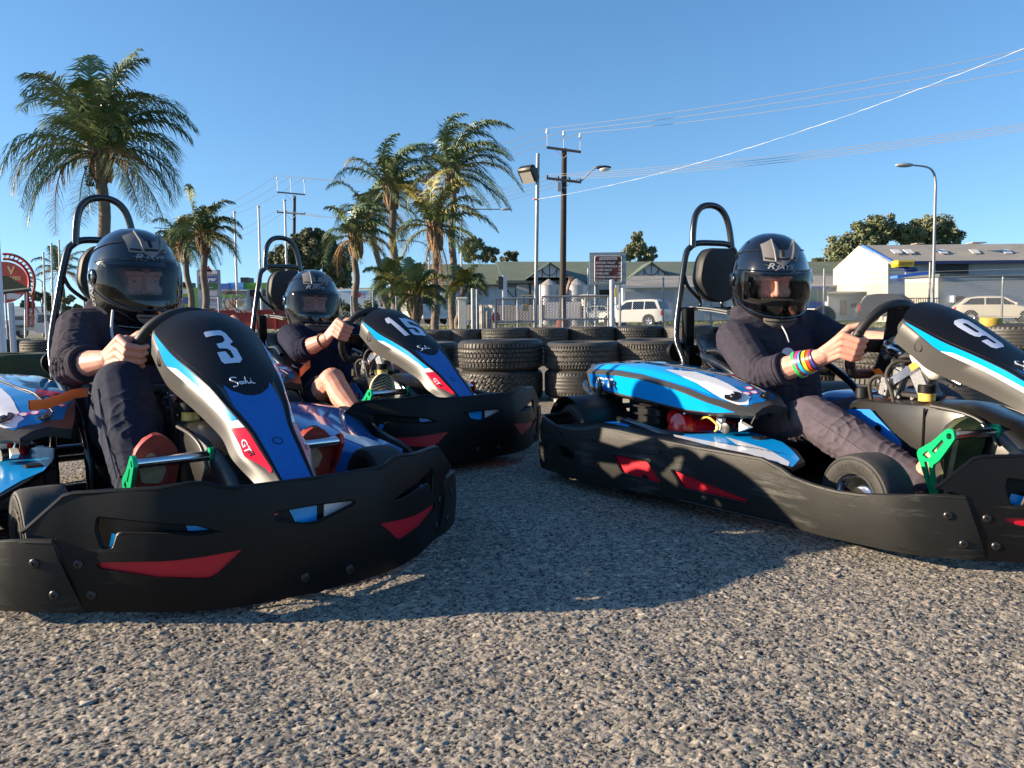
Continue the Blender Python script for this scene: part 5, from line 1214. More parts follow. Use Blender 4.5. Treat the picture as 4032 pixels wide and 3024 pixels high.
palm(430,1300,(395,605),22,3.0,27,3,'large queen palm standing alone behind the left driver',tr=.15,dry=.03,droop=1.15,ll=.8,dens=1.7,wind=.3,fr=[(182,8,2.9,2.9,2),(-30,15,3.0,2.4,2),(170,60,3.1,1.1,0),(10,60,3.1,1.2,0),(85,80,3.3,.7,0),(200,25,2.9,1.5,1)])
_b=[o for o in COL.objects if o.name.startswith('palm_tree')][0]
mb=MB(); rg=random.Random(1)
for _ in range(150):
    a=rg.uniform(0,6.28); r=rg.random()**.5*.12; mb.ell((-.22+r*math.cos(a),-.15+r*math.sin(a),at(350,690,22).z-_b.location.z+rg.uniform(-.3,.22)),(.022,)*3,None,6,4)
mb.build('fruit_cluster',mat('palm_fruit',(.05,.05,.02),.6),_b,60)
for a in [(1398,1290,(1400,935),30,1.95,18,11,'short bushy palm at the left end of the middle palm group',.12,1,.1,.15,1.3,.45,1),
          (1545,1290,(1455,840),34,2.3,20,12,'slim palm with drooping crown, second of the middle palm group',.12,1,.1,.2,1.4,.5,1),
          (1565,1290,(1540,745),32,2.75,24,13,'thick crowned palm in the centre of the middle palm group',.15,1.3,.12,.1,1.15,.55,1),
          (1782,1290,(1782,680),31,3.1,24,14,'tallest wind-blown palm of the middle group',.13,1.6,.05,.25,1.1,.55,1),
          (1716,1290,(1712,895),27,2.25,19,15,'yellowing palm with a brown skirt in front of the tallest palm',.12,.8,.65,.1,1.1,.5,1),
          (1640,1290,(1632,1160),25,1.15,18,16,'low bushy palm with spiky fronds between the middle trunks',.10,.2,.15,.05,.8,.4,1),
          (1555,1290,(1545,1115),26,1.0,14,17,'low palm left of the spiky one in the middle group',.10,.2,.25,.05,1.0,.4,0),
          (1790,1290,(1830,1125),28,.95,13,18,'low dark palm beside the cream gate pillar',.10,.3,.1,.1,1.1,.4,0),
          (774,1290,(722,965),36,1.85,19,19,'dark palm just right of the left driver',.13,.6,.25,.15,1.3,.5,1),
          (812,1290,(800,925),33,1.95,19,20,'taller green palm beside the flagpoles',.13,.9,.2,.15,1.25,.55,1),
          (690,1290,(680,975),42,1.6,14,21,'yellow green palm half hidden behind the left helmet',.12,.6,.5,.1,1.2,.5,1),
          (270,1290,(235,1070),60,2.6,16,22,'distant palm between the left flagpoles and roll bar',.14,.2,.5,.1,1.0,.6,0)]:
    palm(a[0],a[1],a[2],a[3],a[4],a[5],a[6],a[7],a[8],a[9],a[10],a[11],a[12],a[13],a[14],dens=1.35,skirt=(5 if a[6]==15 else 0),group='palms behind the track')
FOL=[mat('gum_foliage',(.10,.12,.055),.7,var=(.8,.35,(.17,.18,.085))),mat('dark_foliage',(.065,.08,.04),.75,var=(.8,.4,(.12,.125,.06)))]
WOOD=mat('tree_bark',(.13,.10,.075),.9,bump=(10,.8,.03))
def tree(name,blobs,Y,lab,seed=1,m=0,n=900,leaf=.28,trunk=None,depth=.8,cat='tree',spiky=0):
    rg=random.Random(seed); B=[]
    for (px,py,rx,ry) in blobs:
        c=at(px,py,Y); k=Y/FPX; B.append((c,rx*k,ry*k))
    gx_=sum(b[0].x for b in B)/len(B); base=Vector((gx_,Y,terrain(gx_,Y)-.1)); P=empty(name,base); mb=MB()
    for c,rx,ry in B:
        c=c-base
        for ci in range(max(8,int(n/62))):
            v=Vector((rg.gauss(0,1),rg.gauss(0,1),rg.gauss(0,1))).normalized(); rr_=rg.random()**.5*.95; cc=c+Vector((v.x*rx*rr_,v.y*rx*depth*rr_,v.z*ry*rr_)); cr=min(rx,ry)*rg.choice((.18,.26,.36,.5))
            for _ in range(120):
                q=Vector((rg.gauss(0,1),rg.gauss(0,1),rg.gauss(0,1))).normalized(); p=cc+q*cr*rg.uniform(.55,1.05); d=Vector((rg.gauss(0,1),rg.gauss(0,1),rg.gauss(0,.8)+(.8 if spiky else -.3))).normalized(); e=d.cross(q); 
                if e.length<.05: continue
                e.normalize(); s=leaf*rg.uniform(.45,.95); mb.add([p-e*s*.22,p+d*s*.5,p+e*s*.22,p-d*s*.5],[(0,1,2,3)])
    mb.build('crown',FOL[m],P,None,fix=False); mb=MB()
    tb=Vector((0,0,0)); low=min(B,key=lambda b:b[0].z)[0]-base; tr=max(.12,max(b[1] for b in B)*.07)
    if trunk is not None: tb=Vector((at(trunk,1240,Y).x-base.x,0,0))
    fork=Vector((tb.x*.5,0,max(.8,low.z*.55))); mb.tube(spline([tb,tb*.6+fork*.4+Vector((tr,0,0)),fork],4),[tr*(1-.04*i) for i in range(9)],8)
    for c,rx,ry in B: mb.tube(spline([fork,fork.lerp(c-base,.5)+Vector((rg.uniform(-.3,.3),0,.2)),c-base],4),[tr*.6*(1-.1*i) for i in range(9)],6)
    mb.build('trunk',WOOD,P,60); tag(P,lab,cat); return P
tree('gum_tree',[(3390,925,70,50),(3480,905,75,55),(3570,915,60,45),(3310,985,60,60),(3340,1020,60,50),(3420,965,90,50),(3230,1030,30,14)],100,'broad grey-green gum tree left part behind the white gabled shed',3,0,2800,.6)
tree('gum_tree',[(3640,900,75,40),(3700,905,70,50),(3740,935,50,40),(3600,930,80,40),(3650,950,100,30)],104,'wide gum tree behind the ridge of the white shed roof',4,0,2800,.6)
tree('dark_tree',[(1250,960,95,50),(1180,1000,95,70),(1290,1010,85,60),(1110,1030,60,50),(1330,1060,50,50),(1220,930,60,30),(1350,1100,40,30)],70,'large dark tree behind the roll bar of kart 15',5,1,2300,.5,trunk=1230)
tree('pine_tree',[(1860,965,40,35),(1830,1000,35,35),(1900,1010,60,30),(1935,1000,30,25)],120,'ragged pine behind the green roof, left of the floodlight',6,1,900,.7,spiky=1)
tree('pine_tree',[(2015,1000,24,16),(1995,1012,28,18),(2020,1020,22,14)],125,'small dark pine just left of the floodlight pole',7,1,600,.6,spiky=1)
tree('pine_tree',[(2510,935,28,24),(2500,975,50,35),(2540,1000,50,38),(2470,1005,35,30),(2560,1020,30,25)],120,'conical pine behind the brown tourist sign',8,0,1000,.7,spiky=1)
tree('dark_tree',[(150,1165,35,28),(190,1180,25,25),(110,1195,40,20),(200,1210,20,20)],80,'dark round tree behind the white tray truck',9,1,700,.5)
tree('olive_tree',[(270,1195,28,30),(255,1225,20,22),(300,1215,25,25)],60,'small yellow-green tree behind the left roll bar',10,0,500,.35)
tree('hedge',[(1400,1225,50,36),(1470,1235,45,45),(1350,1240,40,40),(1430,1265,60,25),(1520,1265,40,28)],45,'clipped green hedge beside the middle palms',11,0,1100,.25,cat='hedge')
tree('dark_shrub',[(1530,1165,30,32),(1520,1195,28,25),(1560,1180,20,26)],48,'dark shrub above the hedge behind the palms',12,1,500,.3,cat='shrub')
# bare street trees
def bare(px,py,top,Y,seed,lab):
    rg=random.Random(seed); b=at(px,py,Y); b.z=terrain(b.x,Y); mb=MB(); H=(at(px,top,Y).z-b.z)
    def br(p,d,l,r,n):
        e=p+d*l; mb.tube([p,p.lerp(e,.5)+Vector((rg.uniform(-.05,.05),0,0)),e],[r,r*.8,r*.6],5)
        if n:
            for _ in range(3): br(p.lerp(e,rg.uniform(.55,1)),(d+Vector((rg.uniform(-.9,.9),rg.uniform(-.6,.6),rg.uniform(-.1,.4)))).normalized(),l*.62,r*.55,n-1)
    br(Vector((0,0,0)),Vector((0,0,1)),H*.42,.07,4); o=mb.build('bare_tree',mat('grey_twigs',(.12,.08,.06),.9),None,60); o.location=b; tag(o,lab,'tree')
bare(905,1290,1095,38,1,'leafless young tree in front of the white shopfront'); bare(965,1290,1150,37,2,'leafless small tree right of the flagpole'); bare(880,1290,1160,39,3,'leafless thin tree beside the pylon sign')
# ================= street furniture, fences, buildings, vehicles
def VP(Y,dy=0):   # vertical plane facing the street at distance Y; photograph pixels as coordinates
    return lambda x,y,h=0: at(x,y,Y-h)
def local(o_loc,f): return lambda x,y,h=0: f(x,y,h)-o_loc
STEEL=mat('galvanised_steel',(.24,.25,.26),.5,.5,var=(14,.2)); STEELD=mat('grey_painted_steel',(.35,.37,.40),.5,.3,var=(10,.2)); DWOOD=mat('dark_timber_pole',(.035,.026,.022),.85,var=(5,.4),bump=(30,.6,.01)); WHT=mat('white_paint',(.58,.58,.57),.5,var=(3,.06)); DK=mat('dark_glass',(.015,.018,.022),.1,spec=.7); BLK=mat('black_paint',(.015,.015,.016),.5); CERAM=mat('white_ceramic',(.75,.75,.72),.2)
WIRE=mat('bright_wire',(.24,.22,.22),.6); WIRED=mat('dark_wire',(.06,.065,.08),.6); REDP=mat('red_paint',(.36,.02,.015),.5,var=(4,.15)); GLS=mat('lamp_glass',(.7,.7,.65),.2)
def gp(px,Y,off=0):
    p=at(px,1240,Y); p.z=terrain(p.x,Y)+off; return p
def pole(name,px,Y,py_top,r,m,lab,cat,group=None,px_top=None,taper=1.):
    b=gp(px,Y,-.1); t=at(px_top if px_top is not None else px,py_top,Y)-b; P=empty(name,b); mb=MB(); mb.tube([(0,0,0),t*.5,t],[r,r*(1+taper)/2,r*taper],14); mb.build('pole',m,P,60); tag(P,lab,cat,group); return P,b,t
# floodlight pole
P,b,t=pole('floodlight_pole',2106,20,605,.045,STEEL,'tall galvanised floodlight pole with one black floodlight and a rope tied on','floodlight',px_top=2118)
mb=MB(); c=at(2080,685,20)-b; R3=Vector((-.55,-.62,-.55)).to_track_quat('-Z','Y').to_matrix(); mb.box(c,(.46,.38,.22),R3,0,.04); mb.tube([at(2112,700,20)-b,c+Vector((.08,.02,0))],.022,6); mb.build('lamp_housing',BLK,P,40)
mb=MB(); mb.box(c+R3@Vector((-.02,-.05,-.113)),(.34,.28,.008),R3); mb.build('lamp_glass',mat('floodlight_glass',(.45,.43,.38),.2,.4),P)
mb=MB(); mb.tube([at(2107,785,20)-b+Vector((.05*math.cos(q),.05*math.sin(q),0)) for q in [k*.6 for k in range(11)]],.012,6); mb.build('rope_knot',mat('orange_tape',(.7,.25,.12),.7),P)
# rope and power lines
def cable(name,a,bb,sag,r,m,lab,group=None,n=20,lumps=0):
    mb=MB(); rg=random.Random(7); pts=[]
    for i in range(n+1):
        t=i/n; p=a.lerp(bb,t); p.z-=sag*4*t*(1-t)
        if lumps: p+=Vector((0,0,rg.uniform(-1,1)*lumps))
        pts.append(p)
    rr=[r*(rg.uniform(.5,1.5) if lumps else 1) for _ in pts]; o=mb; mb.tube(pts,rr,5); ob=mb.build(name,m,None,60); tag(ob,lab,'rope' if lumps else 'power line',group); return ob
cable('rope',at(2110,785,20),at(4070,175,12.5),.28,.0042,mat('white_rope',(.6,.6,.6),.7),'frayed white rope sagging from the floodlight pole to the upper right',n=110,lumps=.006)
def powerpole(px,Y,ty,w_,lab,seed,arm_y,arm2,lamp=True,slope=.1):
    b=gp(px,Y,-.1); P=empty('power_pole',b); t=at(px+8,ty,Y)-b; mb=MB(); mb.tube([(0,0,0),t],[w_*.62,w_*.45],10); mb.build('pole',DWOOD,P,40)
    ins=[];k=Y/FPX
    for (ay,x0,x1,dy,up,n) in (arm_y,arm2):
        a=at(x0,ay,Y)-b; e=at(x1,ay+dy,Y)-b; d=(e-a); ang=math.atan2(d.z,d.x); mb=MB(); mb.box((a+e)/2+Vector((0,-.1,0)),(d.length,.10,.12),Matrix.Rotation(-ang,3,'Y')); mb.build('crossarm',mat('weathered_crossarm',(.08,.07,.07),.8),P)
        mb=MB(); mid=(a+e)/2
        for s in (-1,1): mb.tube([mid+Vector((s*d.length*.22,-.12,-.05)),mid+Vector((0,-.14,-d.length*.24))],.02,5)
        mb.build('brace',STEELD,P)
        for i in range(n):
            q=a.lerp(e,(i+.02)/(n-1)*.96+.01)+Vector((0,-.1,0)); 
            if up>.3: mb=MB(); mb.tube([q,q+Vector((0,0,up*.75))],.022,6); mb.build('insulator_pin',STEELD,P)
            mb=MB(); h=up*.72; mb.lathe([(.03,h),(.075,h+.04),(.075,h+.1),(.05,h+.13),(.07,h+.16),(.06,h+.22),(.02,h+.26),(.001,h+.27)] if up>.3 else [(.03,0),(.06,.05),(.05,.16),(.001,.18)],q,(0,0,1),12); mb.build('insulator',CERAM if up>.3 else BLK,P); ins.append(q+b+Vector((0,0,up if up>.3 else .18)))
    tag(P,lab,'power pole'); return P,b,ins
P,b,INS=powerpole(2214,43,585,.30,'near dark timber power pole with a street lamp arm and red base',1,(582,2152,2287,18,.95,3),(703,2152,2288,16,.12,4))
mb=MB(); a=at(2290,712,42.9)-b; e=at(2348,658,42.9)-b; mb.tube(spline([a,at(2335,668,42.9)-b,e],5),.035,8); mb.build('lamp_arm',STEELD,P,60)
mb=MB(); mb.ell(e+Vector((.35,0,-.02)),(.42,.18,.10)); mb.build('lamp_head',BLK,P,60); mb=MB(); mb.ell(e+Vector((.42,-.02,-.10)),(.28,.16,.14)); mb.build('lamp_glass',GLS,P,60)
mb=MB(); mb.box(at(2203,735,42.8)-b,(.22,.2,.45)); mb.build('junction_box',STEELD,P)
mb=MB(); z0=0; mb.lathe([(.40,0),(.36,.3),(.28,.62),(.20,.66)],(0,0,0),(0,0,1),14); mb.build('base_guard',mat('rusty_red_steel',(.16,.04,.025),.8,var=(5,.3)),P,40)
P2,b2,IN2=powerpole(1152,75,770,.28,'distant power pole above the large dark tree at the left',2,(757,1092,1203,10,1.5,3),(836,1092,1203,8,.15,4))
P3,b3,IN3=powerpole(640,120,905,.25,'far power pole crossarm seen between the left palms',3,(897,607,700,6,1.2,3),(960,610,695,4,.15,2))
for i,(q,py) in enumerate(zip(INS[:3],(186,222,268))): cable('power_line',q,at(4120,py-8,30),.25,.0105,WIRE,f'{"upper middle lowest".split()[i]} of the three high wires running right from the near pole','power lines overhead')
for i,(q,py) in enumerate(zip(INS[3:],(478,487,496,506))): cable('power_line',q,at(4120,py-5,30),.25,.010,WIRE,f'{["topmost","second","third","lowest"][i]} thin wire running right from the near pole lower crossarm','power lines overhead')
for i,(q,r_) in enumerate(zip(IN2[:3],INS[:3])): cable('power_line',q,r_,1.2,.013,WIRED,f'{["left","middle","right"][i]} high wire between the two timber poles behind the palms','power lines overhead')
for i,(q,r_) in enumerate(zip(IN2[3:],INS[3:])): cable('power_line',q,r_,1.3,.012,WIRED,f'{["first","second","third","fourth"][i]} low wire between the two timber poles behind the palms','power lines overhead')
for i,(q,r_) in enumerate(zip(IN3[:3],IN2[:3])): cable('power_line',q,r_,1.5,.016,WIRED,f'{["upper","middle","lower"][i]} faint high wire left of the distant pole','power lines overhead')
for i in range(2): cable('power_line',IN3[3+i],IN2[3+i],1.5,.014,WIRED,f'{["upper","lower"][i]} faint low wire left of the distant pole','power lines overhead')
# street lamps
def streetlamp(px,Y,top,pts,hx_,lab,r=.06):
    b=gp(px,Y,-.1); P=empty('street_lamp',b); mb=MB(); q=[Vector((0,0,0))]+[at(x,y,Y)-b for x,y in pts]; path=[q[0],q[0].lerp(q[1],.5)]+spline(q[1:],5); n=len(path); mb.tube(path,[r*(1-.5*i/n) for i in range(n)],10); mb.build('pole',STEEL,P,60)
    mb=MB(); e=q[-1]; mb.ell(e+Vector((hx_*.3,0,0)),(.38,.14,.09)); mb.build('lamp_head',STEELD,P,60); tag(P,lab,'street lamp'); return P
streetlamp(3672,34,645,[(3683,760),(3684,720),(3676,680),(3650,658),(3590,650)],-1,'tall curved street lamp in front of the white shed')
streetlamp(1817,60,838,[(1817,860),(1817,842),(1830,826),(1870,824),(1975,824)],1,'thin street lamp behind the tallest palm with arm pointing right',.07)
streetlamp(1690,75,960,[(1690,1010),(1680,970),(1650,952),(1590,947)],-1,'far street lamp behind the palms with arm pointing left',.07)
b=gp(165,95); P=empty('street_lamp',b); mb=MB(); s=at(165,1110,95)-b; mb.tube([(0,0,0),s],.09,8)
for sx in (-1,1): mb.tube(spline([s,at(165+sx*14,1100,95)-b,at(165+sx*50,1094,95)-b],5),.06,6)
mb.build('pole',STEELD,P,60); tag(P,'far twin-armed street lamp near the left red sign','street lamp')
for i,(px,pt,ty,Y,lab) in enumerate([(177,171,998,50,'leftmost thin white flagpole near the red round sign'),(206,202,962,50,'second thin white flagpole near the red round sign'),(236,232,950,52,'third thin white flagpole, closest to the left roll bar'),(936,923,838,38,'white flagpole right of the left palms'),(1030,1018,816,38,'white flagpole in front of the green building'),(1134,1121,791,38,'white flagpole through the roll bar of kart 15')]):
    P,b,t=pole('flagpole',px,Y,ty,.055 if i>2 else .06,WHT,lab,'flagpole','flagpoles along the street',px_top=pt,taper=.85)
    mb=MB(); mb.cyl(t,t+Vector((0,0,.06)),.075,seg=10); mb.build('cap',STEELD,P)
    mb=MB(); mb.tube([t*.62+Vector((0,-.07,0)),t*.615+Vector((0,-.1,-.12))],.05,6); mb.build('pulley',WHT,P)
# left white pillar
b=gp(9,7.5); b.z=-.1; P=empty('pillar',b); mb=MB(); zz=at(20,760,7.5).z-b.z; mb.box((-.03,0,zz/2),(.085,.05,zz),None,0,.01); mb.build('post',mat('white_steel_post',(.62,.64,.68),.5,.1),P,30)
z2=at(60,1190,7.5).z-b.z; mb=MB(); mb.box((at(30,1240,7.5).x-b.x,.06,z2/2),(.05,.03,z2),None,0,.008); mb.box((at(10,1240,7.5).x-b.x,-.075,z2/2+.1),(.05,.01,z2),None); mb.build('side_post',mat('blue_grey_post',(.35,.40,.48),.5),P,30); tag(P,'white steel pillar at the left edge of the photo','pillar')
# chain-link fences
LINK=mat('chain_link_wire',(.42,.42,.40),.5,.6)
def chain(mb,a,bb,z0f,z1f,pitch=.07,r=.0045):
    a=Vector(a);bb=Vector(bb);L=(bb-a).length; d=(bb-a).normalized(); n=int(L/(pitch/2)); nn=Vector((d.y,-d.x,0))
    for i in range(n):
        for s in (0,1):
            pass
    # diagonal wires both ways, drawn as thin triangular bars
    H=z1f-z0f; k=int((L+H)/pitch)
    for sgn in (1,-1):
        for i in range(k):
            s0=i*pitch-(H if sgn>0 else 0); p0,q0=s0,z0f; p1,q1=s0+H*sgn,z1f
            if sgn<0: p0=s0; p1=s0-H
            lo,hi=min(p0,p1),max(p0,p1)
            if hi<0 or lo>L: continue
            def clip(p0,q0,p1,q1):
                t0,t1=0,1; dx=p1-p0
                for (e) in (0,L):
                    t=(e-p0)/dx
                    if (e==0)==(dx>0): t0=max(t0,t)
                    else: t1=min(t1,t)
                return t0,t1
            t0,t1=clip(p0,q0,p1,q1)
            if t1<=t0: continue
            A=a+d*(p0+(p1-p0)*t0); A.z=q0+(q1-q0)*t0; B=a+d*(p0+(p1-p0)*t1); B.z=q0+(q1-q0)*t1
            u=(B-A).normalized(); w1=u.cross(nn)*r; w2=nn*r
            mb.add([A-w1,A+w1,A+w2*1.4,B-w1,B+w1,B+w2*1.4],[(0,1,4,3),(1,2,5,4),(2,0,3,5)])
def fence(px0,px1,Y0_,Y1_,ztop,posts,lab,barb=3,rail=False,pitch=.07,r=.0045):
    a=at(px0,1240,Y0_); bb=at(px1,1240,Y1_); a.z=bb.z=0; P=empty('chain_link_fence',a); z0=min(terrain(a.x,Y0_),terrain(bb.x,Y1_)); mb=MB(); chain(mb,(0,0,0),bb-a,z0,ztop,pitch,r); mb.build('wire_mesh',LINK,P,None,fix=False)
    for (px,py) in posts:
        t=(px-px0)/(px1-px0); Y=Y0_+(Y1_-Y0_)*t; q=at(px,py,Y); mb=MB(); mb.cyl((q.x-a.x,q.y-a.y,z0-.1),(q.x-a.x,q.y-a.y,q.z),.026,seg=10); mb.build('post',STEEL,P,60)
    for j in range(barb+(1 if rail else 0)):
        mb=MB(); z=ztop+.14*j; mb.tube([Vector((0,0,z)),Vector((bb.x-a.x,bb.y-a.y,z))],.018 if rail and j==0 else .004,6); mb.build('top_rail' if rail and j==0 else 'barbed_wire',STEEL,P,60)
    tag(P,lab,'fence'); return P
fence(2430,4300,24,19,1.28,[(2612,1092),(2800,1100),(2950,1090),(3246,1058),(3663,1032),(3950,1090)],'chain-link fence with barbed wire across the right half',r=.0035)
fence(-60,900,24,24,.75,[(20,1160),(330,1170),(640,1165),(860,1170)],'chain-link fence behind the left kart',barb=2,pitch=.09,r=.003)
fence(1280,1600,22,22,.75,[(1383,1165),(1468,1145),(1560,1165)],'short dark wire fence before the hedge',barb=1,pitch=.1)
# gates
def gate(px0,px1,Y,ytop,ybot,bars,lab,diag=False):
    a=gp((px0+px1)/2,Y); P=empty('metal_gate',a); mb=MB(); pt=at(px0,ytop,Y)-a; q=at(px1,ytop,Y)-a; r=.022; zb=.05
    z1=at(px0,ybot,Y).z-a.z
    for z in (pt.z,z1): mb.tube([(pt.x,0,z),(q.x,0,z)],r,8)
    for px in (px0,px1)+tuple(bars): x=at(px,1240,Y).x-a.x; mb.tube([(x,0,zb-.1),(x,0,pt.z)],r,8)
    mb.build('gate_frame',STEEL,P,60); mb=MB(); chain(mb,(pt.x,.02,0),(q.x,.02,0),zb,pt.z,.07,.0045); mb.build('wire_mesh',LINK,P,None,fix=False)
    tag(P,lab,'gate'); return P
gate(1950,2104,18,1176,1266,(2038,),'white framed mesh gate left of the floodlight pole'); gate(2134,2395,18,1168,1258,(2216,2305),'white framed mesh gate right of the floodlight pole')
for px,ty,Y,r,lab,m in ((2410,1105,17.5,.055,'thick grey round gate post in front of the off-roader',STEELD),(1862,1138,18,.045,'pale round gate post beside the cream pillar',STEEL),(1878,1140,18.2,.025,'thin gate post just right of the pale round one',STEEL),(2128,1120,18.2,.02,'thin gate post right beside the floodlight pole',STEELD),(2316,1057,30,.03,'thin tall post left of the tourist sign',STEELD)):
    P,b,t=pole('gate_post',px,Y,ty,r,m,lab,'post'); mb=MB(); mb.ell(t,(r,r,r*.5)); mb.build('cap',m,P,60)
def pillar(px0,px1,py0,py1,Y,d,lab,m): 
    a=at(px0,py1,Y);q=at(px1,py0,Y); P=empty('gate_pillar',Vector(((a.x+q.x)/2,Y,a.z))); mb=MB(); mb.box((0,0,(q.z-a.z)/2),(q.x-a.x,d,q.z-a.z),None,0,.01); mb.build('post',m,P,30); mb=MB(); mb.box((0,0,q.z-a.z+.02),(q.x-a.x+.06,d+.06,.05),None,0,.008); mb.build('cap',m,P,30); tag(P,lab,'pillar')
pillar(1806,1836,1178,1310,19,.2,'cream masonry gate pillar behind the last palm trunk',mat('cream_render',(.62,.58,.46),.8,var=(6,.15)))
mb=MB(); b=gp(1908,19.5)
for k in range(9):
    x0=-.27+k*.06; mb.add([(x0,.03*math.sin(k*1.3),.02),(x0+.06,.03*math.sin((k+1)*1.3),.02),(x0+.06,.03*math.sin((k+1)*1.3),.9-.05*math.sin(k*2)),(x0,.03*math.sin(k*1.3),.9-.05*math.sin((k-1)*2))],[(0,1,2,3)])
o=mb.build('corrugated_sheet',mat('rusted_white_sheet',(.55,.53,.47),.7,var=(5,.5,(.16,.14,.12))),None,60); o.location=b; md=o.modifiers.new('s','SOLIDIFY'); md.thickness=.01; tag(o,'peeling white metal sheet propped beside the gate','sheet')
mb=MB(); b=gp(1953,19); mb.box((0,0,.5),(.05,.05,1.0),None,0,.005); mb.ell((0,0,.62),(.10,.05,.14)); o=mb.build('red_post',REDP,None,40); o.location=b; tag(o,'dark red post with a round red plate by the gate','post')
mb=MB(); b=gp(1790,19); mb.tube([(-.08,0,0),(.26,0,.95),(.40,0,.98)],.02,6); mb.tube([(.36,0,.1),(.2,0,.2),(.38,0,.6)],.012,6); o=mb.build('bent_pipe',BLK,None,60); o.location=b; tag(o,'bent black pipe leaning against the cream pillar','pipe')
# ------------- buildings
def corr(name,c,dirx=1,scale=3.2,rough=.6,bd=.03):
    m=mat(name,c,rough,.15,var=(.35,.14)); n=m.node_tree; L=n.links; b=n.nodes['Principled BSDF']; tc=n.nodes.new('ShaderNodeTexCoord'); w_=n.nodes.new('ShaderNodeTexWave'); w_.wave_type='BANDS'; w_.bands_direction='X' if dirx==1 else ('Y' if dirx==2 else 'Z'); w_.inputs['Scale'].default_value=scale; L.new(tc.outputs['Object'],w_.inputs[0]); bp=n.nodes.new('ShaderNodeBump'); bp.inputs['Strength'].default_value=1; bp.inputs['Distance'].default_value=bd; L.new(w_.outputs[0],bp.inputs['Height']); L.new(bp.outputs[0],b.inputs['Normal']); return m
GREENR=corr('green_corrugated_roof',(.13,.155,.11),1,3.6,bd=.03); GREYR=corr('grey_corrugated_roof',(.30,.275,.235),1,3.4,bd=.02); WPANEL=corr('white_panel_wall',(.60,.61,.64),3,2.5); CREAMW=corr('cream_panel_wall',(.50,.47,.40),3,2.,bd=.01); GREYW=corr('shaded_grey_wall',(.38,.41,.47),3,2.,bd=.01); TIM=mat('dark_timber_trim',(.05,.045,.04),.7); CREAMB=mat('cream_barge_board',(.55,.55,.38),.7); FASC=mat('grey_fascia',(.10,.11,.10),.6)  # white panel and grey wall colours have bluish shade put into them
def quadf(mb,pts,mi=0,th=.15):
    P=[Vector(p) for p in pts]; n=(P[1]-P[0]).cross(P[2]-P[0]).normalized(); k=len(P); vs=P+[p-n*th for p in P]; mb.add(vs,[tuple(range(k)),tuple(range(2*k-1,k-1,-1))]+[(i,(i+1)%k,(i+1)%k+k,i+k) for i in range(k)],mi)
def root(name,px,Y,lab,cat='building'):
    b=gp(px,Y,-.3); P=empty(name,b); tag(P,lab,cat); return P,b
def part(name,P,m,f,smooth=None):
    mb=MB(); f(mb); b=P.location; mb.v=[(x-b.x,y-b.y,z-b.z) for x,y,z in mb.v]; return mb.build(name,m,P,smooth)
def sheetpx(mb,pts,Y,th=.12,mi=0): quadf(mb,[at(x,y,Y) for x,y in pts],mi,-th if False else th)
def boxpx(mb,x0,y0,x1,y1,Y,d,mi=0):
    a=at(x0,y1,Y); c=at(x1,y0,Y); mb.box(((a.x+c.x)/2,Y+d/2,(a.z+c.z)/2),(c.x-a.x,d,c.z-a.z),None,mi)
# B1 half-timbered long building
P,b=root('half_timbered_building',2300,92,'long building with green corrugated roof and half-timbered gables')
part('wall',P,WPANEL,lambda m:boxpx(m,1640,1100,3330,1275,92,10))
def roof(m):
    for (x0,x1,ye,yr) in ((1955,3330,1104,1030),(1600,1962,1122,1040)):
        e0,e1=at(x0,ye,91.2),at(x1,ye,91.2); r0,r1=at(x0-(0 if x0>1900 else -60),yr,98),at(x1,yr,98); quadf(m,[e0,e1,r1,r0]); g0,g1=Vector((e0.x,105,e0.z)),Vector((e1.x,105,e1.z)); quadf(m,[g1,g0,r0,r1])
part('roof',P,GREENR,roof)
part('barge_board',P,CREAMB,lambda m:quadf(m,[at(1949,1030,90.9),at(1956,1030,90.9),at(1977,1090,90.9),at(1970,1090,90.9)],0,.3))
part('gutter',P,FASC,lambda m:(boxpx(m,1955,1101,3330,1107,91.1,.3),boxpx(m,1600,1119,1958,1127,91.0,.3)))
for gx0,gxa,gx1,gb,gy in ((2083,2164,2245,1092,1031),(2486,2564,2640,1092,1030)):
    part('gable',P,mat('white_gable_board',(.6,.62,.68),.7),lambda m:quadf(m,[at(gx0,gb,90),at(gx1,gb,90),at(gxa,gy+6,90)],0,.3))  # bluish shade on the white gable is put into its colour
    def gr(m):
        a=at(gxa,gy,89.6); bk=Vector((a.x,96,a.z))
        for x in (gx0-16,gx1+16):
            e=at(x,gb+6,89.6); quadf(m,[e,a,bk,Vector((e.x,92,e.z))] if x<gxa else [a,e,Vector((e.x,92,e.z)),bk],0,.12)
    part('gable_roof',P,GREENR,gr); part('gable_barge',P,CREAMB,lambda m:(quadf(m,[at(gx0-20,gb+6,89.4),at(gx0-10,gb+6,89.4),at(gxa,gy+5,89.4),at(gxa,gy-2,89.4)],0,.2),))
    def beams(m):
        k=[(gxa,gb,gxa,gy+8)]+[(gxa+s*28,gb,gxa+s*28,gb-36) for s in (-1,1)]+[(gxa+s*52,gb,gxa+s*52,gb-16) for s in (-1,1)]
        for x0,y0,x1,y1 in k: m.tube([at(x0,y0,89.7),at(x1,y1,89.7)],.05,5)
        for s in (-1,1):
            m.tube([at(gxa+s*28*math.sin(q),gb-8-26*(1-math.cos(q)) ,89.7) for q in [j*.26 for j in range(7)]],.05,5)
            m.tube([at(gxa,gy+2,89.6),at(gxa+s*80,gb+2,89.6)],.06,5)
    part('timber_beams',P,TIM,beams)
def posts(m):
    for x in (2030,2085,2090,2310,2350,2118,1700,1760,1850): m.tube([at(x,1105,91.6),at(x,1250,91.6)],.07,5)
    m.tube([at(1995,1140,91.6),at(2040,1190,91.6)],.06,5); boxpx(m,1960,1108,3000,1112,91.5,.2)
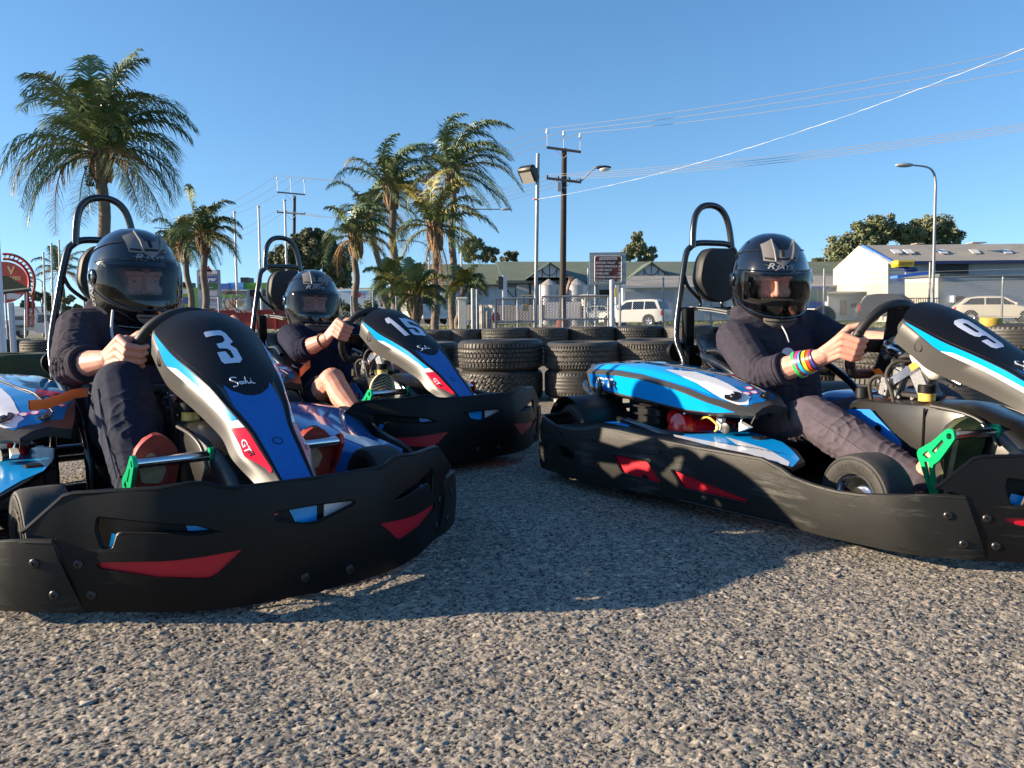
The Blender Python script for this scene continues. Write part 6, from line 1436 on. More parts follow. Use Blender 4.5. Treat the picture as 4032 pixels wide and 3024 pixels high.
part('timber_posts',P,TIM,posts); part('window',P,DK,lambda m:(boxpx(m,2000,1117,2028,1131,91.7,.1),boxpx(m,2360,1140,2400,1170,91.7,.1)))
# grey roofed garages
P,b=root('garage_row',2850,72,'row of garages with pale roof and bluish roller doors')
part('wall',P,mat('blue_white_wall',(.50,.55,.63),.6),lambda m:boxpx(m,2452,1124,3330,1262,72,6)); part('roof',P,GREYR,lambda m:quadf(m,[at(2440,1127,71.4),at(3330,1127,71.4),at(3330,1086,77),at(2490,1086,77)]))
part('gutter',P,mat('pale_fascia',(.5,.52,.55),.5),lambda m:boxpx(m,2440,1124,3330,1130,71.2,.2))
for x0 in (2455,2560,2665,2770,3180): part('roller_door',P,corr('roller_door',(.42,.47,.56),3,4),lambda m:boxpx(m,x0+4,1145,x0+92,1262,71.9,.15))
# white gabled shed
P,b=root('gabled_shed',3560,62,'white shed with blue-trimmed gable and long grey roof')
Yg=62
def gY(x,o=0): return 62+10*(3512-x)/218-o
def gw(m):
    quadf(m,[at(3294,1147,gY(3294)),at(3428,1147,gY(3428)),at(3428,1275,gY(3428)),at(3512,1275,gY(3512)),at(3512,1031,gY(3512)),at(3395,967,gY(3395)),at(3294,1061,gY(3294))],0,.3)
part('gable_wall',P,CREAMW,gw)
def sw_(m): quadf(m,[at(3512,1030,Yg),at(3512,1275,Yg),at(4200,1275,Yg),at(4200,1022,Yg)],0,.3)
part('side_wall',P,GREYW,sw_)
part('roof',P,GREYR,lambda m:quadf(m,[at(3508,1034,Yg-.5),at(4230,1026,Yg-.5),at(4230,957,gY(3395)),at(3395,966,gY(3395))]))
part('far_roof',P,GREYR,lambda m:quadf(m,[at(3395,966,gY(3395)),at(4230,957,gY(3395)),at(4230,1050,gY(3290)),at(3290,1062,gY(3290))]))
BLUET=mat('blue_trim_board',(.05,.16,.60),.5)
part('gable_trim',P,BLUET,lambda m:(quadf(m,[at(3289,1062,gY(3289,.3)),at(3291,1069,gY(3291,.3)),at(3395,974,gY(3395,.3)),at(3395,964,gY(3395,.3))],0,.15),quadf(m,[at(3395,964,gY(3395,.3)),at(3395,974,gY(3395,.3)),at(3512,1038,gY(3512,.3)),at(3514,1029,gY(3514,.3))],0,.15)))
part('blue_gutter',P,mat('dark_blue_gutter',(.02,.03,.12),.5),lambda m:quadf(m,[at(3560,1029,Yg-.7),at(4230,1022,Yg-.7),at(4230,1034,Yg-.7),at(3560,1040,Yg-.7)],0,.2))
part('big_opening',P,BLK,lambda m:quadf(m,[at(3686,1040,Yg-.2),at(3811,1038,Yg-.2),at(3811,1078,Yg-.2),at(3686,1075,Yg-.2)],0,.1))
for x0 in (3505,3555,3686,3814,3940): part('skylight',P,mat('skylight_sheet',(.62,.60,.58),.4),lambda m:quadf(m,[at(x0,984,Yg+2.9),at(x0+30,984,Yg+2.9),at(x0+48,999,Yg+1.75),at(x0+18,999,Yg+1.75)],0,.05))
part('roof_vent',P,GREYR,lambda m:(boxpx(m,3830,952,3885,957,Yg+2,1),boxpx(m,3610,956,3640,960,Yg+2,1)))
[part('wall_panel_joint',P,GREYW,lambda m:m.tube([at(x,y0_,gY(x,.05)),at(x,1147,gY(x,.05))],.025,4)) for x,y0_ in ((3340,1020),(3433,990),(3467,1010))]
part('window',P,DK,lambda m:([quadf(m,[at(a_,1094,gY(a_,.04)),at(a_,1124,gY(a_,.04)),at(a_+9,1124,gY(a_+9,.04)),at(a_+9,1094,gY(a_+9,.04))],0,.02) for a_ in (3470,3490)]))
part('canopy',P,BLUET,lambda m:quadf(m,[at(3452,1166,Yg-1.4),at(3562,1158,Yg-1.4),at(3562,1170,Yg-1.4),at(3452,1174,Yg-1.4)],0,.4))
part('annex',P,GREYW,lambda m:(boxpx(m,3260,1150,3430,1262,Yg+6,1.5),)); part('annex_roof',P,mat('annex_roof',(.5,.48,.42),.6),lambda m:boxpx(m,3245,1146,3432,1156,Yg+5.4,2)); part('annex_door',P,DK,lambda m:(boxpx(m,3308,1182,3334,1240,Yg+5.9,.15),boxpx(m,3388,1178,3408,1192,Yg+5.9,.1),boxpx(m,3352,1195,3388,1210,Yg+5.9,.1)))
BLUL=mat('blue_lettering',(.10,.12,.55),.5); PURL=mat('purple_emblem',(.30,.08,.45),.5); BKL=mat('grey_lettering',(.12,.12,.15),.5)
def wtext(P,body,px,py,size,Y,m,wid=1,name='lettering',bold=0,align='LEFT',shear=0):
    mb=MB(); b=P.location; text(mb,body,lambda x,y,h=0:at(px+x,py-y,Y(px+x) if callable(Y) else Y)-b,size,bold=bold*size,wid=wid,align=align,shear=shear); return mb.build(name,m,P,None,fix=False)
wtext(P,'ALLDRIVE',3423,1102,11,lambda x:gY(x,.06),BLUL,1.0,bold=.02); wtext(P,'SERVICES',3424,1119,11,lambda x:gY(x,.06),BLUL,1.0,bold=.02); wtext(P,'Ph 8259 6893',3428,1131,6.5,lambda x:gY(x,.06),BKL,.85)
part('emblem',P,[PURL,mat('orange_emblem',(.7,.3,.1),.5)],lambda m:(flat(m,[oval(3444,1071,7,8)],lambda x,y,h=0:at(x,y,gY(x,.05)),.0,(0,0),0),flat(m,[oval(3444,1063,3,3)],lambda x,y,h=0:at(x,y,gY(x,.08)),.0,(0,0),1),m.tube([at(3440,1066,gY(3440,.1)),at(3448,1076,gY(3448,.1))],.03,4,mi=1),m.tube([at(3448,1066,gY(3448,.1)),at(3440,1076,gY(3440,.1))],.03,4,mi=1)))
wtext(P,'SE',3536,1106,14,Yg-.06,BLUL,1.4,bold=.03); wtext(P,'PH',3548,1122,9,Yg-.06,BKL,1.2,bold=.02)
# low front building on the right
def wY(x): return 54+4.6*(3695-x)/132-.05
P,b=root('low_workshop',3850,54,'low flat-roofed workshop with cream front and side wall tinted grey-blue as shaded')
part('front_wall',P,mat('cream_block_wall',(.45,.41,.33),.75,var=(1,.05)),lambda m:quadf(m,[at(3563,1100,58.6),at(3695,1094,54),at(3695,1280,54),at(3563,1272,58.6)],0,-.3)); part('side_wall',P,GREYW,lambda m:quadf(m,[at(3694,1094,54),at(3694,1280,54),at(4230,1285,54),at(4230,1096,54)],0,.3))  # shade on the side wall is put into its grey-blue colour
part('roof_edge',P,FASC,lambda m:(quadf(m,[at(3690,1080,53.6),at(4230,1092,53.6),at(4230,1102,53.6),at(3690,1088,53.6)],0,.3),quadf(m,[at(3560,1090,58.8),at(3560,1096,58.8),at(3700,1090,53.6),at(3700,1078,53.6)],0,.3))); part('awning',P,BLUET,lambda m:quadf(m,[at(3505,1088,53),at(3630,1070,53),at(3630,1083,53),at(3505,1098,53)],0,1))
part('window',P,DK,lambda m:([quadf(m,[at(a_,b_,wY(a_)),at(a_,c_,wY(a_)),at(a_+18,c_,wY(a_+18)),at(a_+18,b_,wY(a_+18))],0,.02) for a_,b_,c_ in ((3591,1134,1164),(3642,1168,1192))])); part('air_conditioner',P,WHT,lambda m:boxpx(m,3756,1164,3764,1190,53.5,.5)); part('grille',P,BLK,lambda m:boxpx(m,3766,1166,3798,1188,53.8,.2))
part('railing',P,BLK,lambda m:[m.tube([at(x,1172,53),at(x,1215,53)],.03,4) for x in range(3572,3700,9)]+[m.tube([at(3570,1174,53),at(3700,1174,53)],.03,4)])
# rotating yellow sign
P,b=root('roof_sign',3560,52,'yellow and blue sign box on a post above the blue awning','sign')
YEL=mat('yellow_sign',(.80,.52,.02),.4)
part('sign_box',P,YEL,lambda m:(boxpx(m,3536,1025,3599,1050,52,.9))); part('end_cap',P,YEL,lambda m:m.ell(at(3526,1040,52.4),(.20,.45,.24)),60); part('sign_face',P,mat('dark_sign_face',(.12,.09,.02),.5),lambda m:boxpx(m,3545,1032,3596,1044,51.95,.02)); part('blue_shoe',P,mat('navy_sign',(.02,.03,.15),.4),lambda m:(m.ell(at(3585,1062,52.2),(.50,.2,.16)),m.ell(at(3556,1052,52.2),(.36,.2,.08))),60); part('post',P,STEELD,lambda m:m.tube([at(3566,1065,52.3),at(3566,1090,52.3)],.05,6))
wtext(P,'ON THE WHEELS',3547,1042,7,51.9,YEL,.9)
# tanks
for i,(x0,x1,yt) in enumerate(((2122,2200,1101),(2230,2312,1099))):
    Yt=62; a=at(x0,1125,Yt);c=at(x1,1125,Yt); r=(c.x-a.x)/2; bb=Vector(((a.x+c.x)/2,Yt,terrain(a.x,Yt))); P=empty('water_tank',bb); H=at(x0,1124,Yt).z-bb.z; T_=at(x0,yt,Yt).z-bb.z
    mb=MB(); mb.lathe([(r*(1+.006*math.sin(j*1.9)),H*j/60) for j in range(61)],(0,0,0),(0,0,1),40); mb.build('tank_wall',mat('corrugated_tank',(.34,.35,.36),.45,.4,var=(.8,.15)),P,30)
    mb=MB(); mb.lathe([(r*1.03,H),(r*.15,T_),(.001,T_+.05)],(0,0,0),(0,0,1),14); mb.build('tank_roof',mat('tank_roof',(.40,.36,.32),.5,.3),P,None); tag(P,['left corrugated steel tank behind the mesh gate','right corrugated steel tank beside the timber pole'][i],'tank','corrugated tanks')
mb=MB(); mb.tube([at(2226,1168,58),at(2247,1098,58)],.12,8); mb.box(at(2248,1098,58),(.3,.2,.35)); tag(mb.build('auger_pipe',mat('rust_brown',(.25,.14,.10),.7),None,40),'rusty brown auger pipe leaning beside the timber pole','pipe')
P,b=root('timber_fence',2200,58,'grey board fence along the yard behind the gates','fence')
[part('boards',P,corr('grey_boards',(.26,.23,.21),1,3),lambda m:boxpx(m,*q,.1)) for q in ((1960,1200,2150,1262,58),(1740,1200,1950,1262,57))]; part('pale_boards',P,corr('pale_boards',(.42,.42,.46),1,3),lambda m:boxpx(m,2150,1188,2300,1255,57.5,.1)); part('post',P,TIM,lambda m:m.tube([at(2290,1190,57.3),at(2290,1262,57.3)],.1,6))
part('fence_rail',P,STEELD,lambda m:[m.tube([at(x,1198,57.2),at(x,1230,57.2)],.03,4) for x in range(2310,2460,9)]+[m.tube([at(2305,1200,57.2),at(2460,1200,57.2)],.03,4)])
mb=MB(); boxpx(mb,2297,1178,2325,1204,56,1.5); mb.ell(at(2313,1168,56),(.9,.5,.15)); o=mb.build('white_cabinet',mat('cream_cabinet',(.7,.63,.5),.6),None,40); tag(o,'cream cabinet topped by a dark shape right of the tanks','cabinet')
mb=MB(); boxpx(mb,2033,1200,2060,1215,40,.2,0); boxpx(mb,2056,1195,2080,1225,40.1,.2,1); o=mb.build('gate_sign',[mat('pale_blue_board',(.45,.55,.68),.5),mat('orange_board',(.62,.32,.08),.5)],None,None); tag(o,'small blue and orange boards hanging behind the gate','sign')
for i,(px,Y,lab) in enumerate(((2070,60,'wooden table at the yard left of the floodlight pole'),)):
    P,b=root('picnic_table',px,Y,lab,'table'); part('table_top',P,mat('table_wood',(.45,.33,.2),.7),lambda m:boxpx(m,2055,1160,2100,1166,Y,1)); part('leg',P,TIM,lambda m:m.tube([at(2062,1166,Y+.3),at(2062,1240,Y+.3)],.06,4)); part('leg',P,TIM,lambda m:m.tube([at(2093,1166,Y+.3),at(2093,1240,Y+.3)],.06,4))
P,b=root('bar_sign',1988,40,'tall narrow blue sign board left of the first gable','sign'); part('panel',P,[mat('sign_blue_panel',(.35,.42,.55),.5),BLK],lambda m:(boxpx(m,1982,1082,1995,1172,40,.2,0),boxpx(m,1963,1088,1978,1138,40.3,.2,1))); part('post',P,STEELD,lambda m:m.tube([at(1981,1085,40.5),at(1981,1260,40.5)],.05,6))
# tourist sign
BRN=mat('brown_sign_face',(.13,.03,.018),.5,var=(1,.1)); SL=mat('sign_white',(.72,.72,.7),.5)
P,b=root('tourist_sign',2392,36,'brown tourist regions road sign on two posts','road sign')
part('backing_board',P,mat('grey_slatted_board',(.33,.38,.41),.5,.2),lambda m:boxpx(m,2321,993,2465,1122,36.1,.06)); part('board_slat',P,FASC,lambda m:[boxpx(m,2321,y,2465,y+2,36.05,.03) for y in (994,1026,1058,1090,1120)])
part('sign_face',P,BRN,lambda m:flat(m,[rnd([(2341,1007),(2341,1113),(2448,1113),(2448,1007)],8)],VP(36),.03,(0,0)))
part('sign_border',P,SL,lambda m:m.tube([at(x,y,35.97) for x,y in rnd([(2342,1008),(2342,1112),(2447,1112),(2447,1008)],8,5)],.012,4,closed=True))
part('title_plate',P,mat('grey_title_plate',(.45,.45,.45),.5),lambda m:boxpx(m,2361,1012,2430,1024,35.95,.02)); wtext(P,'TOURIST REGIONS',2363,1021.5,9,35.9,BRN,.82)
for i,(a_,n_) in enumerate((('BAROSSA VALLEY','67'),('YORKE PENINSULA','87'),('CLARE VALLEY','93'),('RIVERLAND','128'),('FLINDERS RANGES','187'),('EYRE PENINSULA','296'))):
    y=1038.5+i*14.1; wtext(P,a_,2346,y,12,35.93,SL,.82,bold=.015); wtext(P,n_,2446,y,12,35.93,SL,.9,bold=.015,align='RIGHT')
for x in (2344,2441): part('post',P,STEELD,lambda m:m.tube([at(x,1010,36.2),Vector((at(x,1240,36.2).x,36.2,b.z))],.05,8))
P,b=root('yellow_sign',2428,70,'small yellow sign on a white wall right of the tourist sign','sign'); part('panel',P,WHT,lambda m:boxpx(m,2424,1122,2440,1200,70,.2)); part('sign_face',P,YEL,lambda m:boxpx(m,2421,1132,2427,1170,69.8,.1))
# salvation building
P,b=root('white_store',1500,85,'white store wall with a red shield beyond the hedge')
part('wall',P,mat('shade_tinted_store_wall',(.55,.60,.72),.6),lambda m:boxpx(m,1300,1140,1700,1255,85,6)); part('parapet',P,GREYR,lambda m:boxpx(m,1320,1130,1700,1141,84.9,.4)); part('far_gable',P,CREAMW,lambda m:quadf(m,[at(1480,1060,84.5),at(1520,1060,84.5),at(1520,1148,84.5),at(1480,1148,84.5)],0,.4))  # white wall, with the blue of its shade put into the colour
part('red_shield',P,REDP,lambda m:flat(m,[rnd([(1403,1154),(1410,1152),(1412,1150),(1414,1152),(1422,1154),(1420,1168),(1412,1172),(1404,1167)],2)],VP(84.8),.05,(0,0))); wtext(P,'S',1426,1173,26,84.8,BLUL,1.2)
mb=MB(); boxpx(mb,1570,1196,1610,1222,60,2.2); [boxpx(mb,x,1198,x+2,1222,59.97,.05) for x in range(1572,1610,5)]; tag(mb.build('red_container',mat('red_orange_container',(.50,.09,.04),.6),None,None),'small red shipping container behind the palms','container')
# green and blue big store, shopfront, pylon
P,b=root('green_store',900,85,'large green walled store with blue section at the left')
GW=mat('green_wall',(.13,.28,.05),.7,var=(.5,.1)); [part('wall',P,GW,lambda m:boxpx(m,*q,85,6)) for q in ((700,1132,790,1260),(955,1112,1130,1260))]; part('blue_wall',P,mat('blue_wall',(.05,.15,.50),.6),lambda m:(boxpx(m,848,1116,902,1260,84.6,5),)); part('light_blue_wall',P,mat('sky_blue_wall',(.16,.38,.80),.6),lambda m:boxpx(m,902,1112,957,1260,84.8,5))
[part('roof_plant',P,BLK,lambda m:boxpx(m,*q,86,2)) for q in ((947,1092,976,1112),(708,1110,722,1132),(728,1112,742,1132))]
P,b=root('shopfront',912,70,'white shopfront with green band and posters')
part('wall',P,WHT,lambda m:boxpx(m,851,1140,970,1262,70,3)); part('green_band',P,mat('lime_band',(.16,.50,.06),.5),lambda m:boxpx(m,855,1161,966,1170,69.9,.1)); part('dark_fascia',P,BLK,lambda m:(boxpx(m,864,1146,930,1158,69.9,.1),boxpx(m,940,1146,966,1158,69.9,.1)))
part('poster',P,mat('orange_poster',(.7,.35,.2),.6),lambda m:boxpx(m,900,1180,918,1212,69.85,.05)); part('poster',P,mat('teal_poster',(.15,.45,.5),.6),lambda m:boxpx(m,868,1178,884,1196,69.85,.05)); part('poster',P,mat('brown_poster',(.35,.2,.12),.6),lambda m:boxpx(m,930,1182,952,1205,69.85,.05)); wtext(P,'Lawns',867,1156,9,69.85,SL,1); wtext(P,'Garden',942,1156,8,69.85,SL,1)
part('grey_wing',P,mat('grey_block',(.25,.26,.30),.7),lambda m:boxpx(m,970,1138,1100,1262,71,3)); part('grey_window',P,DK,lambda m:boxpx(m,985,1140,1060,1165,70.9,.1))
P,b=root('pylon_sign',815,60,'tall pylon sign with stacked company panels behind the left palms','sign')
part('frame',P,STEELD,lambda m:(boxpx(m,780,1062,858,1215,60.2,.5))); part('red_roof_panel',P,REDP,lambda m:flat(m,[[(800,1070),(838,1070),(820,1045)]],VP(60),.2,(0,0)))
for i,(y0,y1,c) in enumerate(((1062,1080,(.65,.6,.62)),(1086,1112,(.06,.08,.25)),(1114,1140,(.03,.10,.04)),(1146,1166,(.42,.42,.45)),(1170,1188,(.60,.60,.64)),(1190,1200,(.55,.55,.6)),(1202,1213,(.55,.55,.6)))): part('panel',P,mat('pylon_panel_%d'%i,c,.5),lambda m:boxpx(m,784 if i<3 else 806,y0,855,y1,60,.1))
wtext(P,'Tyre',808,1078,13,59.9,REDP,1,bold=.02); wtext(P,'ayer',806,1106,22,59.9,SL,1.2,bold=.02); wtext(P,'HONDA',809,1184,11,59.9,REDP,1.15,bold=.02); wtext(P,'Service',812,1134,9,59.9,SL,1); wtext(P,'Tyres',812,1199,8,59.9,BKL,1)
P,b=root('red_banner',716,50,'red and white banner beside the green store','sign'); part('flag',P,REDP,lambda m:boxpx(m,711,1165,720,1215,50,.05)); part('board',P,mat('blue_board',(.05,.10,.30),.5),lambda m:boxpx(m,700,1170,752,1196,50.5,.1)); part('shop_panel',P,WHT,lambda m:boxpx(m,706,1138,752,1156,51,.1))
# red skip bin
P,b=root('skip_bin',900,30,'long red skip bin with white lettering behind the left kart','skip bin'); SKR=mat('skip_red',(.50,.045,.02),.55,var=(2,.2,(.35,.03,.015)))
part('bin_body',P,SKR,lambda m:(boxpx(m,690,1219,1152,1300,30,1.6),)); part('rim',P,SKR,lambda m:boxpx(m,684,1217,1156,1223,29.92,.08)); part('rib',P,SKR,lambda m:[boxpx(m,x,1223,x+6,1300,29.93,.07) for x in (700,780,1010,1080,1144)])
wtext(P,'FILL TO TOP',927,1230,10.5,29.9,SL,1.1,bold=.02); wtext(P,'CBS',848,1262,27,29.9,SL,1.5,bold=.03,shear=.15); wtext(P,'BINS',868,1279,14,29.9,mat('pink_lettering',(.62,.35,.35),.5),1.5,shear=.15,bold=.02)
# left round red sign with arch
P,b=root('round_red_sign',60,48,'large round red shop sign inside an open lattice arch','sign'); Ys=48
def arch(m):
    for rr in (112,92): m.tube([at(22+rr*1.02*math.cos(q),1112-rr*math.sin(q),Ys) for q in [R_(a) for a in range(-25,100,8)]],.08,6)
    for a in range(-20,96,10):
        q=R_(a); m.tube([at(22+112*1.02*math.cos(q),1112-112*math.sin(q),Ys),at(22+92*1.02*math.cos(q+.06),1112-92*math.sin(q+.06),Ys)],.04,4)
    for x in (110,130): m.tube([at(x,1150,Ys),at(x,1285,Ys)],.07,6)
    for i in range(12): m.tube([at(110 if i%2 else 130,1150+i*11,Ys),at(130 if i%2 else 110,1161+i*11,Ys)],.035,4)
part('lattice_arch',P,REDP,arch,60); part('sign_disc',P,REDP,lambda m:flat(m,[oval(15,1112,96,82,40)],VP(Ys+.1),.25,(0,0))); part('disc_band',P,mat('grey_band',(.4,.42,.42),.5),lambda m:flat(m,[[(26,1150),(85,1160),(70,1178),(26,1178)]],VP(Ys-.0),.02,(0,0)))
GOLD=mat('gold_lettering',(.60,.42,.15),.5); wtext(P,'V',30,1080,44,Ys-.2,GOLD,1,bold=.03); wtext(P,'LERS',38,1103,22,Ys-.2,GOLD,.95,bold=.02)
P,b=root('kiosk',45,30,'small kiosk with dark green hipped roof at the left edge'); part('roof',P,mat('dark_green_roof',(.008,.014,.011),.95,spec=.05),lambda m:(quadf(m,[at(-120,1160,30),at(118,1136,30),at(30,1086,32),at(-60,1086,32)],0,.1),)); part('gutter',P,FASC,lambda m:m.tube([at(-120,1162,29.9),at(120,1137,29.9)],.06,6)); part('post',P,STEELD,lambda m:m.tube([at(100,1140,30.4),at(100,1330,30.4)],.04,6))
P,b=root('distant_shops',150,110,'low white shop buildings in the far left distance'); [part('wall',P,WHT,lambda m:boxpx(m,*q,110,5)) for q in ((40,1205,90,1262),(150,1212,215,1262),(280,1213,330,1270))]; part('roof',P,FASC,lambda m:boxpx(m,278,1206,334,1213,109.5,6)); part('hedge_wall',P,mat('dark_barrier',(.05,.05,.06),.8),lambda m:boxpx(m,42,1244,200,1290,90,.5))
# ------------- vehicles
TYR=mat('car_tyre',(.02,.02,.02),.8); ALY=mat('alloy_wheel',(.62,.62,.62),.3,.8); REDL=mat('tail_lamp_red',(.45,.01,.01),.2); HEADL=mat('head_lamp',(.7,.7,.72),.15)
def vehicle(name,loc,heading,L_,Wd,H,body,cab,belt,wheels,wr,paint,lab,glass=None,extra=None,cat='car',mir=True,rack=False,yellow=False):
    """body/cab: side profiles (x forward from rear 0..L, z). loc: centre on ground"""
    P=empty(name,loc,heading); hw=Wd/2; cx=L_/2
    top=max(z for x,z in cab) if cab else H
    def tum(x,z,y):
        s=1.0
        if z>belt: s=1-.20*(z-belt)/(top-belt)
        if z<.35: s*=.97
        e=min(x,L_-x)/(L_*.10); s*=.86+.14*min(1,max(0,e))**.5
        return Vector((x-cx,y*s,z))
    bp=rnd(body,.10,3)
    mb=MB()
    for f in (-1,1): flat(mb,[bp],lambda x,z,h=0:tum(x,z,f*hw),0,(.25,.2))
    n=len(bp); rows=[[tum(*bp[i%n],y*hw) for y in (-1,-.97,-.5,0,.5,.97,1)] for i in range(n+1)]; mb.loft(rows); mb.build('body',paint,P,35)
    if cab:
        cp=rnd(cab,.08,3); mb=MB()
        for f in (-1,1): flat(mb,[cp],lambda x,z,h=0:tum(x,z,f*hw*.975),0,(.2,.15))
        n=len(cp); mb.loft([[tum(*cp[i%n],y*hw*.975) for y in (-1,-.5,0,.5,1)] for i in range(n+1)]); mb.build('cabin',paint,P,35)
    for g in (glass or []):
        for f in (-1,1):
            mb=MB(); flat(mb,[rnd(g,.04)],lambda x,z,h=0:tum(x,z,f*(hw*.975+.012)),0,(.2,.15)); mb.build('window',DK,P,None,fix=False)
    if cab:
        for (a,bb,nm) in ((cab[0],cab[1],'rear_window'),(cab[-1],cab[-2],'windscreen')):
            mb=MB(); a=Vector(a);bb=Vector(bb); p0=a.lerp(bb,.12); p1=a.lerp(bb,.86); nrm=Vector((-(bb-a).y,(bb-a).x)).normalized(); 
            if (nrm.x>0)!=(nm=='windscreen'): nrm=-nrm
            o_=nrm*.03; mb.loft([[tum(p.x+o_.x,p.y+o_.y,y*hw*.86) for y in (-1,-.5,0,.5,1)] for p in (p0,p0.lerp(p1,.5),p1)]); mb.build(nm,DK,P,60,fix=False)
    for x in wheels:
        for f in (-1,1):
            mb=MB(); c=Vector((x-cx,f*(hw-.10),wr)); mb.lathe([(wr*.62,-.11),(wr*.95,-.11),(wr,-.06),(wr,.06),(wr*.95,.11),(wr*.62,.11)],c,(0,1,0),28); w_=mb.build('wheel',TYR,P,40)
            a=MB(); a.lathe([(wr*.62,.06),(wr*.60,.115),(wr*.52,.10),(wr*.5,.06),(.001,.05)],c,(0,f,0),24); 
            for k in range(5):
                q=2*PI*k/5+.3; a.box(c+Vector((math.cos(q)*wr*.30,f*.085,math.sin(q)*wr*.30)),(wr*.5,.04,wr*.14),Matrix.Rotation(-q,3,'Y'))
            a.build('rim',ALY,w_,30)
            a=MB(); flat(a,[oval(x,wr+.02,wr*1.18,wr*1.18,24)],lambda xx,z,h=0:tum(xx,z,f*(hw+.004)),0,(0,0)); 
            a.build('wheel_arch',BLK,P,None,fix=False)
    zl=belt-.22
    for f in (-1,1):
        mb=MB(); mb.box((-cx+.10,f*hw*.80,zl),(.14,.22,.34),None,0,.03); mb.build('tail_lamp',REDL,P,30); mb=MB(); mb.box((cx-.16,f*hw*.72,zl-.08),(.22,.30,.18),None,0,.04); mb.build('headlight',HEADL,P,30)
        if mir: mb=MB(); mb.ell((cx-L_*.32,f*(hw+.09),belt+.08),(.07,.11,.08)); mb.build('side_mirror',paint,P,60)
    mb=MB(); mb.box((cx-.06,0,.36),(.2,Wd*.86,.22),None,0,.05); mb.build('bumper',paint,P,30); mb=MB(); mb.box((-cx+.04,0,.42),(.2,Wd*.88,.24),None,0,.05); mb.build('bumper',paint,P,30)
    mb=MB(); mb.box((-cx-.06,0,.72),(.02,.42,.12)); mb.build('number_plate',YEL if yellow else WHT,P)
    mb=MB()
    for f in (-1,1): mb.box((-.1,f*hw*.985,belt-.12),(.16,.03,.03))
    mb.build('door_handle',STEELD,P)
    tag(P,lab,cat,'vehicles parked along the street'); return P
def ground_at(px,py,Y): p=at(px,py,Y); return p
PW=mat('white_car_paint',(.58,.57,.54),.3,coat=.6); PS=mat('champagne_car_paint',(.58,.52,.42),.35,.15,coat=.6); PD=mat('dark_grey_car_paint',(.018,.021,.028),.25,.2,coat=.7)
suvB=[(0,.42),(0,1.12),(.25,1.16),(3.3,1.10),(4.35,.98),(4.6,.80),(4.62,.40),(4.2,.30),(.4,.32)]; suvC=[(.12,1.10),(.42,1.74),(.9,1.82),(2.4,1.80),(2.75,1.72),(3.45,1.06)]
vehicle('parked_car',ground_at(2500,1286,56),PI-R_(32),4.62,1.84,1.82,suvB,suvC,1.12,(.95,3.75),.38,PW,'white off-road wagon on the street left of the kart 9 roll bar',[[(.35,1.18),(.60,1.66),(1.25,1.68),(1.25,1.16)],[(1.33,1.16),(1.33,1.68),(2.1,1.68),(2.1,1.15)],[(2.18,1.15),(2.18,1.68),(2.62,1.64),(3.2,1.14)]])
sedB=[(0,.42),(.05,.92),(.7,.98),(3.3,.92),(4.3,.78),(4.5,.60),(4.5,.36),(4.1,.28),(.4,.28)]; sedC=[(.75,.94),(1.35,1.38),(1.8,1.45),(2.6,1.42),(3.45,.90)]
vehicle('parked_car',ground_at(2345,1266,76),PI-R_(12),4.5,1.75,1.45,sedB,sedC,.93,(.85,3.6),.32,PW,'white sedan half hidden behind the white off-road wagon',[[(1.0,.99),(1.5,1.34),(2.0,1.36),(2.0,.98)],[(2.08,.98),(2.08,1.36),(2.55,1.34),(3.2,.96)]])
wagB=[(0,.45),(.02,.95),(.3,1.02),(3.25,.96),(4.2,.80),(4.45,.62),(4.45,.36),(4.1,.28),(.4,.28)]; wagC=[(.10,.98),(.62,1.40),(1.2,1.48),(2.45,1.44),(3.30,.94)]
vehicle('parked_car',ground_at(3925,1271,46),R_(-24),4.45,1.72,1.46,wagB,wagC,.97,(.85,3.55),.33,PS,'champagne wagon parked on the grass at the far right',[[(.42,1.03),(.85,1.36),(1.5,1.38),(1.5,1.02)],[(1.58,1.02),(1.58,1.38),(2.35,1.37),(2.35,1.01)],[(2.42,1.01),(2.42,1.36),(3.0,.99)]])
vehicle('parked_car',ground_at(3525,1264,50),R_(-20),4.3,1.75,1.65,[(0,.45),(0,1.05),(.3,1.08),(3.2,1.02),(4.1,.88),(4.3,.65),(4.3,.36),(4.0,.28),(.4,.28)],[(.12,1.02),(.5,1.58),(1.1,1.66),(2.4,1.62),(3.2,1.0)],1.04,(.85,3.45),.34,PD,'dark grey hatchback behind the steering wheel of kart 9',[[(.4,1.09),(.75,1.52),(1.4,1.55),(1.4,1.08)],[(1.5,1.08),(1.5,1.55),(2.4,1.53),(2.9,1.05)]])
vehicle('parked_car',ground_at(1662,1276,50),PI/2+R_(25),4.8,1.85,1.85,suvB,suvC,1.12,(.95,3.75),.38,PW,'white four-wheel drive seen from behind between the palm trunks',[[(.35,1.18),(.60,1.66),(1.25,1.68),(1.25,1.16)],[(1.33,1.16),(1.33,1.68),(2.1,1.68),(2.1,1.15)]])
vehicle('parked_truck',ground_at(3292,1256,70),-PI/2+R_(50),4.6,1.8,1.8,suvB,suvC,1.12,(.95,3.75),.36,PW,'white four-wheel drive facing the fence near the white shed',[[(1.33,1.16),(1.33,1.68),(2.1,1.68),(2.1,1.15)]],cat='car')
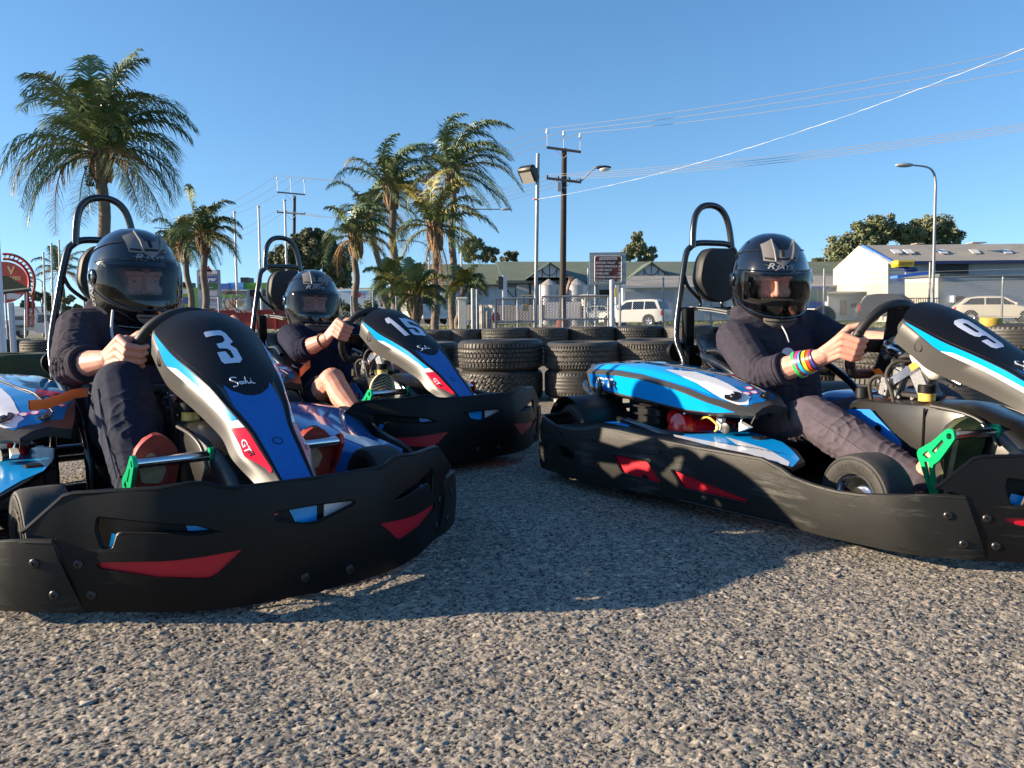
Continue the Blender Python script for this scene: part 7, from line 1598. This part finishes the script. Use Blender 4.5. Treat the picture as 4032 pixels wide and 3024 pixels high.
# tray ute
uteB=[(2.55,.42),(2.55,1.0),(4.1,1.02),(4.95,.95),(5.1,.70),(5.1,.40),(4.7,.34),(2.8,.36)]; uteC=[(2.62,.98),(2.66,1.66),(3.0,1.74),(3.55,1.72),(4.25,1.0)]
U=vehicle('tray_truck',ground_at(160,1330,58),R_(6),5.1,1.75,1.75,uteB,uteC,1.0,(.95,4.1),.37,PW,'white tray-back utility truck parked behind the left pillar',[[(2.75,1.06),(2.80,1.60),(3.25,1.62),(3.25,1.05)],[(3.32,1.05),(3.32,1.62),(3.6,1.58),(3.95,1.04)]],cat='utility truck')
mb=MB(); mb.box((-1.25,0,.98),(2.6,1.8,.12)); mb.box((-1.25,-.9,1.12),(2.6,.04,.26)); mb.box((-1.25,.9,1.12),(2.6,.04,.26)); mb.box((-2.54,0,1.12),(.04,1.8,.26)); mb.box((-1.2,0,.62),(2.6,.7,.22)); mb.build('tray',WHT,U)
mb=MB(); [mb.tube([(x,y,1.0),(x,y,1.72)],.03,6) for x in (.1,) for y in (-.8,-.3,.3,.8)]; mb.tube([(.1,-.8,1.72),(.1,.8,1.72)],.03,6); mb.build('headboard_rack',WHT,U,60)
# tractor behind the fence
P,b=root('tractor',3215,44,'blue tractor with green glass cab behind the fence','tractor'); TB=mat('tractor_blue',(.03,.10,.40),.4)
part('cab_roof',P,TB,lambda m:boxpx(m,3172,1128,3262,1138,44,1.6)); part('cab_glass',P,mat('green_cab_glass',(.06,.16,.14),.15),lambda m:boxpx(m,3180,1138,3256,1186,44.1,1.4)); part('bonnet',P,TB,lambda m:boxpx(m,3150,1178,3245,1215,44.2,1.2)); part('cab_pillar',P,BLK,lambda m:[m.tube([at(x,1138,44),at(x,1190,44)],.035,4) for x in (3182,3218,3254)])
for x,r in ((3240,.62),(3160,.42)): part('wheel',P,TYR,lambda m:m.lathe([(r*.5,-.18),(r*.95,-.2),(r,-.1),(r,.1),(r*.95,.2),(r*.5,.18),(.001,.15)],Vector((at(x,1240,44.2).x,44.1,at(x,1240,44.2).z-.0)) + Vector((0,0,-.12+ (0 if r>.5 else -.2))),(0,1,0),24),40)
mb=MB(); boxpx(mb,3466,1216,3490,1240,40,.4); boxpx(mb,3474,1240,3480,1262,40.1,.1); tag(mb.build('wooden_box',mat('plain_wood_box',(.50,.38,.25),.7),None,None),'small wooden box on a post beside the dark hatchback','box')
